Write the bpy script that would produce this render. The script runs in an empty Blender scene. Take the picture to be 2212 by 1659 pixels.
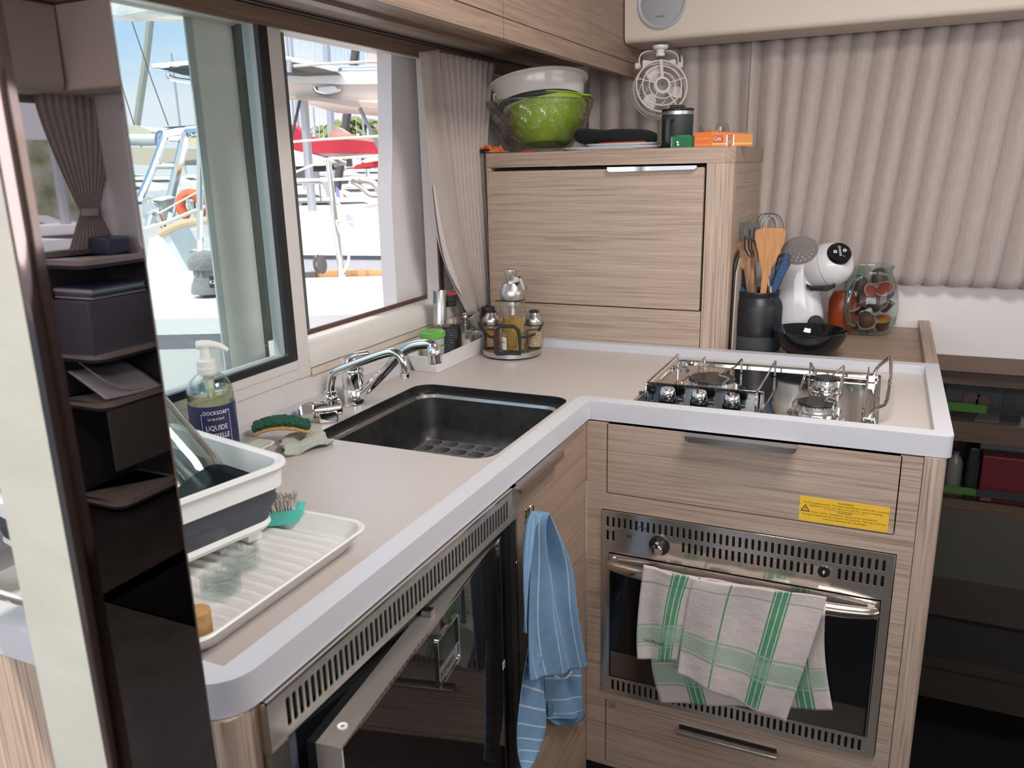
import bpy, bmesh, math, random
from mathutils import Vector, Matrix, Euler
from mathutils.geometry import tessellate_polygon
random.seed(7)
C = bpy.context.scene.collection
# ---------------------------------------------------------------- camera
FPX = 1754.6038
CAM = Vector((0.5028, -1.4501, 1.3794)); CROT = Euler((1.3074, 0.0229, 0.4254), 'XYZ')
cd = bpy.data.cameras.new('camera'); cam = bpy.data.objects.new('camera', cd); C.objects.link(cam)
cd.sensor_width = 36.0; cd.lens = FPX / 2212 * 36; cd.clip_start = 0.02; cd.clip_end = 500
cd.dof.use_dof = True; cd.dof.focus_distance = 1.75; cd.dof.aperture_fstop = 11
cam.location = CAM; cam.rotation_euler = CROT
bpy.context.scene.camera = cam
# ---------------------------------------------------------------- world, sun, light through the openings
sc = bpy.context.scene
sc.view_settings.view_transform = 'Standard'; sc.view_settings.look = 'None'
sc.cycles.transparent_max_bounces = 48; sc.cycles.max_bounces = 14
sc.view_settings.exposure = 0.0; sc.view_settings.gamma = 1.0; sc.view_settings.use_curve_mapping = False
w = bpy.data.worlds.new('sky'); sc.world = w; w.use_nodes = True
nt = w.node_tree; nt.nodes.clear()
wo = nt.nodes.new('ShaderNodeOutputWorld'); wb = nt.nodes.new('ShaderNodeBackground')
tc = nt.nodes.new('ShaderNodeTexCoord'); sp = nt.nodes.new('ShaderNodeSeparateXYZ'); cr = nt.nodes.new('ShaderNodeValToRGB')
nz = nt.nodes.new('ShaderNodeTexNoise'); mp = nt.nodes.new('ShaderNodeMapping'); ma = nt.nodes.new('ShaderNodeMath'); ma.operation = 'MULTIPLY_ADD'
mp.inputs['Scale'].default_value = (2, 2, 7); nz.inputs['Scale'].default_value = 2.2; nz.inputs['Detail'].default_value = 5
nt.links.new(tc.outputs['Generated'], mp.inputs[0]); nt.links.new(mp.outputs[0], nz.inputs[0])
nt.links.new(tc.outputs['Generated'], sp.inputs[0])
nt.links.new(nz.outputs[0], ma.inputs[0]); ma.inputs[1].default_value = -0.16; nt.links.new(sp.outputs[2], ma.inputs[2])
nt.links.new(ma.outputs[0], cr.inputs[0])
cr.color_ramp.elements[0].position = 0.0; cr.color_ramp.elements[0].color = (0.84, 0.85, 0.93, 1)
cr.color_ramp.elements[1].position = 0.5; cr.color_ramp.elements[1].color = (0.86, 0.86, 0.88, 1)
e = cr.color_ramp.elements.new(0.05); e.color = (0.56, 0.73, 0.95, 1); e = cr.color_ramp.elements.new(0.16); e.color = (0.27, 0.50, 0.85, 1)
nt.links.new(cr.outputs[0], wb.inputs[0])
mr = nt.nodes.new('ShaderNodeMapRange'); mr.interpolation_type = 'SMOOTHSTEP'      # bright hazy sky overhead
mr.inputs['From Min'].default_value = 0.24; mr.inputs['From Max'].default_value = 0.6; mr.inputs['To Min'].default_value = 1.15; mr.inputs['To Max'].default_value = 2.8
nt.links.new(sp.outputs[2], mr.inputs['Value']); nt.links.new(mr.outputs[0], wb.inputs[1])
nt.links.new(wb.outputs[0], wo.inputs[0])
def light(kind, name, loc, d, energy, color=(1, 1, 1), sx=1, sy=1):
    l = bpy.data.lights.new(name, kind); l.energy = energy; l.color = color
    o = bpy.data.objects.new(name, l); C.objects.link(o); o.location = loc
    o.rotation_euler = Vector(d).to_track_quat('-Z', 'Y').to_euler()
    if kind == 'AREA': l.shape = 'RECTANGLE'; l.size = sx; l.size_y = sy
    return o
s_ = light('SUN', 'sun', (0, 0, 10), (0.215, 0.60, -0.77), 3.2, (1, 0.93, 0.84)); s_.data.angle = 0.01
# daylight through the aft cockpit doorway and starboard window, plus an added overhead fill
light('AREA', 'daylight_aft_doorway', (1.0, -3.05, 1.55), (-0.05, 1, -0.02), 44, (1.0, 0.975, 0.96), 3.0, 0.8)
light('AREA', 'daylight_starboard_window', (2.62, -0.4, 1.40), (-1, 0.1, -0.1), 6, (1, 0.95, 0.90), 1.6, 0.5)
light('AREA', 'overhead_fill', (0.62, -0.30, 1.985), (0, 0.10, -1), 22, (1, 0.955, 0.91), 0.5, 0.5)  # fill light added under the closed ceiling to brighten the upper back
# ---------------------------------------------------------------- from a pixel of the photograph to a point on a known plane
MR = CROT.to_matrix()
def ray(px, py): return MR @ Vector(((px - 1106) / FPX, -(py - 829.5) / FPX, -1))
def PX(px, py, x): d = ray(px, py); return CAM + d * ((x - CAM.x) / d.x)
def PY(px, py, y): d = ray(px, py); return CAM + d * ((y - CAM.y) / d.y)
def PZ(px, py, z): d = ray(px, py); return CAM + d * ((z - CAM.z) / d.z)
# ---------------------------------------------------------------- materials
MATS = {}
def mat(name, col, rough=0.5, metal=0.0, **k):
    if name in MATS: return MATS[name]
    m = bpy.data.materials.new(name); m.use_nodes = True
    b = m.node_tree.nodes['Principled BSDF']
    b.inputs['Base Color'].default_value = (*col, 1); b.inputs['Roughness'].default_value = rough; b.inputs['Metallic'].default_value = metal
    for kk, v in k.items(): b.inputs[kk.replace('_', ' ')].default_value = v
    MATS[name] = m; return m
def nodes(m): return m.node_tree.nodes, m.node_tree.links, m.node_tree.nodes['Principled BSDF']
def coords(n, l, scale, rot=(0, 0, 0), src='Object'):
    t = n.new('ShaderNodeTexCoord'); g = n.new('ShaderNodeMapping'); g.inputs['Scale'].default_value = scale; g.inputs['Rotation'].default_value = rot
    l.new(t.outputs[src], g.inputs[0]); return g
def ramp(n, pts):
    r = n.new('ShaderNodeValToRGB'); r.color_ramp.elements[0].position = pts[0][0]; r.color_ramp.elements[0].color = (*pts[0][1], 1)
    r.color_ramp.elements[1].position = pts[-1][0]; r.color_ramp.elements[1].color = (*pts[-1][1], 1)
    for p, c in pts[1:-1]: e = r.color_ramp.elements.new(p); e.color = (*c, 1)
    return r
def noisy(name, c1, c2, scale=8, rough=0.5, bump=0.0, detail=4, metal=0.0, stretch=(1, 1, 1), bscale=None, **k):
    if name in MATS: return MATS[name]
    m = mat(name, c1, rough, metal, **k); n, l, b = nodes(m)
    g = coords(n, l, stretch); x = n.new('ShaderNodeTexNoise'); x.inputs['Scale'].default_value = scale; x.inputs['Detail'].default_value = detail
    l.new(g.outputs[0], x.inputs[0]); r = ramp(n, [(0.35, c1), (0.65, c2)]); l.new(x.outputs[0], r.inputs[0]); l.new(r.outputs[0], b.inputs['Base Color'])
    if bump:
        y = x
        if bscale: y = n.new('ShaderNodeTexNoise'); y.inputs['Scale'].default_value = bscale; y.inputs['Detail'].default_value = 3; l.new(g.outputs[0], y.inputs[0])
        bb = n.new('ShaderNodeBump'); bb.inputs['Strength'].default_value = bump; bb.inputs['Distance'].default_value = 0.002
        l.new(y.outputs[0], bb.inputs['Height']); l.new(bb.outputs[0], b.inputs['Normal'])
    return m
def wood(name, axis, tint=(1, 1, 1), fine=1.0, rough=0.45):
    """pale oak veneer, fine straight grain along one axis"""
    if name in MATS: return MATS[name]
    m = mat(name, (0.4, 0.3, 0.22), rough); n, l, b = nodes(m)
    s = [165 * fine] * 3; s['xyz'.index(axis)] = 1.8
    s2 = [48.0] * 3; s2['xyz'.index(axis)] = 1.0
    g = coords(n, l, s); g2 = coords(n, l, s2)
    a = n.new('ShaderNodeTexNoise'); a.inputs['Scale'].default_value = 3.2; a.inputs['Detail'].default_value = 3; a.inputs['Distortion'].default_value = 0.4
    c = n.new('ShaderNodeTexNoise'); c.inputs['Scale'].default_value = 2.0; c.inputs['Detail'].default_value = 2; c.inputs['Distortion'].default_value = 0.8
    l.new(g.outputs[0], a.inputs[0]); l.new(g2.outputs[0], c.inputs[0])
    mx = n.new('ShaderNodeMath'); mx.operation = 'MULTIPLY_ADD'; mx.inputs[1].default_value = 0.7; l.new(a.outputs[0], mx.inputs[0])
    m2 = n.new('ShaderNodeMath'); m2.operation = 'MULTIPLY'; m2.inputs[1].default_value = 0.3; l.new(c.outputs[0], m2.inputs[0]); l.new(m2.outputs[0], mx.inputs[2])
    T = lambda c: tuple(c[i] * tint[i] for i in range(3))
    r = ramp(n, [(0.34, T((0.25, 0.175, 0.13))), (0.44, T((0.365, 0.270, 0.210))), (0.52, T((0.42, 0.317, 0.250))), (0.66, T((0.49, 0.384, 0.308)))])
    l.new(mx.outputs[0], r.inputs[0]); l.new(r.outputs[0], b.inputs['Base Color'])
    bb = n.new('ShaderNodeBump'); bb.inputs['Strength'].default_value = 0.25; bb.inputs['Distance'].default_value = 0.0006
    l.new(mx.outputs[0], bb.inputs['Height']); l.new(bb.outputs[0], b.inputs['Normal'])
    return m
def glass(name, tint=(1, 1, 1), refl=0.04, rough=0.0, edge=0.5, bump=None, power=2.0):
    """thin clear glass: see-through with a tint, mirror-like towards the rim"""
    if name in MATS: return MATS[name]
    m = bpy.data.materials.new(name); m.use_nodes = True; n = m.node_tree.nodes; l = m.node_tree.links; n.clear()
    o = n.new('ShaderNodeOutputMaterial'); x = n.new('ShaderNodeMixShader'); t = n.new('ShaderNodeBsdfTransparent'); g = n.new('ShaderNodeBsdfGlossy')
    lw = n.new('ShaderNodeLayerWeight'); lw.inputs[0].default_value = edge
    t.inputs[0].default_value = (*tint, 1); g.inputs['Roughness'].default_value = rough
    mm = n.new('ShaderNodeMath'); mm.operation = 'MULTIPLY_ADD'; mm.inputs[1].default_value = 0.8; mm.inputs[2].default_value = refl
    pw = n.new('ShaderNodeMath'); pw.operation = 'POWER'; pw.inputs[1].default_value = power
    l.new(lw.outputs['Facing'], pw.inputs[0]); l.new(pw.outputs[0], mm.inputs[0])
    l.new(mm.outputs[0], x.inputs[0]); l.new(t.outputs[0], x.inputs[1]); l.new(g.outputs[0], x.inputs[2]); l.new(x.outputs[0], o.inputs[0])
    if bump:
        gg = coords(n, l, bump[2] if len(bump) > 2 else (1, 1, 1)); z = n.new('ShaderNodeTexVoronoi'); z.inputs['Scale'].default_value = bump[0]; l.new(gg.outputs[0], z.inputs[0])
        bb = n.new('ShaderNodeBump'); bb.inputs['Strength'].default_value = 1; bb.inputs['Distance'].default_value = bump[1]
        l.new(z.outputs[0], bb.inputs['Height']); l.new(bb.outputs[0], g.inputs['Normal']); l.new(bb.outputs[0], lw.inputs['Normal'])
    MATS[name] = m; return m
def fabric(name, c1, c2, scale=260, weave=(1, 1, 0.06), bump=0.3, sheen=0.2):
    m = noisy(name, c1, c2, scale=scale, rough=0.95, bump=bump, detail=2, stretch=weave)
    m.node_tree.nodes['Principled BSDF'].inputs['Sheen Weight'].default_value = sheen; return m
def stripes(name, base, bands, rough=0.95):
    """cloth in UV space; bands = [(axis, centre, half width, colour, strength)]"""
    if name in MATS: return MATS[name]
    m = mat(name, base, rough); n, l, b = nodes(m)
    uv = n.new('ShaderNodeUVMap'); s = n.new('ShaderNodeSeparateXYZ'); l.new(uv.outputs[0], s.inputs[0])
    cur = n.new('ShaderNodeRGB'); cur.outputs[0].default_value = (*base, 1); cur = cur.outputs[0]
    t = n.new('ShaderNodeTexCoord'); ns = n.new('ShaderNodeTexNoise'); ns.inputs['Scale'].default_value = 300; l.new(t.outputs['Object'], ns.inputs[0])
    for ax, ce, hw, col, st in bands:
        a = n.new('ShaderNodeMath'); a.operation = 'COMPARE'; a.inputs[1].default_value = ce; a.inputs[2].default_value = hw
        l.new(s.outputs[ax], a.inputs[0])
        f = n.new('ShaderNodeMath'); f.operation = 'MULTIPLY'; f.inputs[1].default_value = st; l.new(a.outputs[0], f.inputs[0])
        x = n.new('ShaderNodeMix'); x.data_type = 'RGBA'; x.inputs[7].default_value = (*col, 1)
        l.new(f.outputs[0], x.inputs[0]); l.new(cur, x.inputs[6]); cur = x.outputs[2]
    l.new(cur, b.inputs['Base Color'])
    n2 = n.new('ShaderNodeTexNoise'); n2.inputs['Scale'].default_value = 38; n2.inputs['Detail'].default_value = 4; l.new(t.outputs['Object'], n2.inputs[0])
    b2 = n.new('ShaderNodeBump'); b2.inputs['Strength'].default_value = 0.5; b2.inputs['Distance'].default_value = 0.004; l.new(n2.outputs[0], b2.inputs['Height'])
    bb = n.new('ShaderNodeBump'); bb.inputs['Strength'].default_value = 0.35; bb.inputs['Distance'].default_value = 0.001
    l.new(ns.outputs[0], bb.inputs['Height']); l.new(b2.outputs[0], bb.inputs['Normal']); l.new(bb.outputs[0], b.inputs['Normal']); return m
WX = wood('oak_x', 'x'); WY = wood('oak_y', 'y'); WZ = wood('oak_z', 'z', (1.05, 1.05, 1.05), 0.5)
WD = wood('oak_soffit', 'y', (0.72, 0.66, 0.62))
DARKW = wood('oak_darkened', 'x', (0.20, 0.17, 0.15))  # oak with the stairwell's shade put into the colour
TRIMW = wood('mid_oak', 'x', (0.55, 0.5, 0.47))
WORK = noisy('worktop_taupe', (0.52, 0.465, 0.44), (0.54, 0.485, 0.46), 900, 0.34, 0.05)
RIM = mat('worktop_rim_grey', (0.56, 0.555, 0.59), 0.35)
STEEL = noisy('brushed_steel', (0.52, 0.50, 0.48), (0.62, 0.60, 0.57), 60, 0.30, 0.0, metal=1.0, stretch=(1, 1, 30))
STEELX = noisy('polished_oven_steel', (0.56, 0.51, 0.47), (0.64, 0.59, 0.55), 60, 0.16, 0.0, metal=0.85, stretch=(1, 20, 20))
HSTL = mat('handle_brushed', (0.40, 0.36, 0.34), 0.25, 1.0)
CHROME = mat('chrome', (0.85, 0.85, 0.86), 0.05, 1.0)
HOBST = mat('hob_mirror_steel', (0.62, 0.60, 0.57), 0.07, 1.0)
SINKM = noisy('sink_gunmetal', (0.09, 0.09, 0.09), (0.13, 0.13, 0.13), 40, 0.38, 0.1, metal=0.85)
BLACK = mat('black_plastic', (0.012, 0.012, 0.014), 0.35)
BLKGL = mat('black_gloss', (0.008, 0.009, 0.011), 0.06)
BRUB = mat('black_rubber', (0.02, 0.02, 0.021), 0.7)
WHITE = mat('white_gelcoat', (0.80, 0.78, 0.76), 0.3)
WPLA = mat('white_plastic', (0.78, 0.77, 0.75), 0.35)
WFRM = mat('window_frame_white', (0.66, 0.62, 0.60), 0.35)
CREAM = mat('cream_vinyl', (0.66, 0.57, 0.50), 0.6)
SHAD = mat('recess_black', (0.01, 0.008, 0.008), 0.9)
INK = mat('black_ink', (0.01, 0.01, 0.01), 0.6)
PAPER = mat('white_print', (0.85, 0.85, 0.85), 0.6)
CURT = fabric('curtain_taupe', (0.42, 0.36, 0.335), (0.48, 0.415, 0.385), 420, (1, 1, 0.05), 0.3)
GLASSC = glass('clear_glass', (0.95, 0.97, 0.96), 0.05)
# ---------------------------------------------------------------- mesh helpers
def rootof(p):
    while p.parent: p = p.parent
    return p
def obj(name, bm, m, parent=None, label=None, smooth=35, keep=False):
    me = bpy.data.meshes.new(name)
    if not keep: bmesh.ops.recalc_face_normals(bm, faces=bm.faces)
    if parent is not None:
        r = rootof(parent); bm.transform((Matrix.Translation(r.location) @ r.rotation_euler.to_matrix().to_4x4()).inverted())
    bm.to_mesh(me); bm.free()
    if smooth:
        me.shade_smooth(); me.set_sharp_from_angle(angle=math.radians(smooth))
    if m: 
        for q in (m if isinstance(m, (list, tuple)) else [m]): me.materials.append(q)
    o = bpy.data.objects.new(name, me); C.objects.link(o)
    if parent is not None: o.parent = parent
    if label: o['label'] = label
    return o
def thing(name, label, cat, loc=(0, 0, 0), group=None, rz=0):
    o = bpy.data.objects.new(name, None); C.objects.link(o); o.location = loc; o.rotation_euler = (0, 0, rz); o.empty_display_size = 0.02
    tag(o, label, cat, group); return o
def tag(o, label, cat, group=None, kind=None):
    o['label'] = label; o['category'] = cat
    if group: o['group'] = group
    if kind: o['kind'] = kind
    return o
def struct(name, bm, m, parent=None, **k):
    o = obj(name, bm, m, parent, **k)
    if parent is None: o['kind'] = 'structure'
    return o
def bevel(o, w=0.002, seg=2, ang=40):
    b = o.modifiers.new('bevel', 'BEVEL'); b.width = w; b.segments = seg; b.limit_method = 'ANGLE'; b.angle_limit = math.radians(ang); return o
def solid(o, t, off=0):
    s = o.modifiers.new('solid', 'SOLIDIFY'); s.thickness = t; s.offset = off; return o
def subs(o, n=1):
    s = o.modifiers.new('subd', 'SUBSURF'); s.levels = n; s.render_levels = n; return o
def new(): return bmesh.new()
def box(bm, x0, x1, y0, y1, z0, z1, M=None):
    r = bmesh.ops.create_cube(bm, size=1)
    T = Matrix.Translation(((x0 + x1) / 2, (y0 + y1) / 2, (z0 + z1) / 2)) @ Matrix.Diagonal((abs(x1 - x0), abs(y1 - y0), abs(z1 - z0), 1))
    if M is not None: T = M @ T
    bmesh.ops.transform(bm, matrix=T, verts=r['verts']); return bm
def B(*a, **k): return box(new(), *a, **k)
F = {'xy': lambda u, v, w: (u, v, w), 'xz': lambda u, v, w: (u, w, v), 'yz': lambda u, v, w: (w, u, v)}
def extr(bm, loops, d0, d1, fr='xy'):
    f = F[fr] if isinstance(fr, str) else fr
    flat = [p for L in loops for p in L]
    tris = tessellate_polygon([[Vector((p[0], p[1], 0)) for p in L] for L in loops])
    a = [bm.verts.new(f(p[0], p[1], d0)) for p in flat]; b = [bm.verts.new(f(p[0], p[1], d1)) for p in flat]
    for t in tris:
        for vs in (a, b):
            try: bm.faces.new([vs[i] for i in t])
            except ValueError: pass
    i = 0
    for L in loops:
        n = len(L)
        for k in range(n):
            bm.faces.new([a[i + k], a[i + (k + 1) % n], b[i + (k + 1) % n], b[i + k]])
        i += n
    return bm
def rpoly(pts, r, n=5):
    out = []; N = len(pts)
    if not isinstance(r, (list, tuple)): r = [r] * N
    for i in range(N):
        p = Vector(pts[i]); a = Vector(pts[i - 1]) - p; b = Vector(pts[(i + 1) % N]) - p
        if r[i] <= 1e-6: out.append((p.x, p.y)); continue
        ang = a.angle(b); R_i = r[i]; d = R_i / math.tan(ang / 2); dm = 0.46 * min(a.length, b.length)
        if d > dm: R_i *= dm / d; d = dm
        a.normalize(); b.normalize()
        if ang > 3.1: out.append((p.x, p.y)); continue
        c = p + (a + b).normalized() * (R_i / math.sin(ang / 2)); s = p + a * d - c; e_ = p + b * d - c
        a0 = math.atan2(s.y, s.x); a1 = math.atan2(e_.y, e_.x); da = (a1 - a0 + math.pi) % (2 * math.pi) - math.pi
        for k in range(n + 1):
            t = a0 + da * k / n; out.append((c.x + R_i * math.cos(t), c.y + R_i * math.sin(t)))
    return out
def rr(u0, u1, v0, v1, r=0.005, n=4): return rpoly([(u0, v0), (u1, v0), (u1, v1), (u0, v1)], r, n)
def circ(cx, cy, r, n=32, ry=None): return [(cx + r * math.cos(2 * math.pi * k / n), cy + (ry or r) * math.sin(2 * math.pi * k / n)) for k in range(n)]
def tube(bm, pts, r, n=10, closed=False, cap=True):
    pts = [Vector(p) for p in pts]; N = len(pts)
    rs = r if isinstance(r, (list, tuple)) else [r] * N
    rings = []; up = None
    for i, p in enumerate(pts):
        if closed: t = pts[(i + 1) % N] - pts[i - 1]
        else: t = pts[min(i + 1, N - 1)] - pts[max(i - 1, 0)]
        if t.length < 1e-9: t = Vector((0, 0, 1))
        t.normalize()
        if up is None: up = Vector((0, 0, 1)) if abs(t.z) < 0.9 else Vector((1, 0, 0))
        u = (up - t * up.dot(t));
        if u.length < 1e-6: u = t.orthogonal()
        u.normalize(); v = t.cross(u); up = u
        rings.append([bm.verts.new(p + (u * math.cos(2 * math.pi * k / n) + v * math.sin(2 * math.pi * k / n)) * rs[i]) for k in range(n)])
    for i in range(N if closed else N - 1):
        a, b = rings[i], rings[(i + 1) % N]
        for k in range(n): bm.faces.new([a[k], a[(k + 1) % n], b[(k + 1) % n], b[k]])
    if cap and not closed: bm.faces.new(rings[0]); bm.faces.new(rings[-1])
    return bm
def smoothpath(pts, n=6):
    P = [Vector(p) for p in pts]; out = []
    for i in range(len(P) - 1):
        p0 = P[max(i - 1, 0)]; p1 = P[i]; p2 = P[i + 1]; p3 = P[min(i + 2, len(P) - 1)]
        for k in range(n):
            t = k / n; out.append(0.5 * ((2 * p1) + (p2 - p0) * t + (2 * p0 - 5 * p1 + 4 * p2 - p3) * t * t + (3 * p1 - p0 - 3 * p2 + p3) * t ** 3))
    out.append(P[-1]); return out
def lathe(bm, prof, n=32, M=None, c=(0, 0, 0)):
    rings = []
    T = Matrix.Translation(c) @ (M.to_4x4() if M is not None else Matrix.Identity(4))
    for r, z in prof:
        if r < 1e-6: rings.append([bm.verts.new(T @ Vector((0, 0, z)))])
        else: rings.append([bm.verts.new(T @ Vector((r * math.cos(2 * math.pi * k / n), r * math.sin(2 * math.pi * k / n), z))) for k in range(n)])
    for a, b in zip(rings, rings[1:]):
        if len(a) == 1 and len(b) == 1: continue
        for k in range(n):
            if len(a) == 1: bm.faces.new([a[0], b[k], b[(k + 1) % n]])
            elif len(b) == 1: bm.faces.new([a[k], a[(k + 1) % n], b[0]])
            else: bm.faces.new([a[k], a[(k + 1) % n], b[(k + 1) % n], b[k]])
    return bm
def cyl(bm, c, r, h, n=24, M=None, r2=None):
    return lathe(bm, [(0, 0), (r, 0), (r2 if r2 is not None else r, h), (0, h)], n, M, c)
def aim(d): return Vector(d).normalized().to_track_quat('Z', 'Y').to_matrix()
_tc = {}
def text(bm, s, o, U, V, h, width=None, align='l', thick=0.0004):
    """letters as geometry: origin o, reading direction U, up V, letter height h"""
    if s not in _tc:
        c = bpy.data.curves.new('t', 'FONT'); c.body = s; c.resolution_u = 2; to = bpy.data.objects.new('t', c); C.objects.link(to)
        bpy.context.view_layer.update(); me = bpy.data.meshes.new_from_object(to.evaluated_get(bpy.context.evaluated_depsgraph_get()))
        bpy.data.objects.remove(to); _tc[s] = me
    me = _tc[s]; xs = [v.co.x for v in me.vertices]; x0, x1 = min(xs), max(xs)
    k = h / 0.7; kx = (width / (x1 - x0)) if width else k
    off = {'l': 0, 'c': -(x1 - x0) / 2, 'r': -(x1 - x0)}[align] - x0
    U = Vector(U).normalized(); V = Vector(V).normalized(); N = U.cross(V)
    n0 = len(bm.verts); bm.from_mesh(me); bm.verts.ensure_lookup_table()
    for v in bm.verts[n0:]: v.co = Vector(o) + U * ((v.co.x + off) * kx) + V * (v.co.y * k) + N * thick
    return bm
def grid(bm, fn, nu, nv, uv=None, close_u=False):
    """surface fn(s,t), s and t in 0..1; uv(s,t) gives cloth coordinates"""
    vs = [[bm.verts.new(fn(i / nu, j / nv)) for i in range(nu if close_u else nu + 1)] for j in range(nv + 1)]
    lay = bm.loops.layers.uv.verify() if uv else None
    for j in range(nv):
        for i in range(nu):
            i2 = (i + 1) % nu if close_u else i + 1
            f = bm.faces.new([vs[j][i], vs[j][i2], vs[j + 1][i2], vs[j + 1][i]])
            if uv:
                for lp, (a, b) in zip(f.loops, ((i, j), (i + 1, j), (i + 1, j + 1), (i, j + 1))): lp[lay].uv = uv(a / nu, b / nv)
    return bm
def poly_at(pts, t):
    """point at fraction t of a polyline by index"""
    x = t * (len(pts) - 1); i = min(int(x), len(pts) - 2); f = x - i
    a, b = Vector(pts[i]), Vector(pts[i + 1]); return a + (b - a) * f
def copy_tree(o, parent=None):
    c = o.copy(); C.objects.link(c)
    if parent is not None: c.parent = parent
    for ch in list(o.children): copy_tree(ch, c)
    return c
# ================================================================ SETTING
ST = 0.93   # rim top
SF = 0.91   # worktop surface
struct('floor', B(-0.6, 0.655, -3.2, 1.08, -0.03, 0.0), noisy('floor_dark', (0.035, 0.028, 0.024), (0.05, 0.04, 0.034), 12, 0.35))
struct('floor_saloon', B(0.655, 2.7, -3.2, 0.2, -0.03, 0.0), MATS['floor_dark'])
struct('ceiling', B(-0.62, 2.72, -3.2, 1.12, 2.0, 2.03), mat('headliner', (0.62, 0.57, 0.53), 0.8))
# wall on the window side (x = -0.54)
bm = new()
extr(bm, [[(-1.35, 0), (1.08, 0), (1.08, 2.0), (-1.35, 2.0)], [(-1.30, 0.978), (0.377, 0.978), (0.377, 1.632), (-1.30, 1.632)]], -0.575, -0.54, 'yz')
struct('wall_left', bm, WFRM)
# white wall under the forward window, and above it
bm = new()
extr(bm, [[(-0.575, 0.30), (0.655, 0.30), (0.655, 0.835), (2.7, 0.835), (2.7, 2.0), (-0.575, 2.0)], rr(-0.33, 2.5, 1.07, 1.66, 0.03)], 1.0824, 1.11, 'xz')
struct('wall_forward', bm, noisy('white_bulkhead', (0.74, 0.70, 0.69), (0.76, 0.72, 0.71), 3, 0.45))
# starboard wall with a window, behind the photographer's right hand
bm = new()
extr(bm, [[(-3.2, 0), (1.1, 0), (1.1, 2.0), (-3.2, 2.0)], rr(-1.6, 0.30, 1.08, 1.66, 0.04), rr(0.44, 1.06, 1.08, 1.66, 0.03)], 2.7, 2.74, 'yz')
struct('wall_starboard', bm, mat('starboard_lining', (0.34, 0.28, 0.26), 0.6))
# stairwell going down to the hull, to the right of the galley
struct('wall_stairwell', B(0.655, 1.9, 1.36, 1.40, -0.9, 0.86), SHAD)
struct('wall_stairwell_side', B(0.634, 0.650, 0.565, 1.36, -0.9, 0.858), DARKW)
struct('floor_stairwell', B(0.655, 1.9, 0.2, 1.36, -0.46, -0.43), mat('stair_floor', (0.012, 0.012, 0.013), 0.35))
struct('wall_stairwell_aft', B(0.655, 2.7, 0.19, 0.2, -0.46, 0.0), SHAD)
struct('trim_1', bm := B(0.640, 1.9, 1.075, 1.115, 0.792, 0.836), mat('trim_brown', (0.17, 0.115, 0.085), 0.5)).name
struct('wall_light_blocker', B(0.15, 2.69, -2.16, -2.10, 0.0, 1.18), mat('blocker_lining', (0.30, 0.25, 0.22), 0.8)); struct('floor_saloon_forward', B(1.9, 2.7, 0.2, 1.08, -0.03, 0.0), MATS['floor_dark']); struct('wall_forward_lower', B(1.9, 2.7, 1.0824, 1.11, 0.0, 0.835), DARKW); struct('wall_stairwell_starboard', B(1.9, 1.92, 0.19, 1.40, -0.9, 0.0), SHAD)  # first panel is unseen, added behind the camera to shade low cabinet fronts
# ---- galley window: fixed leaf to the left, open half to the right
t = thing('window_1', 'x', 'window', (-0.54, -0.2, 1.0)); del t['label']; del t['category']; t['kind'] = 'structure'
bm = new(); box(bm, -0.575, -0.538, -1.30, -0.166, 0.976, 1.0185); box(bm, -0.577, -0.5365, -0.203, -0.166, 0.976, 1.632)
o = bevel(obj('sash_frame', bm, WFRM, t), 0.002)
bm = new(); box(bm, -0.5405, -0.5375, -1.30, -0.204, 0.9775, 0.9783); obj('sash_joint', B(-0.5385, -0.5378, -1.3, -0.2035, 0.9975, 0.9985), mat('joint_grey', (0.35, 0.32, 0.31), 0.6), t); bm.free()
bm = new()
extr(bm, [rr(-1.28, -0.2035, 1.0165, 1.68, 0.004), rr(-1.25, -0.228, 1.030, 1.66, 0.006)], -0.546, -0.536, 'yz')
obj('black_gasket', bm, BLACK, t)
obj('inner_sash', extr(new(), [[(-1.28, 1.02), (-0.204, 1.02), (-0.204, 1.632), (-0.228, 1.632), (-0.228, 1.03), (-1.28, 1.03)]], -0.572, -0.546, 'yz'), mat('sash_reflection_grey', (0.36, 0.38, 0.37), 0.4), t)  # grey-green colour stands in for reflections on the sash's inner side
obj('window_pane', B(-0.560, -0.556, -1.27, -0.226, 1.02, 1.65), glass('tinted_pane', (0.89, 0.945, 0.935), 0.012, power=5), t)
bm = new()   # open half: sill with a rounded lip, groove below
prof = [(-0.64, 1.040), (-0.575, 1.047), (-0.548, 1.037), (-0.540, 1.028), (-0.537, 1.018), (-0.537, 0.992), (-0.541, 0.989), (-0.541, 0.982), (-0.535, 0.981), (-0.535, 0.976), (-0.575, 0.974), (-0.64, 0.99)]
extr(bm, [[(p[0], p[1]) for p in prof]], -0.166, 0.60, lambda u, v, w: (u, w, v))
obj('open_sill', bm, mat('sill_white', (0.70, 0.66, 0.62), 0.3), t)
obj('sill_beading', B(-0.5365, -0.5335, -0.166, 0.60, 0.9765, 0.9895), mat('beading_cream', (0.68, 0.58, 0.48), 0.4), t)
obj('sill_gasket', B(-0.585, -0.578, -0.166, 0.376, 1.043, 1.056), mat('gasket_brown', (0.10, 0.05, 0.045), 0.6), t)
obj('side_gasket', B(-0.56, -0.535, 0.3772, 0.3965, 1.036, 1.632), MATS['gasket_brown'], t)
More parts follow.
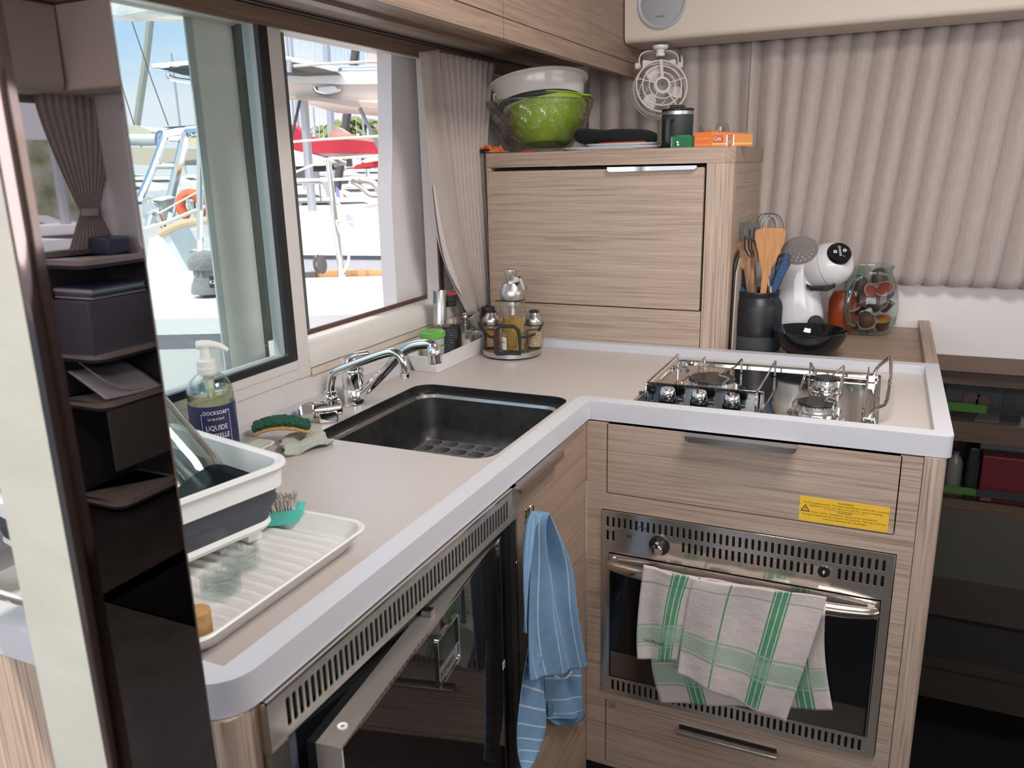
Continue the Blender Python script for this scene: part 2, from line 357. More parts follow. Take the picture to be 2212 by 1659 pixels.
# outside mouldings of our own deckhouse
bm = new()
cP = [(-0.70, -0.2325), (-0.70, -0.125)] + [(-0.76 + 0.06 * math.cos(a), -0.125 + 0.065 * math.sin(a)) for a in [math.pi / 2 * k / 8 for k in range(1, 9)]] + [(-0.84, -0.06), (-0.84, -0.075)]
extr(bm, [cP], 0.80, 1.9)
struct('trim_2', bm, mat('deckhouse_grey', (0.74, 0.74, 0.71), 0.35))
struct('trim_3', B(-0.702, -0.698, -0.2325, -0.216, 0.8, 1.9), mat('seal_grey', (0.42, 0.45, 0.46), 0.4))
struct('trim_4', B(-0.715, -0.688, -0.108, 0.03, 0.9, 1.9), mat('column_shade', (0.10, 0.105, 0.10), 0.4))  # dark strip put in for the soft shade on the column's edge
bm = new(); extr(bm, [[(0.312, 1.9), (0.306, 1.63), (0.287, 1.42), (0.270, 1.32), (0.2665, 1.0), (0.60, 1.0), (0.60, 1.9)]], -0.64, -0.60, 'yz')
struct('trim_5', bm, mat('jamb_white', (0.80, 0.76, 0.77), 0.3))
struct('trim_6', B(-0.5995, -0.5985, 0.43, 0.4303, 1.0, 1.9), MATS['joint_grey'])
bm = new(); extr(bm, [[(-0.62, 1.70), (-0.695, 1.655), (-0.705, 1.655), (-0.74, 1.675), (-0.74, 1.82), (-0.62, 1.82)]], -1.6, 0.8, lambda u, v, w: (u, w, v))
struct('roof_overhang', bm, mat('overhang_cream', (0.72, 0.62, 0.54), 0.4))
# ---- soffit above the window: fascia, rail, cream strip, batten, dark underside
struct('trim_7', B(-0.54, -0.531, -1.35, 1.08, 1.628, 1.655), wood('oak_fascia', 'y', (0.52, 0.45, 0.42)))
bm = new()
for k in range(3): box(bm, -0.540, -0.532 + 0.003 * k, -1.35, 1.08, 1.655 + 0.005 * k, 1.6575 + 0.005 * k)
struct('curtain_rail', bm, mat('rail_brown', (0.22, 0.17, 0.15), 0.4))
struct('trim_8', B(-0.54, -0.455, -1.35, 1.08, 1.668, 1.675), mat('soffit_cream', (0.78, 0.69, 0.61), 0.2))
bm = new(); extr(bm, [[(-0.456, 1.668), (-0.452, 1.658), (-0.430, 1.660), (-0.426, 1.672), (-0.456, 1.675)]], -1.35, 1.08, lambda u, v, w: (u, w, v))
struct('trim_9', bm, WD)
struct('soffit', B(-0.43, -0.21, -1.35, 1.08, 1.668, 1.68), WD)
# ================================================================ WORKTOP
outer = rpoly([(-0.54, -0.99), (0, -0.99), (0, 0), (0.634, 0), (0.634, 0.5386), (-0.54, 0.5386)], [0.001, 0.045, 0.002, 0.014, 0.001, 0.001], 8)
inner = rpoly([(-0.51, -0.957), (-0.03, -0.957), (-0.03, 0.032), (0.6055, 0.032), (0.6055, 0.510), (-0.51, 0.510)], [0.004, 0.002, 0.018, 0.002, 0.002, 0.004], 8)
sinkh = rpoly([(-0.425, -0.325), (-0.062, -0.325), (-0.062, 0.073), (-0.425, 0.073)], 0.04, 8)
wt = thing('worktop', 'L-shaped taupe worktop with raised pale grey rim around sink and hob', 'worktop', (-0.2, 0.2, SF))
bm = new(); extr(bm, [outer, inner], 0.8923, ST)
bevel(obj('rim', bm, RIM, wt, label='raised pale grey rim', smooth=25), 0.0028, 3, 50)
bm = new(); extr(bm, [[(-0.528, -0.972), (-0.015, -0.972), (-0.015, 0.016), (0.62, 0.016), (0.62, 0.524), (-0.528, 0.524)], [(p[0], p[1]) for p in sinkh]], 0.8945, SF)
obj('surface', bm, WORK, wt, smooth=25)
# ================================================================ SINK
sk = thing('sink', 'undermounted dark gunmetal sink basin set into the worktop', 'sink', (-0.24, -0.12, 0.75))
bm = new()
def sl(d, z, r=0.04): return [(p[0], p[1], z) for p in rpoly([(-0.425 + d, -0.325 + d), (-0.062 - d, -0.325 + d), (-0.062 - d, 0.073 - d), (-0.425 + d, 0.073 - d)], r, 8)]
def rings(bm, L, cap=True):
    R = [[bm.verts.new(p) for p in l] for l in L]
    for a, b in zip(R, R[1:]):
        n = len(a)
        for k in range(n): bm.faces.new([a[k], a[(k + 1) % n], b[(k + 1) % n], b[k]])
    if cap: bm.faces.new(R[-1])
    return bm
rings(bm, [sl(0.0012, 0.9092), sl(0.0016, 0.8920)], False); obj('edge_seal', bm, BLACK, sk)
bm = new(); rings(bm, [sl(0.0014, 0.8925), sl(0.009, 0.8920), sl(0.013, 0.8905), sl(0.0150, 0.884)], False); obj('steel_lip', bm, mat('lip_steel', (0.55, 0.53, 0.50), 0.22, 1.0), sk)
bm = new(); rings(bm, [sl(0.0150, 0.884), sl(0.018, 0.82), sl(0.022, 0.796, 0.036), sl(0.031, 0.783, 0.03), sl(0.047, 0.781, 0.02)]); obj('basin', bm, SINKM, sk)
# open-work rubber mat lying on the bottom of the sink
bm = new()
L = [rr(-0.385, -0.10, -0.27, 0.035, 0.012)]
for i in range(7):
    for j in range(8):
        cx, cy = -0.365 + i * 0.041, -0.250 + j * 0.038
        if cx < -0.11: L.append(rr(cx - 0.017, cx + 0.017, cy - 0.0155, cy + 0.0155, 0.012))
extr(bm, L, 0.782, 0.794)
tag(obj('sink_mat', bm, mat('mat_grey', (0.15, 0.15, 0.15), 0.6)), 'dark open-work rubber mat lying at the bottom of the sink', 'sink mat')
# ================================================================ BASE CABINETS
cb = thing('oven_cabinet', 'pale oak base cabinet around the oven with drawers above and below', 'cabinet', (0.3, 0.02, 0))
bm = new()
extr(bm, [[(-0.003, 0.1), (0.5925, 0.1), (0.5925, 0.889), (-0.003, 0.889)], rr(0.038, 0.5605, 0.7425, 0.889, 0.003), rr(0.0285, 0.568, 0.288, 0.708, 0.002), rr(0.0395, 0.5905, 0.04 + 0.07, 0.268, 0.003)], -0.003, 0.014, 'xz')
obj('face_frame', bm, WX, cb)
bm = new(); extr(bm, [rpoly([(0.5935, -0.0035), (0.628, -0.0035), (0.628, 0.54), (0.5935, 0.54)], [0.001, 0.022, 0, 0], 8)], 0.02, 0.891); obj('end_post', bm, WZ, cb)
bm = new(); box(bm, 0.0, 0.63, 0.3, 0.5, 0.0, 0.10); box(bm, 0.0, 0.628, 0.30, 0.32, 0.1, 0.885); box(bm, 0.0, 0.02, 0.02, 0.3, 0.1, 0.885)
obj('carcass', bm, SHAD, cb)
def cupboard_front(parent, name, x0, x1, z0, z1, y0=-0.003, y1=0.014, m=WX):
    bm = new(); extr(bm, [rr(x0, x1, z0, z1, 0.003)], y0, y1, 'xz'); o = obj(name, bm, m, parent); bevel(o, 0.0012, 2); return o
def lip_handle(parent, M, length, name='handle'):
    """bent steel strip: flat on the top edge, nose turned down; M maps (along, out, up)"""
    bm = new(); p = [(0.012, 0.0), (-0.018, 0.0), (-0.022, -0.002), (-0.0225, -0.012), (-0.0205, -0.012), (-0.020, -0.003), (-0.017, -0.0018), (0.012, -0.0018)]
    n = len(p); R = []
    for t in (0, 0.012, 0.05, 0.95, 0.988, 1):
        sh = {0: 0.35, 1: 0.35, 0.012: 0.8, 0.988: 0.8}.get(t, 1)
        R.append([bm.verts.new(M((t - 0.5) * length, q[0] if q[0] > 0 else q[0] * (0.85 + 0.15 * sh), q[1] * sh)) for q in p])
    for a, b in zip(R, R[1:]):
        for k in range(n): bm.faces.new([a[k], a[(k + 1) % n], b[(k + 1) % n], b[k]])
    bm.faces.new(R[0]); bm.faces.new(R[-1]); return obj(name, bm, HSTL, parent)
d1 = cupboard_front(cb, 'drawer', 0.0402, 0.5585, 0.7445, 0.8885)
lip_handle(d1, lambda a, o, u: (0.293 + a, -0.003 + o, 0.889 + u), 0.197)
# yellow warning sticker on the drawer
XR, ZU = (1, 0, 0), (0, 0, 1)
sg = obj('warning_sticker', B(0.4022, 0.5495, -0.0034, -0.0030, 0.7445, 0.7925), mat('sticker_yellow', (0.80, 0.47, 0.03), 0.5), d1) if False else obj('warning_sticker', B(0.4022, 0.5495, -0.0036, -0.0031, 0.7462, 0.7930), mat('sticker_yellow', (0.80, 0.47, 0.03), 0.5), d1, label='yellow sticker with black warning text')
LAB = cb
bm = new(); y_ = -0.0037
for s, cx, z, h, wd in (('WARNING', 0.4792, 0.7862, 0.0032, 0.0265), ('Avoid asphyxiation. Provide ventilation when the cooking', 0.4785, 0.7815, 0.0030, 0.1405), ('appliance is in use. Do not use for space heating.', 0.4795, 0.7765, 0.0030, 0.121),
                        ('DANGER', 0.4792, 0.7690, 0.0032, 0.0235), ('Pour éviter l’asphyxie. Assurez la ventilation', 0.4775, 0.7640, 0.0030, 0.1085), ('lorsque l’appareil de cuisson fonctionne. Ne pas l’utiliser', 0.4775, 0.7588, 0.0030, 0.139), ('comme appareil de chauffage.', 0.4790, 0.7535, 0.0030, 0.073)):
    text(bm, s, (cx, y_, z), XR, ZU, h, wd, 'c', 0.0001)
box(bm, 0.444, 0.514, y_ - 0.0001, y_, 0.7735, 0.7739)
T3 = [(0.4045, 0.7648), (0.4205, 0.7648), (0.4125, 0.7785)]; T4 = [(0.4070, 0.7663), (0.4180, 0.7663), (0.4125, 0.7757)]
extr(bm, [T3, T4], y_ - 0.0001, y_, 'xz'); box(bm, 0.4120, 0.4130, y_ - 0.0001, y_, 0.7682, 0.7735); box(bm, 0.4120, 0.4130, y_ - 0.0001, y_, 0.7668, 0.7677)
obj('sticker_lettering', bm, INK, sg)
d2 = cupboard_front(cb, 'drawer', 0.0415, 0.5885, 0.112, 0.2665)
bevel(obj('handle', (lambda b: (box(b, 0.198, 0.396, -0.021, 0.01, 0.2445, 0.2465), box(b, 0.198, 0.396, -0.0225, -0.021, 0.2395, 0.2465), b)[2])(new()), STEEL, d2), 0.0007)
obj('handle_recess', B(0.20, 0.394, -0.0045, -0.0031, 0.2467, 0.2520), SHAD, d2)
bm = new(); extr(bm, [rr(0.048, 0.062, 0.2485, 0.2625, 0.001), rr(0.0488, 0.0612, 0.2493, 0.2617, 0.001)], -0.0035, -0.0031, 'xz')
for a in (90, 210, 330):
    a = math.radians(a); extr(bm, [circ(0.055 + 0.0022 * math.cos(a), 0.2552 + 0.0022 * math.sin(a), 0.0017, 10)], -0.0035, -0.0031, 'xz')
text(bm, '8', (0.0545, -0.0033, 0.2500), XR, ZU, 0.002, None, 'c', 0.0001)
obj('small_emblem', bm, mat('emblem_brown', (0.10, 0.07, 0.05), 0.6), d2)
# ================================================================ OVEN
ov = thing('oven', 'built-in stainless steel oven with dark glass door under the warning sticker', 'oven', (0.3, 0.1, 0.29))
bm = new(); L = [[(0.0300, 0.2870), (0.5662, 0.2870), (0.5662, 0.7070), (0.0300, 0.7070)]]
def slot(x, z0, z1, w=0.0052): return rr(x - w / 2, x + w / 2, z0, z1, w / 2 - 0.0001, 3)
NS = 44; dx = (0.5495 - 0.0425) / (NS - 1)
for i in range(NS):
    x = 0.0425 + dx * i; L.append(slot(x, 0.6725, 0.6945))
    if i < 2 or 13 <= i <= 33 or 37 <= i: L.append(slot(x, 0.6425, 0.6645))
    if i >= 1 and i < 43: L.append(slot(x + 0.002, 0.2975, 0.3220))
L.append([(0.0462, 0.3285), (0.0462, 0.6165), (0.5510, 0.6165), (0.5510, 0.3285)])
extr(bm, L, -0.0065, -0.0045, 'xz'); bevel(obj('front_plate', bm, STEELX, ov, smooth=20), 0.0004, 1)
obj('cavity', B(0.032, 0.564, 0.002, 0.28, 0.29, 0.704), SHAD, ov)
bm = new(); cyl(bm, (0.149, -0.0065, 0.650), 0.0205, 0.003, 32, aim((0, -1, 0)).to_3x3())
kn = obj('thermostat_dial', bm, BLACK, ov)
bm = new(); R_ = aim((0, -1, 0)).to_3x3(); cyl(bm, (0.148, -0.0090, 0.646), 0.0125, 0.016, 28, R_, 0.0112); box(bm, 0.1445, 0.1515, -0.029, -0.010, 0.634, 0.664); bevel(obj('knob', bm, CHROME, kn), 0.0012)
bm = new(); text(bm, '-', (0.160, -0.0097, 0.649), XR, ZU, 0.003, None, 'c'); text(bm, '+', (0.146, -0.0097, 0.6635), XR, ZU, 0.002, None, 'c'); obj('dial_marks', bm, PAPER, kn)
bm = new(); cyl(bm, (0.4525, -0.0065, 0.654), 0.0105, 0.0035, 28, R_); ig = obj('ignition_button', bevel and bm, BLKGL, ov)
bm = new(); extr(bm, [[(0.4535, 0.6590), (0.4500, 0.6535), (0.4522, 0.6535), (0.4512, 0.6490), (0.4552, 0.6550), (0.4528, 0.6550)]], -0.0104, -0.0100, 'xz'); obj('spark_mark', bm, PAPER, ig)
bm = new(); text(bm, 'x', (0.088, -0.0067, 0.655), XR, ZU, 0.012, 0.012, 'c'); tube(bm, smoothpath([(0.106, -0.0067, 0.681), (0.114, -0.0067, 0.679), (0.122, -0.0067, 0.681), (0.114, -0.0067, 0.684), (0.106, -0.0067, 0.681)]), 0.0006, 5); obj('etched_marks', bm, mat('etch', (0.02, 0.03, 0.05), 0.4), ov)
dr = obj('oven_door', (lambda b: extr(b, [rr(0.0475, 0.5495, 0.3300, 0.6150, 0.001)], -0.0085, 0.006, 'xz'))(new()), mat('oven_glass_black', (0.006, 0.006, 0.008), 0.04), ov)
bm = new(); box(bm, 0.0480, 0.5490, -0.0100, -0.0084, 0.5740, 0.6146); box(bm, 0.0480, 0.082, -0.0100, -0.0084, 0.3305, 0.3925)
obj('steel_band', B(0.0480, 0.5490, -0.0100, -0.0084, 0.5790, 0.6146), STEELX, dr); bm.free()
obj('lower_steel_panel', B(0.0520, 0.5440, -0.0094, -0.0084, 0.3340, 0.3920), mat('oven_lower_steel', (0.28, 0.26, 0.25), 0.18, 1.0), dr)
bm = new(); box(bm, 0.0478, 0.0490, -0.0105, -0.008, 0.3305, 0.6146); box(bm, 0.5482, 0.5494, -0.0105, -0.008, 0.3305, 0.6146); box(bm, 0.0478, 0.5494, -0.0105, -0.008, 0.3302, 0.3314)
obj('door_edging', bm, STEELX, dr)
bm = new()
hp = [(0.0505, -0.020, 0.598), (0.0600, -0.026, 0.5975), (0.085, -0.031, 0.597)] + [(0.075 + k * 0.0494, -0.0365, 0.597) for k in range(1, 9)] + [(0.5100, -0.031, 0.597), (0.5350, -0.026, 0.5975), (0.5450, -0.020, 0.598)]
pp0 = smoothpath(hp, 4); tube(bm, pp0, [0.0085 + 0.0040 * min(1, min(i, len(pp0) - 1 - i) / 10) for i in range(len(pp0))], 16); box(bm, 0.054, 0.066, -0.024, -0.009, 0.592, 0.604); box(bm, 0.530, 0.542, -0.024, -0.009, 0.592, 0.604); obj('door_handle', bm, mat('handle_steel', (0.60, 0.55, 0.50), 0.16, 1.0), dr)
# ================================================================ FRIDGE END OF THE UNIT
fc = thing('fridge_cabinet', 'pale oak cabinet run under the sink with end post and side door', 'cabinet', (-0.2, -0.5, 0))
bm = new(); extr(bm, [rpoly([(-0.004, -0.985), (-0.004, -0.947), (-0.06, -0.947), (-0.53, -0.947), (-0.53, -0.985)], [0.028, 0.001, 0, 0, 0], 8)], 0.02, 0.8915); obj('end_post', bm, WZ, fc)
bm = new(); box(bm, -0.52, -0.48, -0.94, 0.52, 0.0, 0.88); box(bm, -0.48, -0.03, -0.345, -0.33, 0.05, 0.74); obj('carcass', bm, SHAD, fc)
bm = new(); extr(bm, [rr(-0.3563, -0.0035, 0.05, 0.8895, 0.002)], -0.022, -0.0035, 'yz'); ad = obj('cupboard_door', bm, wood('oak_y_door', 'y', (0.80, 0.74, 0.70)), fc); bevel(ad, 0.001)
lip_handle(ad, lambda a, o, u: (-0.004 - o, -0.277 + a, 0.8905 + u), 0.195)
bm = new(); tube(bm, smoothpath([(-0.001, -0.311, 0.826), (0.004, -0.311, 0.832), (0.006, -0.305, 0.834), (0.006, -0.298, 0.829), (0.005, -0.297, 0.805), (0.010, -0.3, 0.80), (0.016, -0.303, 0.806)]), 0.0012, 6); box(bm, -0.0034, -0.001, -0.316, -0.296, 0.806, 0.828)
obj('wire_hook', bm, CHROME, ad)
fr = thing('fridge', 'built-in fridge under the worktop with black glossy door standing ajar', 'fridge', (-0.25, -0.65, 0.05))
bm = new(); L = [[(-0.9455, 0.8345), (-0.3590, 0.8345), (-0.3590, 0.8895), (-0.9455, 0.8895)]]
NV = 54
for i in range(NV):
    y = -0.9135 + i * (0.519 / (NV - 1)); L.append(rr(y - 0.0030, y + 0.0030, 0.8440, 0.8765, 0.0028, 3))
extr(bm, L, 0.0015, 0.0030, 'yz'); obj('vent_grille', bm, noisy('grille_steel', (0.40, 0.37, 0.34), (0.46, 0.43, 0.40), 60, 0.3, metal=0.6), fr)
bm = new(); box(bm, -0.004, 0.0048, -0.9460, -0.3585, 0.8880, 0.8905); box(bm, -0.004, 0.0048, -0.9470, -0.9440, 0.8345, 0.8905); obj('grille_edging', bm, mat('edge_steel', (0.66, 0.62, 0.58), 0.12, 1.0), fr)
obj('vent_shadow_box', B(-0.05, -0.012, -0.94, -0.365, 0.836, 0.886), SHAD, fr)
bm = new(); box(bm, -0.006, 0.003, -0.9460, -0.9180, 0.05, 0.8335); obj('side_frame', bm, STEEL, fr); obj('side_frame', B(-0.006, 0.003, -0.3700, -0.3590, 0.05, 0.8335), STEEL, fr)
bm = new(); box(bm, 0.0025, 0.0045, -0.9460, -0.9190, 0.8315, 0.8340); box(bm, 0.0025, 0.0040, -0.9470, -0.9445, 0.05, 0.8335); box(bm, 0.0025, 0.0040, -0.3695, -0.3675, 0.05, 0.8335); obj('frame_edging', bm, MATS['edge_steel'], fr)
bm = new(); cyl(bm, (0.003, -0.3640, 0.757), 0.0035, 0.0015, 16, aim((1, 0, 0)).to_3x3()); obj('screw', bm, CHROME, fr)
obj('inner_liner', B(-0.40, -0.006, -0.916, -0.372, 0.05, 0.830), BLKGL, fr)
obj('liner_edge', B(-0.30, -0.004, -0.918, -0.900, 0.05, 0.830), mat('liner_grey', (0.10, 0.10, 0.13), 0.4), fr)
# the door turns on its far edge and stands ajar
HG = Vector((-0.0108, -0.3679, 0)); FE = Vector((0.0499, -0.8958, 0)); DU = (FE - HG).normalized(); DN = Vector((-DU.y, DU.x, 0)) * 1
if DN.x < 0: DN = -DN
def DM(a, o, u): return tuple(HG + DU * a + DN * o + Vector((0, 0, u)))      # along from hinge, outwards, up
DL = (FE - HG).length
fd = obj('fridge_door', extr(new(), [[(0, 0.10), (DL, 0.10), (DL, 0.818), (0, 0.818)]], -0.030, -0.0004, lambda u, v, w: DM(u, w, v)), mat('fridge_door_steel', (0.42, 0.385, 0.36), 0.35, 0.75), fr)
obj('door_gasket', extr(new(), [[(0.01, 0.11), (DL - 0.006, 0.11), (DL - 0.006, 0.812), (0.01, 0.812)]], -0.045, -0.030, lambda u, v, w: DM(u, w, v)), BLACK, fd)
obj('door_glass', extr(new(), [[(0.002, 0.102), (DL - 0.003, 0.102), (DL - 0.003, 0.8155), (0.002, 0.8155)]], -0.0006, 0.0008, lambda u, v, w: DM(u, w, v)), mat('door_black_mirror', (0.014, 0.012, 0.011), 0.03, 0.0, Specular_IOR_Level=0.6), fd)
bm = new()
for a0, a1, z0, z1 in ((0, DL, 0.8155, 0.8185), (DL - 0.003, DL, 0.1, 0.818), (0, 0.002, 0.1, 0.818)): extr(bm, [[(a0, z0), (a1, z0), (a1, z1), (a0, z1)]], -0.001, 0.0012, lambda u, v, w: DM(u, w, v))
obj('door_edging', bm, MATS['edge_steel'], fd)
al = lambda p: DL - p     # measured from the free edge
bm = new(); extr(bm, [rpoly([(al(0.2352), 0.7225), (al(0.3085), 0.7225), (al(0.3085), 0.7950), (al(0.2352), 0.7950)], 0.004), rpoly([(al(0.2385), 0.7258), (al(0.3052), 0.7258), (al(0.3052), 0.7915), (al(0.2385), 0.7915)], 0.003)], 0.0006, 0.0035, lambda u, v, w: DM(u, w, v))
hp_ = obj('latch_frame', bm, CHROME, fd)
bm = new(); extr(bm, [rpoly([(al(0.2395), 0.7300), (al(0.3040), 0.7300), (al(0.3040), 0.7480), (al(0.2395), 0.7480)], 0.002)], 0.0006, 0.0022, lambda u, v, w: DM(u, w, v)); obj('latch_plate', bm, mat('latch_grey', (0.45, 0.45, 0.50), 0.25, 0.8), hp_)
bm = new(); text(bm, 'ISOTHERM', DM(al(0.2425), 0.0024, 0.7345), -DU, (0, 0, 1), 0.0085, 0.045, 'l', 0.0002); obj('latch_lettering', bm, INK, hp_)
bm = new(); extr(bm, [[(0.004, 0.5845), (0.042, 0.5845), (0.042, 0.5980), (0.004, 0.5980)]], 0.0008, 0.0013, lambda u, v, w: DM(u, w, v)); bd = obj('name_badge', bm, PAPER, fd)
bm = new(); text(bm, 'isotherm', DM(0.0395, 0.0014, 0.5885), -DU, (0, 0, 1), 0.0068, 0.033, 'l', 0.0002); obj('badge_lettering', bm, mat('badge_blue', (0.03, 0.03, 0.30), 0.5), bd)
bm = new(); lathe(bm, [(0.0022, 0), (0.0022, 0.0006), (0.0055, 0.0012), (0.0055, 0)], 24, None, DM(DL - 0.030, -0.016, 0.818)); obj('hinge_cap', bm, PAPER, fd)
bm = new(); extr(bm, [[(al(0.250), 0.8180), (al(0.262), 0.8180), (al(0.262), 0.8260), (al(0.250), 0.8260)]], -0.024, -0.010, lambda u, v, w: DM(u, w, v)); obj('latch_catch', bm, mat('catch_steel', (0.6, 0.6, 0.62), 0.15, 1.0), fd)
# ================================================================ TALL CABINET AT THE BACK
tcb = thing('tall_cabinet', 'pale oak wall cabinet with flap door standing at back of worktop', 'cabinet', (-0.15, 0.75, SF))
CT = 1.41
bm = new(); extr(bm, [rpoly([(-0.4729, 0.5386), (0.1443, 0.5386), (0.166, 0.56), (0.166, 1.02), (-0.4729, 1.02)], [0.001, 0.004, 0.004, 0.001, 0.001])], 1.3735, CT); obj('top_board', bm, wood('oak_top', 'x', (0.93, 0.9, 0.88)), tcb)
bm = new(); extr(bm, [rpoly([(0.1040, 0.5400), (0.1430, 0.5400), (0.1640, 0.5610), (0.1640, 0.60), (0.1040, 0.60)], [0, 0.004, 0.004, 0, 0])], 0.905, 1.3735); obj('corner_post', bm, WZ, tcb)
obj('side_panel', B(0.150, 0.1638, 0.565, 1.005, 0.905, 1.3735), WY, tcb)
obj('side_edging', B(0.148, 0.1648, 1.006, 1.018, 0.905, 1.3735), WZ, tcb)
bm = new(); box(bm, -0.473, -0.460, 0.5405, 1.0, 0.905, 1.3735); obj('left_panel', bm, WX, tcb)
bm = new(); box(bm, -0.46, 0.150, 0.562, 1.0, 0.91, 1.37); obj('carcass', bm, SHAD, tcb)
fl = cupboard_front(tcb, 'flap_door', -0.4670, 0.0985, 1.0225, 1.3640, 0.5395, 0.558)
bm = new(); p0 = [(-0.136, 1.3685), (0.0835, 1.3685), (0.0835, 1.3640), (0.078, 1.3595), (-0.130, 1.3575), (-0.136, 1.361)]
extr(bm, [rpoly(p0, [0.001, 0.001, 0.001, 0.002, 0.004, 0.002])], 0.5240, 0.5385, 'xz'); bevel(obj('handle', bm, CHROME, fl), 0.001)
lp = cupboard_front(tcb, 'lower_panel', -0.4670, 0.1020, 0.9302, 1.0195, 0.5395, 0.558)
# back shelf behind the hob, with wooden side rail
sh = thing('back_shelf', 'low oak shelf with raised side rail behind the hob', 'shelf', (0.4, 0.8, 0.88))
obj('shelf_board', B(0.166, 0.608, 0.5390, 1.0820, 0.885, 0.907), wood('oak_shelf', 'x', (0.86, 0.80, 0.76), 1.0, 0.5), sh)
bevel(obj('side_rail', B(0.6065, 0.6345, 0.5390, 1.0820, 0.86, 0.9300), wood('oak_rail', 'y', (0.9, 0.86, 0.82)), sh), 0.0015)
# ================================================================ UPPER CABINETS
uc = thing('upper_cabinet', 'oak wall cabinets running along the window side under the ceiling', 'cabinet', (-0.3, 0.2, 1.61))
segs = [(-1.35, -0.43), (-0.4270, 0.0665), (0.0695, 0.5718), (0.5748, 1.07)]
for a, b in segs:
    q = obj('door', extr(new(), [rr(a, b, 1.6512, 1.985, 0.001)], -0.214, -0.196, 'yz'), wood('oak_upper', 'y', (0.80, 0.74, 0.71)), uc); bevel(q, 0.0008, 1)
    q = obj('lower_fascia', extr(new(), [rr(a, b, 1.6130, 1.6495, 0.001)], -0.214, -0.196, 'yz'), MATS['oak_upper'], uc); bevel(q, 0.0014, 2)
bm = new(); box(bm, -0.50, -0.215, -1.35, 1.07, 1.682, 1.99); obj('carcass', bm, SHAD, uc)
# padded overhead box with loudspeaker, across the forward window
vb = thing('overhead_box', 'cream padded overhead box above the forward window', 'overhead box', (0.8, 0.95, 1.69))
bm = new(); extr(bm, [rpoly([(0.846, 1.6925), (1.0, 1.6905), (1.0, 1.99), (0.835, 1.99)], [0.016, 0.003, 0, 0], 6)], -0.1925, 2.66, lambda u, v, w: (w, u, v)); bevel(obj('padded_front', bm, CREAM, vb), 0.006, 3, 60)
spk = thing('loudspeaker', 'round grey flush loudspeaker in the cream overhead box, cut by picture top', 'loudspeaker', (-0.0915, 0.846, 1.790))
R_ = aim((0, -1, 0.05)).to_3x3()
bm = new(); lathe(bm, [(0.067, -0.006), (0.067, 0.004), (0.063, 0.0075), (0.058, 0.0055), (0.056, 0.0035)], 48, R_, (-0.0915, 0.846, 1.785)); obj('bezel', bm, mat('speaker_grey', (0.45, 0.46, 0.50), 0.4), spk)
bm = new(); lathe(bm, [(0.0565, 0.004), (0.045, 0.0075), (0.02, 0.0095), (0, 0.010)], 48, R_, (-0.0915, 0.846, 1.785))
obj('grille', bm, noisy('speaker_mesh', (0.33, 0.34, 0.37), (0.42, 0.43, 0.46), 900, 0.5, 0.5), spk)
bm = new(); text(bm, 'FUSION', (-0.0915, 0.8335, 1.7475), XR, ZU, 0.0045, 0.0225, 'c', 0.0003); obj('lettering', bm, mat('speaker_print', (0.12, 0.12, 0.13), 0.5), spk)
# ================================================================ POLISHED DOOR POST (foreground, left)
pp = thing('door_post', 'tall polished post at left edge, one dark mirror side and one cream side', 'door post', (0.016, -1.09, 0.0))
POL = mat('post_mirror', (0.36, 0.325, 0.335), 0.015, 1.0)
bm = new(); extr(bm, [rpoly([(-0.0150, -1.1320), (0.0485, -1.1320), (0.0485, -1.0505), (-0.0150, -1.0505)], [0.001, 0.004, 0.003, 0.001], 4)], 0.0, 1.999); obj('core', bm, BLKGL, pp)
obj('mirror_side', B(0.0478, 0.0500, -1.1235, -1.0525, 0.0, 1.998), POL, pp, label='dark mirror-polished side')
bm = new(); extr(bm, [[(0.0500, -1.1235), (0.0493, -1.1275), (0.0475, -1.1315), (0.0445, -1.1345), (0.040, -1.1355), (0.040, -1.1325), (0.0465, -1.1265), (0.0475, -1.1235)]], 0.0, 1.998); obj('rounded_edge', bm, mat('post_edge_metal', (0.17, 0.13, 0.125), 0.06, 1.0), pp)
bm = new(); extr(bm, [[(0.0500, -1.0525), (0.0495, -1.0505), (0.0480, -1.0500), (0.0470, -1.0525)]], 0.0, 1.998); obj('far_edge', bm, mat('post_edge_grey', (0.30, 0.26, 0.25), 0.2, 1.0), pp)
obj('cream_side', B(-0.0174, 0.0395, -1.1352, -1.1330, 0.0, 1.998), noisy('post_cream', (0.66, 0.62, 0.52), (0.58, 0.54, 0.45), 9, 0.12, 0.12, stretch=(1, 1, 2.2), bscale=14), pp, label='glossy cream side')
struct('trim_10', B(-0.50, -0.0175, -1.138, -1.130, -0.01, 0.02), BLKGL)
# white wiring cover on the end of the worktop unit
pcv = tag(bevel(obj('wall_cover', B(-0.075, -0.060, -0.990, -0.985, 0.80, 0.87), WPLA), 0.0015), 'narrow white cover plate on end of sink unit, beyond the cream post', 'cover plate')
tp_ = [tuple(PX(a, b, -0.5992)) for a, b in ((915, 486), (928, 482), (930, 498), (926, 517), (914, 518), (917, 502))]
bm = new(); bm.faces.new([bm.verts.new(v) for v in tp_]); tag(solid(obj('tape_residue', bm, mat('tape_yellow', (0.72, 0.60, 0.45), 0.6), smooth=0), 0.0006), 'torn yellowed bit of tape on the white window jamb', 'tape')
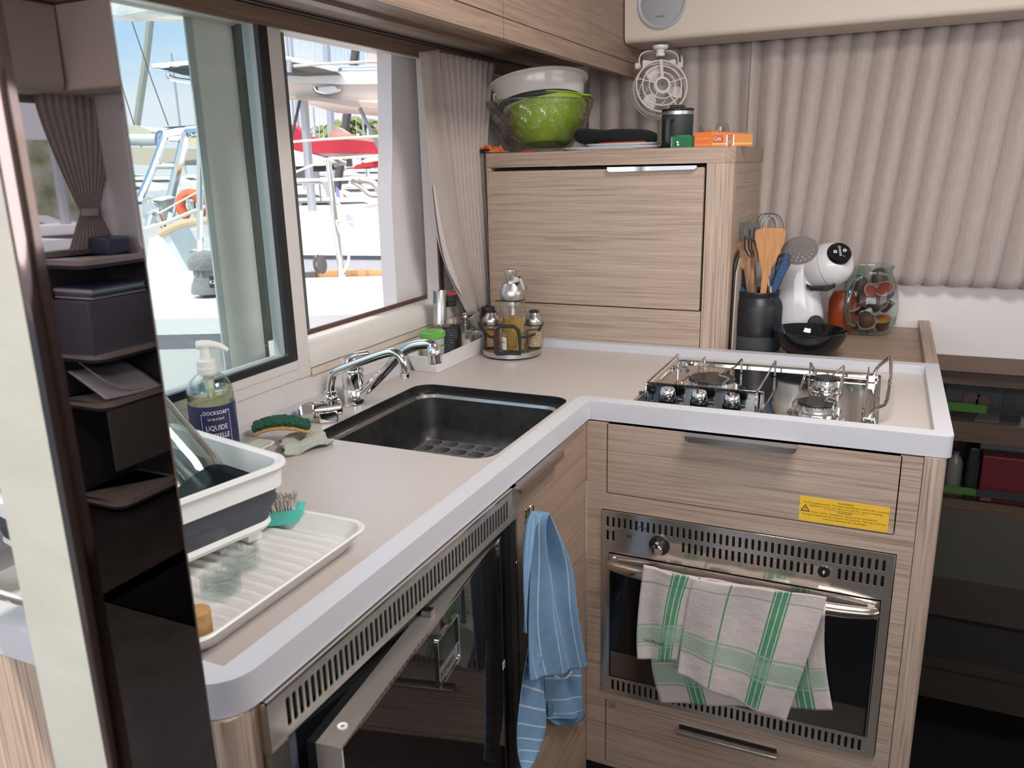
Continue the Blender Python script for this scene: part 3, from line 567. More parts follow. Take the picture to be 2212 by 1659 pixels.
# ================================================================ CURTAINS
def wave(p, sh=1.6):
    c = 0.5 + 0.5 * math.cos(p); return c ** sh
def pleat_curtain(name, label, x0, x1, n, y, z0, z1, shear, amp=0.026, flare=0.0, cat='curtain'):
    bm = new(); nu = n * 12
    def f(s, t):
        ph = 2 * math.pi * n * s
        hem = 0.0045 * math.sin(ph) * (1 - t) 
        z = z0 + (z1 - z0) * t + hem
        x = x0 + (x1 - x0) * s + shear * (1 - t) * min(1, s * 4) + 0.002 * math.sin(5 * t + 3 * s * n) * (1 - t) + 0.016 * math.sin(ph + 0.25) * min(1, s * 20)
        yy = y - amp * (0.9 + 0.1 * math.sin(7.3 * s * n)) * wave(ph, 1.9) - 0.003 * math.sin(3 * t + 9 * s)
        return (x, yy, z)
    grid(bm, f, nu, 24)
    o = obj(name, bm, CURT, smooth=0); o.data.shade_smooth(); return tag(solid(o, 0.0012), label, cat)
pleat_curtain('curtain', 'wide pleated taupe curtain across the forward window, right of the dark seam', 0.118, 0.98, 15, 1.058, 1.036, 1.697, -0.055, 0.040)
pleat_curtain('curtain', 'pleated taupe curtain panel behind fan and tall cabinet, left of the seam', -0.36, 0.116, 8, 1.064, 1.036, 1.697, 0.004, 0.036)
def px_cloth(bm, left, right, plane, n, amp, nu=60, nv=30, uv=None, wob=0.0, phase=0.0, off=0.0, sharp=1.0, pexp=None):
    """cloth between two outlines read off in the photograph and laid on a known plane, folded along its depth"""
    P0 = [plane(*p) for p in left]; P1 = [plane(*p) for p in right]
    A = smoothpath(P0, 6); Bq = smoothpath(P1, 6)
    nrm = (plane(1000, 800) - plane(1000, 500)).cross(plane(1200, 800) - plane(1000, 800)).normalized()
    if nrm.dot(CAM - P0[0]) < 0: nrm = -nrm
    def f(s, t):
        a = poly_at(A, t); b = poly_at(Bq, t); p = a + (b - a) * s
        ph = 2 * math.pi * n * s + phase + 0.8 * math.sin(4 * t + 2 * s)
        d = amp(s, t) if callable(amp) else amp
        return p + nrm * (off + d * (wave(ph, sharp)) + wob * math.sin(6 * t + 5 * s))
    grid(bm, f, nu, nv, uv); return bm
# small tied-back curtain beside the galley window
sc_ = thing('side_curtain', 'narrow taupe curtain gathered beside the galley window and tied at bottom', 'curtain', (-0.51, 0.5, 0.95))
pl = lambda px, py: PX(px, py, -0.505)
bm = new()
px_cloth(bm, [(946, 112), (955, 200), (966, 300), (975, 400), (985, 500), (1003, 590), (1030, 672)], [(1069, 138), (1058, 230), (1050, 330), (1054, 430), (1060, 530), (1064, 620), (1068, 690)], pl, 9.5, lambda s, t: 0.010 * (0.55 + 0.45 * min(1, t * 6)), 190, 40, None, 0.0, 0.5, 0.0, 1.2)
o = solid(obj('gathered_cloth', bm, CURT, sc_, smooth=0), 0.001); o.data.shade_smooth()
bm = new()
px_cloth(bm, [(905, 113), (912, 200), (921, 300), (931, 400), (943, 500), (968, 590), (1010, 680)], [(948, 108), (957, 200), (968, 300), (980, 400), (995, 500), (1014, 590), (1036, 676)], lambda a, b: PX(a, b, -0.493), 1.2, 0.006, 24, 30, None, 0.002, 2.6, 0.0, 1.0)
o = solid(obj('front_hem', bm, CURT, sc_, smooth=0), 0.0015); o.data.shade_smooth()
bm = new()
px_cloth(bm, [(934, 400), (944, 480), (955, 540), (966, 580), (985, 620)], [(938, 400), (952, 480), (966, 540), (979, 580), (999, 640)], lambda a, b: PX(a, b, -0.489), 1.0, 0.001, 4, 20)
obj('white_lining', solid and bm, mat('lining_white', (0.62, 0.57, 0.57), 0.9), sc_)
bm = new()
px_cloth(bm, [(1012, 686), (1018, 700), (1030, 712)], [(1064, 652), (1068, 680), (1068, 712)], lambda a, b: PX(a, b, -0.488), 2.0, 0.004, 16, 6, None, 0.001)
o = solid(obj('tie_band', bm, CURT, sc_, smooth=0), 0.002); o.data.shade_smooth()
# starboard side, seen mirrored in the polished post: tied curtain between two windows, shelves under it
st = thing('tied_curtain', 'tied-back taupe curtain on the starboard window, mirrored in the polished post', 'curtain', (2.66, 0.98, 1.07))
def tied(s, t):      # t = 0 top .. 1 bottom
    w_ = 0.19 if t < 0.05 else 0.19 - 0.145 * min(1, (t - 0.05) / 0.70) ** 1.3
    if t > 0.75: w_ = 0.045 + 0.075 * ((t - 0.75) / 0.25)
    c = 1.0 - 0.03 * t
    ph = 2 * math.pi * 11 * s; return (2.66 - 0.012 * wave(ph, 1.0) - 0.01, c + w_ * (s * 2 - 1), 1.69 - 0.61 * t)
bm = grid(new(), tied, 150, 40); o = obj('cloth', bm, CURT, st, smooth=0); o.data.shade_smooth()
bm = new(); lathe(bm, [(0.038, 0), (0.041, 0.012), (0.038, 0.03)], 24, None, (2.648, 0.975, 1.215)); obj('tie_band', bm, CURT, st)
vb2 = tag(bevel(obj('pelmet', extr(new(), [[(2.48, 1.71), (2.50, 1.685), (2.699, 1.685), (2.699, 1.99), (2.47, 1.99)]], -2.0, 0.83, lambda u, v, w: (u, w, v)), CREAM), 0.008, 3), 'cream padded pelmet above starboard window, mirrored at top of the post', 'pelmet')
bk = thing('starboard_shelf', 'dark rounded open shelves under starboard window, mirrored in the post', 'shelf', (2.5, 1.0, 0.0))
SHB = mat('shelf_shell', (0.06, 0.055, 0.065), 0.4); SHE = mat('shelf_edge', (0.50, 0.41, 0.37), 0.4)
bm = new(); box(bm, 2.68, 2.698, 0.70, 1.07, 0.0, 1.055); box(bm, 2.40, 2.698, 1.055, 1.07, 0.0, 1.03); box(bm, 2.66, 2.698, 0.70, 0.715, 0.0, 1.03); obj('shell', bm, SHB, bk)
for z in (0.03, 0.46, 0.66, 1.035):
    bm = new(); extr(bm, [rpoly([(2.40, 0.72), (2.69, 0.72), (2.69, 1.05), (2.40, 1.05)], [0.06, 0, 0, 0.06], 8)], z - 0.008, z + 0.006); sb = obj('shelf_board', bm, SHB, bk)
    bm = new(); extr(bm, [rpoly([(2.395, 0.715), (2.69, 0.715), (2.69, 1.055), (2.395, 1.055)], [0.065, 0, 0, 0.065], 8), rpoly([(2.410, 0.73), (2.695, 0.73), (2.695, 1.04), (2.410, 1.04)], [0.05, 0, 0, 0.05], 8)], z + 0.006, z + 0.022); obj('fiddle_rail', bm, SHE, sb)
obj('front_board', B(2.392, 2.402, 0.722, 1.048, 0.20, 0.452), mat('board_brown', (0.16, 0.135, 0.12), 0.5), bk)
cols = [(0.75, 0.76, 0.78), (0.10, 0.16, 0.30), (0.55, 0.10, 0.08), (0.12, 0.35, 0.42), (0.78, 0.78, 0.76), (0.7, 0.7, 0.7), (0.08, 0.10, 0.2)]
zz = 0.903
for i, c in enumerate(cols):
    h = 0.006; d = random.uniform(-0.012, 0.012); nm = ['white', 'navy', 'red', 'teal', 'grey-white', 'pale grey', 'dark blue'][i]
    o = bevel(obj('magazine', B(2.43 + d, 2.65 + d, 0.76, 1.02, zz, zz + h), mat('cover_%d' % i, c, 0.3)), 0.001, 1); zz += h + 0.0004
    tag(o, nm + ' magazine lying in the stack on the starboard shelf, mirrored in post', 'magazine', 'magazines on the starboard shelf')
tag(bevel(obj('document_case', B(2.43, 2.64, 0.735, 1.045, 0.668, 0.898), mat('case_grey', (0.15, 0.15, 0.175), 0.5)), 0.006), 'dark grey case standing on the middle starboard shelf, mirrored in post', 'case')
for k, (a, nm) in enumerate(((0.12, 'open white booklet with curled cover on lower starboard shelf, mirrored in post'), (-0.2, 'white printed leaflet under the curled booklet on the starboard shelf'))):
    def pg(s, t, a=a, k=k): 
        cu = 0.09 * (1 - s) ** 3 * (1 if k == 0 else 0.15)
        return (2.425 + 0.20 * t + a * 0.04 * s, 0.745 + 0.28 * s, 0.486 + 0.006 * (1 - k) + 0.10 * t + cu)
    o = solid(obj('booklet', grid(new(), pg, 16, 4), mat('page_white', (0.80, 0.78, 0.79), 0.7)), 0.003); tag(o, nm, 'booklet')
tag(bevel(obj('navigation_unit', B(2.50, 2.62, 0.93, 1.04, 1.058, 1.13), mat('unit_navy', (0.05, 0.055, 0.09), 0.4)), 0.01), 'dark blue box standing on top of the starboard shelf beside the tied curtain', 'box')
# ================================================================ STAIRWELL, right of the galley: shelves with green-edged bars, base colours darkened for the shade
sw = thing('stairwell_shelves', 'oak bookshelves with green-edged retaining bars down in the dark stairwell', 'shelf', (1.0, 1.15, 0.4))
bm = new(); box(bm, 0.656, 1.6, 1.118, 1.30, 0.606, 0.632); box(bm, 0.656, 1.6, 1.118, 1.30, 0.372, 0.392); box(bm, 0.656, 1.6, 1.116, 1.13, 0.575, 0.63); box(bm, 0.656, 1.6, 1.116, 1.13, 0.355, 0.390)
box(bm, 0.656, 1.6, 1.30, 1.31, 0.30, 0.80); box(bm, 0.656, 1.6, 1.112, 1.125, 0.745, 0.792)
obj('shelf_frame', bm, DARKW, sw)
GRN = mat('bar_green', (0.045, 0.12, 0.02), 0.3); BARG = mat('bar_smoke', (0.022, 0.028, 0.030), 0.2)
for z0, z1 in ((0.668, 0.690), (0.417, 0.437)):
    r = obj('retaining_bar', B(0.80, 1.6, 1.104, 1.110, z0, z1), BARG, sw); obj('green_end', B(0.66, 0.805, 1.103, 1.111, z0, z1), GRN, r, label='green end of the bar')
ph = thing('framed_photo', 'dark framed photograph of two people standing behind the upper green bar', 'photograph', (0.80, 1.14, 0.632))
obj('print', B(0.700, 0.895, 1.140, 1.144, 0.633, 0.748), mat('photo_sky', (0.030, 0.034, 0.038), 0.3), ph)
SK = mat('photo_skin', (0.045, 0.024, 0.018), 0.5); HR = mat('photo_hair', (0.012, 0.009, 0.009), 0.6)
bm = new(); extr(bm, [circ(0.765, 0.693, 0.020, 24, 0.025)], 1.137, 1.139, 'xz'); extr(bm, [circ(0.797, 0.688, 0.019, 24, 0.023)], 1.137, 1.139, 'xz'); obj('faces', bm, SK, ph)
bm = new(); extr(bm, [circ(0.765, 0.703, 0.0235, 24, 0.0235)], 1.1385, 1.1395, 'xz'); extr(bm, [circ(0.799, 0.697, 0.0225, 24, 0.0225)], 1.1385, 1.1395, 'xz'); extr(bm, [circ(0.862, 0.70, 0.017, 16, 0.045)], 1.137, 1.139, 'xz'); obj('hair_and_tree', bm, HR, ph)
bm = new(); extr(bm, [rpoly([(0.775, 0.633), (0.845, 0.633), (0.838, 0.668), (0.80, 0.675)], 0.006)], 1.136, 1.138, 'xz'); obj('light_shirt', bm, mat('photo_shirt', (0.07, 0.055, 0.055), 0.6), ph)
bm = new(); extr(bm, [rpoly([(0.72, 0.633), (0.775, 0.633), (0.783, 0.668), (0.745, 0.668)], 0.006)], 1.136, 1.138, 'xz'); obj('dark_shirt', bm, mat('photo_dark', (0.016, 0.012, 0.012), 0.6), ph)
rb = thing('ring_binder', 'dark red folder standing on the lower stairwell shelf', 'folder', (0.9, 1.15, 0.392))
bevel(obj('cover', B(0.815, 1.05, 1.132, 1.20, 0.393, 0.533), mat('folder_red', (0.085, 0.006, 0.010), 0.4), rb), 0.002)
obj('elastic', (lambda b: tube(b, [(0.816, 1.1312, 0.48), (0.868, 1.1312, 0.532)], 0.0009, 6))(new()), mat('elastic_dark', (0.05, 0.02, 0.02), 0.6), rb)
lb = obj('label_sticker', B(0.822, 0.848, 1.1308, 1.1316, 0.396, 0.410), mat('label_dim', (0.16, 0.12, 0.11), 0.6), rb)
bm = new(); text(bm, 'LEGALLY', (0.835, 1.1305, 0.401), XR, ZU, 0.006, 0.022, 'c', 0.0001); obj('label_lettering', bm, INK, lb)
tag(bevel(obj('black_folder', B(0.780, 0.803, 1.132, 1.22, 0.393, 0.552), BLACK), 0.002), 'black file standing left of the dark red folder on the stairwell shelf', 'folder')
tag(bevel(obj('grey_folder', B(0.812, 1.08, 1.206, 1.235, 0.393, 0.560), mat('folder_grey', (0.12, 0.12, 0.125), 0.4)), 0.003), 'grey folder standing behind the dark red folder', 'folder')
bm = new(); lathe(bm, [(0, 0), (0.022, 0), (0.022, 0.08), (0.018, 0.10), (0.011, 0.112), (0.011, 0.125), (0, 0.125)], 24, None, (0.752, 1.20, 0.393)); tag(obj('grey_bottle', bm, mat('bottle_dim', (0.14, 0.14, 0.14), 0.3)), 'dim grey bottle on the lower stairwell shelf left of the black file', 'bottle')
bm = new(); lathe(bm, [(0, 0), (0.020, 0), (0.020, 0.085), (0.014, 0.12), (0, 0.125)], 24, None, (0.705, 1.16, 0.393)); tag(obj('red_bottle', bm, mat('bottle_red', (0.12, 0.008, 0.01), 0.3)), 'dark red bottle on the lower stairwell shelf nearest the worktop', 'bottle')
# steps in the stairwell
sp_ = thing('stair_steps', 'dark stairwell steps leading down beside the galley', 'steps', (1.1, 1.0, -0.4))
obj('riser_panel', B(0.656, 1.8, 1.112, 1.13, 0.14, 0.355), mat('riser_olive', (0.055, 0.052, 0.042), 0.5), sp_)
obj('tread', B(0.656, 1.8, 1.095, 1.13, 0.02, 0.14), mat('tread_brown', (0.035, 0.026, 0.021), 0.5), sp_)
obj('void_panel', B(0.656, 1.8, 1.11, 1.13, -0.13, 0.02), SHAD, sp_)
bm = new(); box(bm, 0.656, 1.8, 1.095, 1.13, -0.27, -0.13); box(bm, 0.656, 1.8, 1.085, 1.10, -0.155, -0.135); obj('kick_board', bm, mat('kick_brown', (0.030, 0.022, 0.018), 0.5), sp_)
# ================================================================ TOWELS
GR = (0.055, 0.27, 0.13); PG = (0.27, 0.42, 0.30); WT = (0.58, 0.505, 0.48)
bands = []
for L, c, wd in ((0, 0.69, 0.062), (10, 0.70, 0.15), (20, 0.24, 0.05), (20, 0.86, 0.05)):
    bands += [(0, L + c, wd, GR, 0.95), (0, L + c - wd * 0.72, wd * 0.07, WT, 1), (0, L + c, wd * 0.07, WT, 1), (0, L + c + wd * 0.72, wd * 0.07, WT, 1)]
bands += [(0, 0.30, 0.007, GR, 0.9), (1, 0.20, 0.008, GR, 0.6), (1, 0.70, 0.056, PG, 0.7), (1, 0.625, 0.008, PG, 0.9), (1, 0.775, 0.008, PG, 0.9), (1, 0.985, 0.012, (0.72, 0.65, 0.62), 1)]
bands += [(1, 10.18, 0.010, GR, 0.6), (1, 10.68, 0.085, PG, 0.7), (1, 10.57, 0.008, PG, 0.9), (1, 10.79, 0.008, PG, 0.9), (1, 20.72, 0.07, PG, 0.7), (1, 20.63, 0.008, PG, 0.9), (1, 20.81, 0.008, PG, 0.9)]
TT = stripes('tea_towel', WT, bands)
tw = thing('tea_towel', 'white tea towel with green check stripes hanging over the oven door handle', 'towel', (0.27, -0.05, 0.58))
yp = lambda y: (lambda px, py: PY(px, py, y))
def lay(name, L_, R_, y, n, amp, k, nu=48, nv=30, wob=0.002, ph=0.0):
    bm = new(); px_cloth(bm, L_, R_, yp(y), n, amp, nu, nv, lambda s, t: (10 * k + s, 10 * k + t), wob, ph)
    o = solid(obj(name, bm, TT, tw, smooth=0), 0.0012); o.data.shade_smooth(); return o
lay('back_layer', [(1404, 1225), (1406, 1330), (1408, 1440), (1428, 1516)], [(1784, 1292), (1781, 1380), (1786, 1450), (1799, 1534)], -0.020, 3.2, 0.004, 2, ph=1.0)
mf = lay('front_layer', [(1500, 1250), (1487, 1290), (1472, 1375), (1464, 1453)], [(1786, 1290), (1770, 1345), (1733, 1455), (1697, 1560)], -0.063, 2.3, lambda s, t: 0.004 + 0.005 * t, 0, ph=2.4)
sf = lay('folded_side_layer', [(1392, 1217), (1383, 1290), (1376, 1370), (1378, 1420)], [(1506, 1252), (1488, 1300), (1474, 1370), (1462, 1428)], -0.060, 1.6, 0.006, 1, 24, 24, ph=0.4)
def over(s, t):     # the part that lies over the bar
    a = math.pi * t; px = 1392 + (1786 - 1392) * s; py = 1216 + (1290 - 1216) * s
    P = PY(px, py, -0.0435); return (P.x, -0.0400 - 0.0155 * math.cos(a) - 0.002 * math.sin(20 * s), 0.596 + 0.0150 * math.sin(a) + 0.001 * math.sin(31 * s) - (0.012 if t in (0, 1) else 0))
bm = grid(new(), over, 60, 10, lambda s, t: (0.0 + s, 0.02)); o = solid(obj('fold_over_bar', bm, TT, tw, smooth=0), 0.0012); o.data.shade_smooth()
bm = new(); text(bm, 'FleuryMichon', PY(1433, 1397, -0.0745), (-1, 0, 0.07), (0, 0, 1), 0.0085, 0.040, 'l', -0.0002)
obj('printed_name', bm, INK, sf)
BL = (0.155, 0.285, 0.44); WS = (0.50, 0.58, 0.68)
bb_ = [(0, c, 0.007, WS, 0.85) for c in (0.10, 0.28, 0.47, 0.66, 0.85)] + [(1, 10 + c, 0.007, WS, 0.85) for c in (0.12, 0.24, 0.37, 0.50, 0.62, 0.74, 0.87)] + [(1, 20 + c, 0.010, WS, 0.8) for c in (0.15, 0.42, 0.66, 0.86)]
BT = stripes('blue_towel', BL, bb_)
bt = thing('kitchen_towel', 'blue linen towel with thin white stripes hanging on a wire hook beside fridge', 'towel', (0.02, -0.29, 0.45))
q = lambda *p: [(1060 + a / 2.865, 1080 + b / 2.865) for a, b in p]
def blay(name, L_, R_, x, n, amp, k, nu=44, nv=44, wob=0.002, ph=0.0, m=BT):
    bm = new(); px_cloth(bm, q(*L_), q(*R_), lambda a, b: PX(a, b, x), n, amp, nu, nv, lambda s, t: (10 * k + s, 10 * k + t), wob, ph)
    o = solid(obj(name, bm, m, bt, smooth=0), 0.0014); o.data.shade_smooth(); return o
blay('tail', [(205, 900), (172, 1150), (152, 1380), (150, 1560), (158, 1650)], [(330, 1000), (330, 1200), (330, 1400), (285, 1540), (215, 1665)], 0.020, 1.3, 0.012, 1, ph=1.2)
blay('lower_fold', [(322, 1040), (330, 1200), (336, 1330), (350, 1352)], [(545, 1020), (553, 1180), (565, 1300), (568, 1345)], 0.010, 1.4, 0.010, 2, 30, 24, ph=2.0)
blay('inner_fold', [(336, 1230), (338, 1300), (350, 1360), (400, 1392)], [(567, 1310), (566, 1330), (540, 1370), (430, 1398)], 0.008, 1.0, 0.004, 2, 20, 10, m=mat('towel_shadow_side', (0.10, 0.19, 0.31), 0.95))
blay('front_flap', [(238, 72), (196, 165), (190, 420), (192, 760), (202, 1000), (212, 1112)], [(285, 68), (352, 160), (440, 380), (482, 640), (535, 850), (588, 1028)], 0.030, 2.2, lambda s, t: 0.004 + 0.022 * (1 - t) + 0.006 * t, 0, 60, 60, 0.003, 0.3)
blay('top_bunch', [(236, 72), (200, 150), (188, 300), (189, 520), (196, 820)], [(262, 66), (252, 150), (235, 300), (215, 520), (205, 820)], 0.046, 1.0, 0.006, 0, 14, 40)
bm = new(); tube(bm, smoothpath([tuple(PX(1060 + a / 2.865, 1080 + b / 2.865, 0.018)) for a, b in ((400, 1085), (430, 1104), (470, 1096), (500, 1062))], 5), 0.0022, 6); obj('hanging_loop', bm, PAPER, bt)
# ================================================================ TAPS
mx = thing('mixer_tap', 'chrome single-lever mixer tap with long slanting spout behind the sink', 'tap', (-0.463, -0.128, SF))
bm = new(); lathe(bm, [(0, 0), (0.0235, 0), (0.0235, 0.004), (0.0215, 0.006), (0.0215, 0.036), (0.0208, 0.037), (0.0215, 0.038), (0.0225, 0.070), (0.0225, 0.076), (0.0215, 0.078), (0.022, 0.080), (0.0205, 0.094), (0.014, 0.102), (0, 0.104)], 40, None, (-0.463, -0.128, SF)); obj('body', bm, CHROME, mx)
bm = new()
def lever(s, t):
    a = 2 * math.pi * s; k = t; w_ = 0.014 * math.sin(math.pi * min(1, 0.25 + 0.72 * k)) * (1.15 - 0.2 * k); h_ = 0.009 * (1 - 0.45 * k) * (1 if 0 < k < 1 else 0.1)
    if k in (0, 1): w_ *= 0.3
    c = Vector((-0.487, -0.128, 0.998)).lerp(Vector((-0.418, -0.128, 1.023)), k) + Vector((0, 0, 0.005 * math.sin(math.pi * k)))
    return c + Vector((0, 1, 0)) * w_ * math.cos(a) + Vector((-0.3, 0, 1)).normalized() * h_ * math.sin(a)
grid(bm, lever, 20, 14, close_u=True); obj('lever', bm, CHROME, mx)
bm = new(); sp_pts = smoothpath([(-0.452, -0.127, 0.928), (-0.400, -0.126, 0.975), (-0.346, -0.125, 1.0265), (-0.3174, -0.125, 1.0437), (-0.285, -0.125, 1.0500), (-0.268, -0.125, 1.0480)], 6)
tube(bm, sp_pts, [0.0105 - 0.0012 * i / len(sp_pts) for i in range(len(sp_pts))], 16); obj('spout', bm, CHROME, mx)
bm = new(); nz_ = bm; R_ = aim((0.10, 0, -1)).to_3x3(); lathe(nz_, [(0, -0.010), (0.008, -0.009), (0.0125, -0.003), (0.0130, 0.012), (0.0125, 0.0125), (0.0135, 0.013), (0.0135, 0.029), (0.012, 0.031), (0, 0.030)], 28, R_, (-0.2715, -0.125, 1.0440)); obj('nozzle', bm, CHROME, mx)
ts = thing('seawater_tap', 'second chrome tap with bent spout and blue-marked side valve', 'tap', (-0.455, -0.24, SF))
A_ = Vector((-0.428, -0.218, 0.936)); B_ = Vector((-0.490, -0.272, 0.932)); D_ = (B_ - A_).normalized(); R_ = aim(D_).to_3x3()
bm = new(); lathe(bm, [(0, 0), (0.013, 0), (0.0165, 0.003), (0.0165, 0.028), (0.0155, 0.029), (0.0165, 0.030), (0.0165, 0.036), (0.0155, 0.052)], 28, R_, A_); obj('valve_body', bm, CHROME, ts)
bm = new(); lathe(bm, [(0.0155, 0.052), (0.0175, 0.056), (0.0185, 0.075), (0.0165, 0.079), (0.006, 0.080)], 6, R_, A_); kb = obj('valve_knob', bm, CHROME, ts, smooth=20)
bm = new(); lathe(bm, [(0.0058, 0.080), (0.0055, 0.0818), (0, 0.082)], 20, R_, A_); obj('blue_cap', bm, mat('cap_blue', (0.01, 0.05, 0.45), 0.3), kb, label='blue cap of the valve')
bm = new(); box(bm, -0.018, 0.018, -0.018, 0.018, 0, 0.024, Matrix.Translation((-0.449, -0.236, SF)) @ Matrix.Rotation(0.72, 4, 'Z')); bevel(obj('base', bm, CHROME, ts), 0.003)
bm = new(); lathe(bm, [(0, 0), (0.009, 0), (0.009, 0.008), (0.0125, 0.010), (0.0135, 0.014), (0.0125, 0.018), (0.0105, 0.020), (0.0115, 0.026), (0, 0.028)], 28, None, (-0.4395, -0.235, 0.944)); obj('collar', bm, CHROME, ts)
bm = new(); pth = smoothpath([(-0.4393, -0.235, 0.966), (-0.4370, -0.235, 0.985), (-0.4290, -0.235, 1.0035), (-0.412, -0.235, 1.0145), (-0.3605, -0.235, 1.0350), (-0.308, -0.235, 1.0540), (-0.287, -0.235, 1.0560), (-0.275, -0.235, 1.0470), (-0.2705, -0.235, 1.030), (-0.2705, -0.235, 1.019)], 6)
tube(bm, pth, 0.0078, 16); obj('spout', bm, CHROME, ts)
bm = new(); lathe(bm, [(0.0078, 0.008), (0.0095, 0.007), (0.0095, 0.003), (0.0088, 0.002), (0.0088, -0.004), (0, -0.004)], 24, None, (-0.2705, -0.235, 1.014)); obj('nozzle', bm, CHROME, ts)
# ================================================================ HOB
hb = thing('hob', 'three-burner stainless steel gas hob with wire pan supports sunk in worktop', 'hob', (0.3, 0.25, SF))
bm = new(); extr(bm, [rr(0.0670, 0.5190, 0.0370, 0.4520, 0.012), rr(0.0790, 0.5070, 0.0450, 0.4370, 0.02, 6)], SF, 0.9165); obj('outer_frame', bevel and bm, HOBST, hb)
bm = new(); extr(bm, [rr(0.0785, 0.5075, 0.0445, 0.4375, 0.02, 6)], SF, 0.9125); obj('drip_tray', bm, HOBST, hb)
bm = new(); tube(bm, [(x, y, 0.9168) for x, y in rr(0.0745, 0.5115, 0.0410, 0.4445, 0.016, 6)], 0.0032, 8, closed=True); obj('raised_edge', bm, HOBST, hb)
cp = obj('control_panel', B(0.0790, 0.312, 0.0380, 0.1360, 0.9125, 0.9185), BLKGL, hb)
bm = new(); box(bm, 0.0790, 0.3130, 0.134, 0.136, 0.9125, 0.9420); bevel(obj('heat_shield', bm, mat('shield_steel', (0.30, 0.30, 0.30), 0.12, 1.0), hb), 0.0008)
obj('shield_side', extr(new(), [[(0.055, 0.9125), (0.136, 0.9125), (0.136, 0.942), (0.130, 0.942), (0.120, 0.925), (0.055, 0.918)]], 0.3115, 0.3130, 'yz'), HOBST, hb)
for (x, y) in ((0.1335, 0.092), (0.1960, 0.0915), (0.2590, 0.0905)):
    bm = new(); lathe(bm, [(0, 0), (0.0175, 0), (0.0175, 0.004), (0.0155, 0.007), (0.0145, 0.008)], 36, None, (x, y, 0.9195)); k_ = obj('knob', bm, BLKGL, hb)
    bm = new(); lathe(bm, [(0.0150, 0.007), (0.0155, 0.009), (0.0145, 0.0225), (0.0130, 0.0245), (0, 0.0246)], 36, None, (x, y, 0.9195)); obj('knob_cap', bm, CHROME, k_)
bm = new()
for (x, y) in ((0.105, 0.08), (0.167, 0.08), (0.23, 0.08)):
    extr(bm, [circ(x, y, 0.0010, 8)], 0.9185, 0.9188)
for (x, y) in ((0.155, 0.108), (0.217, 0.108), (0.28, 0.108)):
    for d in (-0.003, 0, 0.003): extr(bm, [circ(x + d, y, 0.0012, 8), circ(x + d, y, 0.0007, 8)], 0.9185, 0.9188)
obj('panel_marks', bm, PAPER, cp)
ALU = mat('burner_aluminium', (0.72, 0.71, 0.69), 0.25, 0.9); ENA = noisy('burner_enamel', (0.012, 0.011, 0.010), (0.03, 0.026, 0.022), 30, 0.35)
for (x, y, r) in ((0.1945, 0.222, 0.0475), (0.4145, 0.302, 0.0225), (0.4115, 0.112, 0.0345)):
    bm = new(); lathe(bm, [(r * 1.55, 0), (r * 1.5, 0.003), (r * 1.22, 0.004), (r * 1.18, 0.009), (r * 0.9, 0.010), (0, 0.010)], 48, None, (x, y, 0.9125)); b_ = obj('burner', bm, HOBST, hb)
    bm = new(); prof = [(r * 1.10, 0.008), (r * 1.14, 0.012), (r * 0.98, 0.0135), (r * 0.96, 0.0235), (0, 0.0235)]; lathe(bm, prof, 48, None, (x, y, 0.9125)); obj('burner_head', bm, ALU, b_)
    bm = new(); N = 64; 
    for kk in range(N):
        a = 2 * math.pi * kk / N; 
        if kk % 2 == 0: box(bm, -0.0006, 0.0006, -0.0006, 0.0012, 0, 0.0025, Matrix.Translation((x, y, 0.9125 + 0.0205)) @ Matrix.Rotation(a, 4, 'Z') @ Matrix.Translation((0, r * 0.965, 0)))
    obj('flame_ports', bm, SHAD, b_)
    bm = new(); lathe(bm, [(0, 0.0225), (r * 0.985, 0.0225), (r * 1.0, 0.0245), (r * 0.97, 0.0275), (r * 0.55, 0.0268), (0, 0.0262)], 48, None, (x, y, 0.9125)); obj('burner_cap', bm, ENA, b_)
    bm = new(); cyl(bm, (x + r * 1.12, y - r * 0.3, 0.9125), 0.0022, 0.020, 10); obj('igniter', bm, PAPER, b_)
WIR = mat('wire_steel', (0.62, 0.57, 0.52), 0.12, 1.0); gz = 0.9455
def wire(pts, r=0.0021):
    bm = new(); tube(bm, smoothpath(pts, 3) if False else [Vector(p) for p in pts], r, 8); obj('support_wire', bm, WIR, hb)
def rnd(pts, r=0.006):
    P = [Vector(p) for p in pts]; out = [P[0]]
    for i in range(1, len(P) - 1):
        a = (P[i - 1] - P[i]); b = (P[i + 1] - P[i]); d = min(r, a.length / 2.1, b.length / 2.1)
        p0 = P[i] + a.normalized() * d; p2 = P[i] + b.normalized() * d
        for k in range(5): t = k / 4; out.append(p0 * (1 - t) ** 2 + P[i] * 2 * t * (1 - t) + p2 * t * t)
    out.append(P[-1]); return out
g = gz
wire(rnd([(0.0855, 0.385, 0.916), (0.0855, 0.385, g), (0.0850, 0.108, g), (0.0845, 0.104, 0.920)]))
wire(rnd([(0.1490, 0.378, 0.914), (0.1490, 0.378, g), (0.1515, 0.290, g), (0.1795, 0.238, g), (0.1530, 0.202, g), (0.1490, 0.142, g), (0.149, 0.138, 0.92)]))
wire(rnd([(0.2303, 0.385, 0.914), (0.2303, 0.385, g), (0.2285, 0.304, g), (0.2075, 0.222, g), (0.2330, 0.204, g), (0.2315, 0.142, g), (0.2315, 0.138, 0.92)]))
wire(rnd([(0.3040, 0.378, 0.914), (0.3040, 0.378, g + 0.003), (0.3015, 0.118, g), (0.3015, 0.11, 0.914)]))
wire(rnd([(0.3752, 0.396, 0.914), (0.3752, 0.396, g), (0.3955, 0.300, g), (0.3740, 0.279, g), (0.3757, 0.158, g), (0.3953, 0.118, g), (0.3765, 0.094, g), (0.3727, 0.066, g), (0.3727, 0.064, 0.914)]))
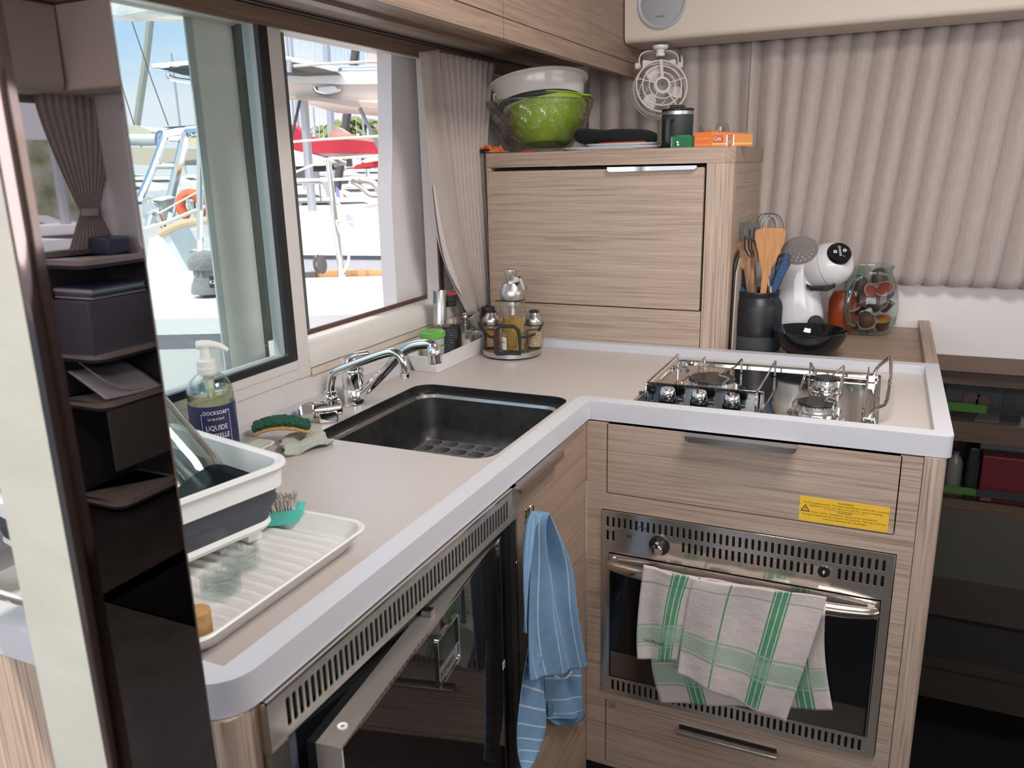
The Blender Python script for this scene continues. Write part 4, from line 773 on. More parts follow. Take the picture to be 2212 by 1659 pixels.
wire(rnd([(0.4442, 0.392, 0.914), (0.4442, 0.392, g), (0.4265, 0.294, g), (0.4455, 0.274, g), (0.4464, 0.193, g), (0.4256, 0.098, g), (0.4421, 0.095, g), (0.4421, 0.064, g), (0.4421, 0.062, 0.914)]))
wire(rnd([(0.4935, 0.395, 0.914), (0.4935, 0.395, g), (0.4915, 0.070, g), (0.4915, 0.066, 0.914)]))
wire([(0.37, 0.398, 0.918), (0.4935, 0.398, 0.918)], 0.0017)
# hinged clips at the corners of the hob
for x, y in ((0.0785, 0.110), (0.0960, 0.405), (0.5010, 0.078), (0.5010, 0.395)):
    bm = new(); box(bm, x - 0.006, x + 0.006, y - 0.006, y + 0.006, 0.914, 0.926); cyl(bm, (x - 0.008, y, 0.924), 0.0035, 0.018, 12, aim((1, 0, 0)).to_3x3()); tube(bm, [(x, y, 0.92), (x + 0.010, y - 0.004, 0.928), (x + 0.012, y - 0.006, 0.918)], 0.002, 8)
    bevel(obj('corner_clip', bm, CHROME if x > 0.4 else mat('clip_dark', (0.25, 0.24, 0.23), 0.2, 1.0), hb), 0.001)
bm = new()   # raised pan-holder bar on the right side
pr_ = [(0.5030, 0.082, 0.914), (0.5035, 0.084, 0.930), (0.5120, 0.090, 0.9415), (0.5250, 0.105, 0.9440), (0.5300, 0.118, 0.9500), (0.5315, 0.135, 0.9700), (0.5330, 0.165, 0.9785), (0.5335, 0.330, 0.9840), (0.5325, 0.372, 0.975), (0.5220, 0.392, 0.960), (0.5100, 0.400, 0.946), (0.5030, 0.400, 0.925)]
tube(bm, rnd([Vector(p) for p in pr_], 0.012), 0.0036, 10); obj('pan_holder_bar', bm, WIR, hb)
# ================================================================ ON THE WORKTOP: rotating cruet stand
cs = thing('cruet_stand', 'round steel cruet stand with black wire frame in the worktop corner', 'stand', (-0.347, 0.425, SF))
cx, cy = -0.346, 0.400
bm = new(); lathe(bm, [(0, 0), (0.070, 0), (0.073, 0.003), (0.073, 0.005)], 48, None, (cx, cy, SF)); obj('foot', bm, BRUB, cs)
bm = new(); lathe(bm, [(0.073, 0.0035), (0.0755, 0.005), (0.0755, 0.016), (0.074, 0.0175), (0, 0.0165)], 64, None, (cx, cy, SF)); obj('plate', bm, STEEL, cs)
def arch(c, w_, h, ang):
    """black arch standing in front of a bottle; bulges outwards"""
    bm = new(); U_ = Vector((math.cos(ang + math.pi / 2), math.sin(ang + math.pi / 2), 0)); N_ = Vector((math.cos(ang), math.sin(ang), 0))
    P = [Vector(c) + U_ * u + Vector((0, 0, z)) + N_ * n for u, z, n in ((-w_, 0, 0), (-w_, h * 0.6, 0.002), (-w_ * 0.92, h * 0.85, 0.004), (-w_ * 0.55, h, 0.006), (w_ * 0.55, h, 0.006), (w_ * 0.92, h * 0.85, 0.004), (w_, h * 0.6, 0.002), (w_, 0, 0), (-w_, 0, 0))]
    tube(bm, P, 0.0046, 8); obj('holder_arch', bm, BRUB, cs)
zb = SF + 0.018
arch((cx + 0.020, cy - 0.070, zb), 0.030, 0.070, -1.25)
for sgn, (bx_, by_) in ((-1, (-0.415, 0.428)), (1, (-0.292, 0.478))):
    pass
for side in (-1, 1):
    bm = new(); dirx = Vector((0.93, 0.37, 0)) * side; base = Vector((cx, cy - 0.005, zb)) + dirx * 0.066
    P = [base - Vector((0, 0, 0)), base + Vector((0, 0, 0.035)), base + dirx * 0.006 + Vector((0, 0, 0.047)), base + dirx * 0.014 + Vector((0, 0, 0.066))]
    tube(bm, smoothpath(P, 4), [0.0042] * 13, 8); fr_ = Vector((cx + 0.018 + side * 0.028, cy - 0.064 + side * 0.01, zb + 0.040))
    tube(bm, smoothpath([base + Vector((0, 0, 0.038)), (base + Vector((0, 0, 0.038)) + fr_) / 2 + Vector((0.004, -0.012, -0.001)), fr_], 5), 0.0032, 8)
    obj('side_arm', bm, BRUB, cs)
def bottle_lathe(name, prof, c, m, parent, n=40, **k): return obj(name, lathe(new(), prof, n, None, c), m, parent, **k)
OIL = mat('oil_amber', (0.50, 0.30, 0.06), 0.08, Transmission_Weight=0.35, IOR=1.3)
ob_ = thing('oil_bottle', 'tall glass oil bottle with steel pourer, half full of amber oil', 'bottle', (-0.332, 0.405, zb))
c = (-0.331, 0.376, zb + 0.001)
bottle_lathe('glass_body', [(0, 0), (0.0290, 0), (0.0310, 0.003), (0.0310, 0.122), (0.0300, 0.126), (0.0270, 0.128)], c, GLASSC, ob_)
bottle_lathe('oil', [(0, 0.004), (0.0275, 0.004), (0.0290, 0.007), (0.0290, 0.083), (0, 0.083)], c, OIL, ob_)
bottle_lathe('seal_ring', [(0.030, 0.126), (0.0312, 0.127), (0.0312, 0.129), (0.030, 0.130)], c, BRUB, ob_)
bottle_lathe('steel_collar', [(0.0312, 0.1295), (0.0318, 0.131), (0.0318, 0.147), (0.0300, 0.153), (0.0262, 0.165), (0.0245, 0.169), (0.010, 0.170), (0, 0.170)], c, STEEL, ob_)
bm = new(); extr(bm, [rpoly([(-0.004, 0.150), (0.035, 0.150), (0.035, 0.163), (0.028, 0.180), (0.010, 0.186), (-0.004, 0.172)], 0.004)], -0.012, 0.012, lambda u, v, w: (c[0] + u * 0.9, c[1] + w + u * 0.4, c[2] + v)); obj('hinge_lever', bm, STEEL, ob_)
bm = new(); lathe(bm, [(0.010, 0.164), (0.0135, 0.180), (0.0165, 0.199), (0.0162, 0.2015), (0, 0.2020)], 32, None, (c[0] - 0.003, c[1], c[2])); obj('pourer_cap', bm, STEEL, ob_)
bm = new(); extr(bm, [[(-0.006, 0.1655), (0.022, 0.1735), (0.022, 0.165), (0.0, 0.164)]], -0.015, 0.015, lambda u, v, w: (c[0] + u, c[1] - 0.004 + w, c[2] + v)); box(bm, c[0] + 0.017, c[0] + 0.021, c[1] - 0.003, c[1] + 0.003, c[2] + 0.172, c[2] + 0.185); obj('pourer_gasket', bm, BLACK, ob_)
bottle_lathe('dip_tube', [(0, 0.088), (0.0035, 0.088), (0.0035, 0.126), (0, 0.126)], c, PAPER, ob_, n=12)
def cyl_patch(c, r, a0, a1, z0, z1, n=10): return grid(new(), lambda s, t: (c[0] + r * math.cos(a0 + (a1 - a0) * s), c[1] + r * math.sin(a0 + (a1 - a0) * s), c[2] + z0 + (z1 - z0) * t), n, 1)
lb_ = obj('paper_label', cyl_patch(c, 0.0314, -2.35, -1.75, 0.004, 0.036), PAPER, ob_, label='small white handwritten label')
bm = new(); text(bm, 'de', (c[0] - 0.0190, c[1] - 0.0262, c[2] + 0.021), (0.86, -0.5, 0), ZU, 0.006, 0.011, 'l', 0.0003); obj('handwriting', bm, INK, lb_)
def spice(nm, label, c, mcol):
    t = thing('spice_jar', label, 'jar', c, 'spice jars on the cruet stand')
    bottle_lathe('glass_body', [(0, 0), (0.0210, 0), (0.0235, 0.003), (0.0235, 0.052), (0.0225, 0.056), (0.020, 0.058)], c, GLASSC, t)
    bottle_lathe('contents', [(0, 0.003), (0.0205, 0.003), (0.0215, 0.006), (0.0215, 0.040), (0.014, 0.043), (0, 0.046)], c, mcol, t)
    bottle_lathe('seal_ring', [(0.0225, 0.0565), (0.0238, 0.0575), (0.0238, 0.059), (0.0225, 0.060)], c, BRUB, t)
    bottle_lathe('steel_lid', [(0.0232, 0.0592), (0.0238, 0.061), (0.0238, 0.071), (0.0215, 0.076), (0.0145, 0.083), (0.0118, 0.088), (0, 0.089)], c, STEEL, t)
    bottle_lathe('shaker_cap', [(0.0105, 0.0875), (0.0125, 0.089), (0.0125, 0.092), (0.010, 0.094), (0, 0.094)], c, BRUB, t)
    return t
spice('l', 'steel-lidded glass jar of orange-brown powder left of the oil bottle', (-0.3995, 0.392, zb + 0.001), noisy('spice_orange', (0.32, 0.14, 0.04), (0.42, 0.20, 0.07), 200, 0.9, 0.3))
spice('r', 'steel-lidded glass jar of pale dried herbs right of the oil bottle', (-0.2940, 0.424, zb + 0.001), noisy('spice_herb', (0.20, 0.13, 0.06), (0.60, 0.48, 0.30), 420, 0.9, 0.5))
# ================================================================ white tray of bottles against the window wall
tr_ = thing('bottle_tray', 'long narrow white plastic tray against the window wall holding bottles', 'tray', (-0.467, 0.34, SF))
def trayloop(x0, x1, y0, y1, z, r=0.008): return [(p[0], p[1], z) for p in rpoly([(x0, y0), (x1, y0), (x1, y1), (x0, y1)], r, 5)]
bm = new(); rings(bm, [trayloop(-0.500, -0.431, 0.164, 0.500, SF + 0.0005), trayloop(-0.5085, -0.4370, 0.157, 0.515, 0.950)][:1] + [trayloop(-0.5080, -0.4250, 0.152, 0.520, 0.947), trayloop(-0.5090, -0.4240, 0.151, 0.521, 0.9500), trayloop(-0.5055, -0.4270, 0.154, 0.518, 0.9505), trayloop(-0.4985, -0.4330, 0.166, 0.498, 0.9135)])
bm.faces.new([v for v in bm.verts[:24]]) if False else None
obj('body', bm, WPLA, tr_)
c = (-0.472, 0.215, 0.914)
gp = thing('plastic_pot', 'small clear pot with a green lid and green band at front of tray', 'pot', c)
GLID = mat('lid_green', (0.13, 0.42, 0.07), 0.35)
bottle_lathe('body', [(0, 0), (0.0245, 0), (0.0250, 0.002), (0.0285, 0.074)], c, mat('pot_frost', (0.62, 0.66, 0.60), 0.3, Transmission_Weight=0.4), gp)
bottle_lathe('lid', [(0.0300, 0.070), (0.0315, 0.072), (0.0315, 0.083), (0.0295, 0.0845), (0.027, 0.0825), (0, 0.0815)], c, GLID, gp)
bnd = obj('green_band', grid(new(), lambda s, t: (c[0] + (0.0262 + 0.0014 * t) * math.cos(6.283 * s), c[1] + (0.0262 + 0.0014 * t) * math.sin(6.283 * s), c[2] + 0.032 + 0.022 * t), 48, 1, close_u=True), mat('band_green', (0.14, 0.33, 0.05), 0.5), gp)
def wrap_text(name, s, c, r, a_mid, z, h, wd, m, parent, r2=None):
    bm = new(); text(bm, s, (0, 0, 0), (1, 0, 0), (0, 1, 0), h, wd, 'c', 0)
    for v in bm.verts: a = a_mid + v.co.x / r; v.co = Vector((c[0] + r * math.cos(a), c[1] + r * math.sin(a), c[2] + z + v.co.y))
    return obj(name, bm, m, parent, smooth=0, keep=True)
wrap_text('lettering', 'INDISPENSABLES', c, 0.0282, -1.30, 0.0440, 0.0050, 0.042, PAPER, bnd); wrap_text('lettering', 'LES MINI', c, 0.0282, 0.25, 0.0440, 0.0050, 0.020, PAPER, bnd)
c = (-0.4915, 0.279, 0.914)
ds = thing('spray_bottle', 'clear bottle topped by a brushed steel spray cylinder, behind the green-lidded pot', 'bottle', c)
bottle_lathe('glass_body', [(0, 0), (0.0150, 0), (0.0152, 0.002), (0.0152, 0.088), (0, 0.09)], c, glass('clear_pet', (0.90, 0.90, 0.86), 0.05), ds)
bm = new(); Rt = Matrix.Rotation(-0.10, 3, 'X'); lathe(bm, [(0, 0.0885), (0.0165, 0.088), (0.0165, 0.170), (0.0155, 0.172), (0, 0.172)], 40, Rt, (c[0], c[1], c[2])); scp = obj('steel_cylinder', bm, STEEL, ds)
bm = new(); box(bm, -0.004, 0.004, -0.001, 0.004, 0.140, 0.170, Matrix.Translation(c) @ Rt.to_4x4() @ Matrix.Rotation(-0.35, 4, 'Z') @ Matrix.Translation((0, -0.0175, 0))); obj('spray_button', bm, mat('button_grey', (0.12, 0.13, 0.14), 0.5), scp)
c = (-0.4745, 0.318, 0.914)
sy = thing('soy_sauce_bottle', 'dark sauce bottle with black cap and red ring standing in the white tray', 'bottle', c)
bottle_lathe('glass_body', [(0, 0), (0.0235, 0), (0.0245, 0.002), (0.0245, 0.078), (0.0225, 0.095), (0.0150, 0.122), (0.0125, 0.128), (0.0125, 0.134)], c, glass('pale_glass', (0.93, 0.90, 0.87), 0.05), sy)
bottle_lathe('sauce', [(0, 0.002), (0.0228, 0.002), (0.0238, 0.004), (0.0238, 0.078), (0, 0.078)], c, mat('sauce_dark', (0.012, 0.006, 0.004), 0.08), sy)
bottle_lathe('cap', [(0.0140, 0.128), (0.0142, 0.140), (0.0158, 0.142), (0.0158, 0.158), (0, 0.158)], c, BLACK, sy)
bottle_lathe('red_ring', [(0.0160, 0.1575), (0.0163, 0.158), (0.0163, 0.161), (0, 0.1612)], c, mat('ring_red', (0.55, 0.02, 0.02), 0.3), sy)
bottle_lathe('clear_lid', [(0.0160, 0.161), (0.0158, 0.166), (0.010, 0.1705), (0, 0.171)], c, GLASSC, sy)
l1 = obj('back_label', cyl_patch(c, 0.0249, -2.6, -0.85, 0.006, 0.078, 16), mat('label_dark', (0.03, 0.035, 0.045), 0.5), sy, label='dark label with rows of small white print')
ws = ['Sauce soja', 'ingredients eau', 'soja ble sel', 'sans colorant', 'conserver au', 'frais apres', 'ouverture', 'a consommer', 'de preference', 'avant le']
for i, s in enumerate(ws): wrap_text('lettering', s, c, 0.0251, -1.75, 0.070 - i * 0.0062, 0.0030, 0.028 + 0.006 * ((i * 7) % 3) - 0.004, mat('label_print', (0.42, 0.44, 0.48), 0.6), l1)
c = (-0.474, 0.390, 0.914)
ml = thing('pepper_mill', 'clear glass salt mill with steel knob behind the sauce bottle', 'mill', c)
bottle_lathe('lower_body', [(0, 0), (0.0190, 0), (0.0195, 0.004), (0.0165, 0.022), (0.0145, 0.034), (0.0165, 0.045), (0, 0.046)], c, GLASSC, ml)
bottle_lathe('salt', [(0, 0.003), (0.016, 0.003), (0.013, 0.028), (0, 0.028)], c, mat('salt_white', (0.7, 0.67, 0.66), 0.8), ml)
bottle_lathe('head', [(0.0165, 0.046), (0.0195, 0.050), (0.0205, 0.060), (0.0200, 0.078), (0.0170, 0.082), (0, 0.083)], c, GLASSC, ml, n=12)
bottle_lathe('shaft', [(0, 0.03), (0.002, 0.03), (0.002, 0.083), (0, 0.083)], c, STEEL, ml, n=10)
bottle_lathe('knob', [(0.004, 0.083), (0.0075, 0.085), (0.0080, 0.089), (0.0065, 0.093), (0.0080, 0.096), (0.006, 0.099), (0, 0.0995)], c, STEEL, ml, n=20)
c = (-0.471, 0.445, 0.914)
cu = thing('steel_cup', 'small steel cup holding a white candle at far end of tray', 'cup', c)
bottle_lathe('cup', [(0, 0), (0.0215, 0), (0.0225, 0.002), (0.0240, 0.036), (0.0225, 0.036), (0.021, 0.030)], c, STEEL, cu); bottle_lathe('candle', [(0.0222, 0.034), (0, 0.0345)], c, mat('wax', (0.75, 0.70, 0.68), 0.5), cu)
c = (-0.464, 0.560, SF)
bg = thing('black_grinder', 'black-capped grinder with white label standing in the corner behind the tray', 'grinder', (-0.445, 0.508, SF))
c = (-0.4440, 0.5060, SF)
c = (-0.462, 0.5000, 0.914); bg.location = c
bottle_lathe('body', [(0, 0), (0.0150, 0), (0.0150, 0.060), (0.0135, 0.062)], c, mat('grinder_label', (0.62, 0.52, 0.48), 0.5), bg)
bottle_lathe('label_band', [(0.0153, 0.038), (0.0153, 0.046)], c, mat('grinder_orange', (0.60, 0.33, 0.10), 0.5), bg)
bottle_lathe('cap', [(0.0165, 0.060), (0.0168, 0.088), (0.019, 0.091), (0.0175, 0.097), (0.004, 0.1005), (0.002, 0.104), (0, 0.104)], c, BLACK, bg)
# ================================================================ WASHING-UP: soap, dish, sponge, cloth
c = (-0.4720, -0.5020, 0.9145)
sb_ = thing('soap_bottle', 'clear washing-up liquid pump bottle with navy blue label beside the window', 'bottle', c)
bottle_lathe('bottle_body', [(0, 0), (0.034, 0), (0.0365, 0.003), (0.0365, 0.118), (0.0350, 0.130), (0.0290, 0.143), (0.0190, 0.151), (0.0150, 0.154), (0.0150, 0.158)], c, glass('soap_clear', (0.90, 0.93, 0.86), 0.06), sb_)
bottle_lathe('liquid', [(0, 0.003), (0.0345, 0.003), (0.0352, 0.006), (0.0352, 0.118), (0.0335, 0.1285), (0, 0.1285)], c, glass('soap_liquid', (0.80, 0.83, 0.72), 0.02), sb_)
bottle_lathe('pump_collar', [(0.0150, 0.150), (0.0158, 0.152), (0.0158, 0.163), (0.0150, 0.164), (0.0152, 0.174), (0.012, 0.177), (0, 0.177)], c, mat('pump_white', (0.70, 0.70, 0.66), 0.4), sb_)
bottle_lathe('pump_tube', [(0, 0.108), (0.0055, 0.110), (0.0065, 0.125), (0.0085, 0.150), (0, 0.150)], c, mat('tube_pale', (0.72, 0.73, 0.66), 0.3), sb_, n=14)
bm = new(); lathe(bm, [(0.0085, 0.176), (0.0078, 0.194), (0.0105, 0.198), (0.0105, 0.201), (0, 0.203)], 24, None, c)
hd = smoothpath([(c[0] - 0.010, c[1] - 0.006, c[2] + 0.199), (c[0] + 0.004, c[1] + 0.004, c[2] + 0.200), (c[0] + 0.018, c[1] + 0.014, c[2] + 0.196), (c[0] + 0.029, c[1] + 0.020, c[2] + 0.188)], 4); tube(bm, hd, [0.0072, 0.0075, 0.0075, 0.0072, 0.007, 0.0066, 0.0062, 0.0058, 0.0054, 0.005, 0.0045, 0.004, 0.0034], 12); obj('pump_head', bm, MATS['pump_white'], sb_)
NAV = mat('label_navy', (0.020, 0.024, 0.085), 0.4)
lbn = obj('label', grid(new(), lambda s, t: (c[0] + 0.0369 * math.cos(-2.9 + 3.9 * s), c[1] + 0.0369 * math.sin(-2.9 + 3.9 * s), c[2] + 0.012 + 0.094 * t), 64, 1), NAV, sb_, label='navy blue wrap-around label')
am = -0.66
for s, z, h, wd in (('DOCKSOAP', 0.0925, 0.0062, 0.038), ('La vie à bord', 0.0835, 0.0045, 0.025), ('LIQUIDE', 0.067, 0.0082, 0.034), ('VAISSELLE', 0.0535, 0.0080, 0.038), ('MER', 0.040, 0.0080, 0.019)): wrap_text('lettering', s, c, 0.0372, am, z, h, wd, PAPER, lbn)
wrap_text('lettering', 'LIQUID', c, 0.0372, am - 0.72, 0.060, 0.006, 0.007, PAPER, lbn)
wrap_text('red_underline', '~', c, 0.0373, am + 0.1, 0.0865, 0.0045, 0.032, mat('underline_red', (0.5, 0.03, 0.04), 0.5), lbn)
bm = new()
for a0, a1, z0, z1 in ((am - 0.62, am - 0.605, 0.010, 0.094), (am + 0.605, am + 0.62, 0.010, 0.098), (am - 0.62, am - 0.55, 0.0930, 0.0940), (am + 0.54, am + 0.62, 0.0970, 0.0980)): 
    grid(bm, lambda s, t, a0=a0, a1=a1, z0=z0, z1=z1: (c[0] + 0.0373 * math.cos(a0 + (a1 - a0) * s), c[1] + 0.0373 * math.sin(a0 + (a1 - a0) * s), c[2] + z0 + (z1 - z0) * t), 3, 1)
obj('label_frame', bm, PAPER, lbn)
c = (-0.500, -0.475, SF)
bm = new()
def dl(a, b, z, r=0.02): return [(p[0], p[1], z) for p in rpoly([(-0.508, -0.60), (-0.508 + a, -0.60), (-0.508 + a, b), (-0.508, b)], [0.001, r, r, 0.001], 6)]
rings(bm, [dl(0.075, -0.425, SF), dl(0.083, -0.413, 0.926), dl(0.0865, -0.409, 0.9275), dl(0.083, -0.412, 0.9285), dl(0.073, -0.427, 0.9135)])
tag(obj('soap_dish', bm, mat('dish_cream', (0.72, 0.70, 0.64), 0.4)), 'shallow off-white dish under the soap bottle behind the washing-up bowl', 'dish')
def clothfn(s, t):
    a = Vector((-0.448, -0.382)).lerp(Vector((-0.408, -0.308)), s); b = Vector((-0.388, -0.438)).lerp(Vector((-0.352, -0.352)), s); p = a.lerp(b, t)
    z = 0.9125 + 0.006 * abs(math.sin(5 * s + 2 * t)) + 0.004 * math.sin(11 * t + 3 * s) * (s > 0) + 0.004
    return (p.x + 0.003 * math.sin(9 * t), p.y + 0.003 * math.sin(12 * s), z)
o = solid(obj('dish_cloth', grid(new(), clothfn, 40, 40), fabric('cloth_grey', (0.36, 0.38, 0.31), (0.50, 0.52, 0.45), 380, (1, 1, 1), 0.6), smooth=0), 0.004, -1); o.data.shade_smooth(); tag(o, 'folded grey-green microfibre cloth beside the sink, under the sponge', 'cloth')
sg_ = thing('sponge', 'curved kitchen sponge, green scourer on top and orange below, on grey cloth', 'sponge', (-0.43, -0.375, 0.93))
def spg(z0, th):
    A = Vector((-0.482, -0.405, 0)); Bv = Vector((-0.404, -0.345, 0)); N_ = Vector((0.6, -0.8, 0))
    bm = new(); n = 20; R = []
    for i in range(n + 1):
        s = i / n; c_ = A.lerp(Bv, s); h = 0.923 + 0.016 * math.sin(math.pi * (0.15 + 0.8 * s)) + z0; w_ = 0.021
        R.append([bm.verts.new(c_ + N_ * w_ * a + Vector((0, 0, h + b * th))) for a, b in ((-1, 0), (1, 0), (1.05, 0.5), (0.95, 1), (0, 1.15), (-0.95, 1), (-1.05, 0.5))])
    for a, b in zip(R, R[1:]):
        for k in range(7): bm.faces.new([a[k], a[(k + 1) % 7], b[(k + 1) % 7], b[k]])
    bm.faces.new(R[0]); bm.faces.new(R[-1]); return bm
subs(obj('sponge_layer', spg(0, 0.010), noisy('sponge_orange', (0.50, 0.28, 0.10), (0.62, 0.38, 0.16), 260, 0.95, 0.8), sg_), 1)
o = subs(obj('scourer', spg(0.010, 0.009), noisy('scourer_green', (0.006, 0.045, 0.026), (0.02, 0.11, 0.065), 330, 0.95, 1.0), sg_), 3)
tx = bpy.data.textures.new('fuzz', 'CLOUDS'); tx.noise_scale = 0.006; d = o.modifiers.new('fuzz', 'DISPLACE'); d.texture = tx; d.strength = 0.006; d.mid_level = 0.4
# ================================================================ DRAINING TRAY, WASHING-UP BOWL AND WHAT IS IN THEM
dt = thing('draining_tray', 'white ribbed plastic draining tray on worktop near the polished post', 'tray', (-0.2, -0.8, SF))
bm = new()
def tl(d, z, r=0.028): return [(p[0], p[1], z) for p in rpoly([(-0.40 + d, -0.955 + d), (-0.068 - d, -0.955 + d), (-0.068 - d, -0.648 - d), (-0.40 + d, -0.648 - d)], r, 8)]
TW = mat('tray_white', (0.74, 0.72, 0.69), 0.4)
rings(bm, [tl(0.020, SF + 0.0005), tl(0.004, 0.932), tl(0.0, 0.9365), tl(0.002, 0.9385), tl(0.006, 0.9370), tl(0.016, 0.9190, 0.02), tl(0.020, 0.9165, 0.018)])
obj('body', bm, TW, dt)
bm = new()
for i in range(15):
    y = -0.930 + i * 0.0178; R = []
    for x, k in ((-0.375, 0), (-0.360, 1), (-0.115, 1), (-0.095, 0)): R.append([bm.verts.new((x, y + a * 0.0050, 0.9160 + b * 0.0045 * k)) for a, b in ((-1, 0), (-0.5, 0.85), (0, 1), (0.5, 0.85), (1, 0))])
    for a, b in zip(R, R[1:]):
        for k in range(4): bm.faces.new([a[k], a[k + 1], b[k + 1], b[k]])
obj('ribs', bm, TW, dt)
wb_ = thing('washing_up_bowl', 'collapsible washing-up bowl, white rim and dark grey sides, in draining tray', 'bowl', (-0.1500, -0.6850, 0.920), None, math.radians(-12))
def wl(d, z, r=0.03): 
    L = [(-0.30 + d, -0.275 + d), (-d, -0.275 + d), (-d, -d), (-0.30 + d, -d)]
    T = Matrix.Translation((-0.1500, -0.6850, 0)) @ Matrix.Rotation(math.radians(-12), 4, 'Z')
    return [tuple(T @ Vector((p[0], p[1], z))) for p in rpoly(L, r, 8)]
bm = new(); rings(bm, [wl(0.0085, 0.996, 0.026), wl(0.0065, 1.020, 0.03), wl(0.003, 1.0215, 0.034), wl(0.0, 1.0235, 0.036), wl(0.001, 1.0275, 0.036), wl(0.006, 1.0285, 0.032), wl(0.012, 1.0255, 0.028), wl(0.0155, 0.996, 0.024)], False); obj('rim', bm, WPLA, wb_, label='white rim')
bm = new(); rings(bm, [wl(0.0105, 0.9965, 0.026), wl(0.0150, 0.986, 0.026), wl(0.0135, 0.978, 0.026), wl(0.0200, 0.966, 0.025), wl(0.0230, 0.952, 0.025), wl(0.028, 0.952, 0.022), wl(0.019, 0.9965, 0.024)], False); obj('folding_wall', bm, mat('silicone_slate', (0.050, 0.054, 0.072), 0.45), wb_, label='dark grey folding side')
bm = new(); rings(bm, [wl(0.034, 0.938, 0.02), wl(0.0255, 0.940, 0.024), wl(0.0215, 0.946, 0.025), wl(0.0225, 0.9525, 0.025), wl(0.028, 0.953, 0.022)], False); rings(bm, [wl(0.034, 0.9385, 0.02), wl(0.05, 0.939, 0.02)]); obj('base', bm, WPLA, wb_)
bm = new(); L = wl(0.036, 0.95); T_ = Matrix.Translation((-0.1500, -0.6850, 0)) @ Matrix.Rotation(math.radians(-12), 4, 'Z')
for a, b in ((-0.055, -0.045), (-0.055, -0.235), (-0.245, -0.045), (-0.245, -0.235)): box(bm, a - 0.012, a + 0.012, b - 0.01, b + 0.01, 0.9215, 0.939, T_)
obj('feet', bm, WPLA, wb_)
obj('inner_floor', rings(new(), [wl(0.026, 0.990, 0.022), wl(0.030, 0.956, 0.02), wl(0.045, 0.954, 0.02)]), BRUB, wb_)
# glass things draining in the bowl
def jar_at(name, label, base, d, r, h, m, cat='jar', lid=None):
    R = aim(d).to_3x3(); t = thing(name, label, cat, base)
    obj('glass_body', lathe(new(), [(0, 0), (r * 0.92, 0), (r, r * 0.1), (r, h * 0.93), (r * 0.95, h * 0.95), (r * 0.95, h), (r * 0.91, h), (r * 0.91, h * 0.95), (r * 0.96, h * 0.92), (r * 0.96, r * 0.15), (0, r * 0.1)], 48, R, base), m, t)
    return t
GG = glass('green_glass', (0.93, 0.975, 0.96), 0.10, edge=0.6)
def P12(x, y, z): return tuple(T_ @ Vector((x, y, z)))
bowl_dir = Vector((-0.76, -0.02, 0.65))
b0 = (-0.268, -0.745, 0.985)
t = thing('glass_measuring_bowl', 'large pale green glass jug standing tilted in the washing-up bowl', 'jug', b0)
obj('glass_body', lathe(new(), [(0, 0), (0.040, 0), (0.049, 0.006), (0.052, 0.02), (0.060, 0.19), (0.0625, 0.194), (0.0615, 0.196), (0.0585, 0.193), (0.050, 0.022), (0.046, 0.008), (0, 0.006)], 56, aim(bowl_dir).to_3x3(), b0), GG, t)
jar_at('glass_tumbler', 'clear drinking glass lying inside the washing-up bowl beside the tilted jug', P12(-0.10, -0.175, 0.985), T_.to_3x3() @ Vector((-0.9, -0.25, 0.25)), 0.028, 0.11, glass('tumbler_glass', (0.88, 0.94, 0.96), 0.09, edge=0.6))
jar_at('dark_beaker', 'dark transparent beaker lying at the bottom of the washing-up bowl', P12(-0.155, -0.165, 0.988), T_.to_3x3() @ Vector((-0.7, -0.6, 0.15)), 0.030, 0.09, glass('smoke_glass', (0.16, 0.19, 0.20), 0.08, edge=0.6))
LG = glass('lid_glass', (0.965, 0.98, 0.975), 0.03, edge=0.5, power=4)
for (x, y), lab in (((-0.146, -0.838), 'stack of round clear glass lids on draining tray, nearer the polished post'), ((-0.168, -0.782), 'stack of round clear glass lids on draining tray, nearer the scrubbing brush')):
    t = thing('glass_lid_stack', lab, 'glass lids', (x, y, 0.921), 'glass lids on the draining tray')
    for k in range(4):
        z = 0.9212 + k * 0.0056; bm = new(); r = 0.0225
        lathe(bm, [(0, 0.0012), (r * 0.7, 0.0012), (r * 0.74, 0.0036), (r * 0.96, 0.0040), (r, 0.0028), (r * 0.98, 0.0004), (r * 0.9, 0), (r * 0.86, 0.0016), (r * 0.76, 0.0012), (r * 0.72, -0.0012), (0, -0.0012)], 40, None, (x, y, z + 0.0012)); obj('glass_lid', bm, LG, t)
bm = new(); lathe(bm, [(0, 0), (0.012, 0), (0.013, 0.003), (0.013, 0.028), (0.011, 0.030), (0, 0.030)], 20, None, (-0.103, -0.914, 0.9205)); 
cwk = tag(obj('cork_stopper', bm, noisy('cork', (0.42, 0.22, 0.08), (0.52, 0.30, 0.13), 90, 0.9)), 'light brown wooden stopper on draining tray, half hidden by the polished post', 'stopper')
br = thing('scrubbing_brush', 'small turquoise scrubbing brush with grey-white bristles in draining tray', 'brush', (-0.21, -0.67, 0.925))
Tb = Matrix.Translation((-0.212, -0.668, 0.9215)) @ Matrix.Rotation(math.radians(32), 4, 'Z') @ Matrix.Rotation(math.radians(-6), 4, 'Y')
TQ = mat('turquoise', (0.08, 0.52, 0.44), 0.35)
bm = new(); extr(bm, [rpoly([(-0.038, 0.004), (0.030, 0.000), (0.042, 0.016), (0.036, 0.020), (-0.036, 0.020)], [0.004, 0.003, 0.002, 0.002, 0.004])], -0.014, 0.014, lambda u, v, w: tuple(Tb @ Vector((u, w, v)))); bevel(obj('brush_back', bm, TQ, br), 0.0015)
bm = new(); rnd_ = random.Random(3)
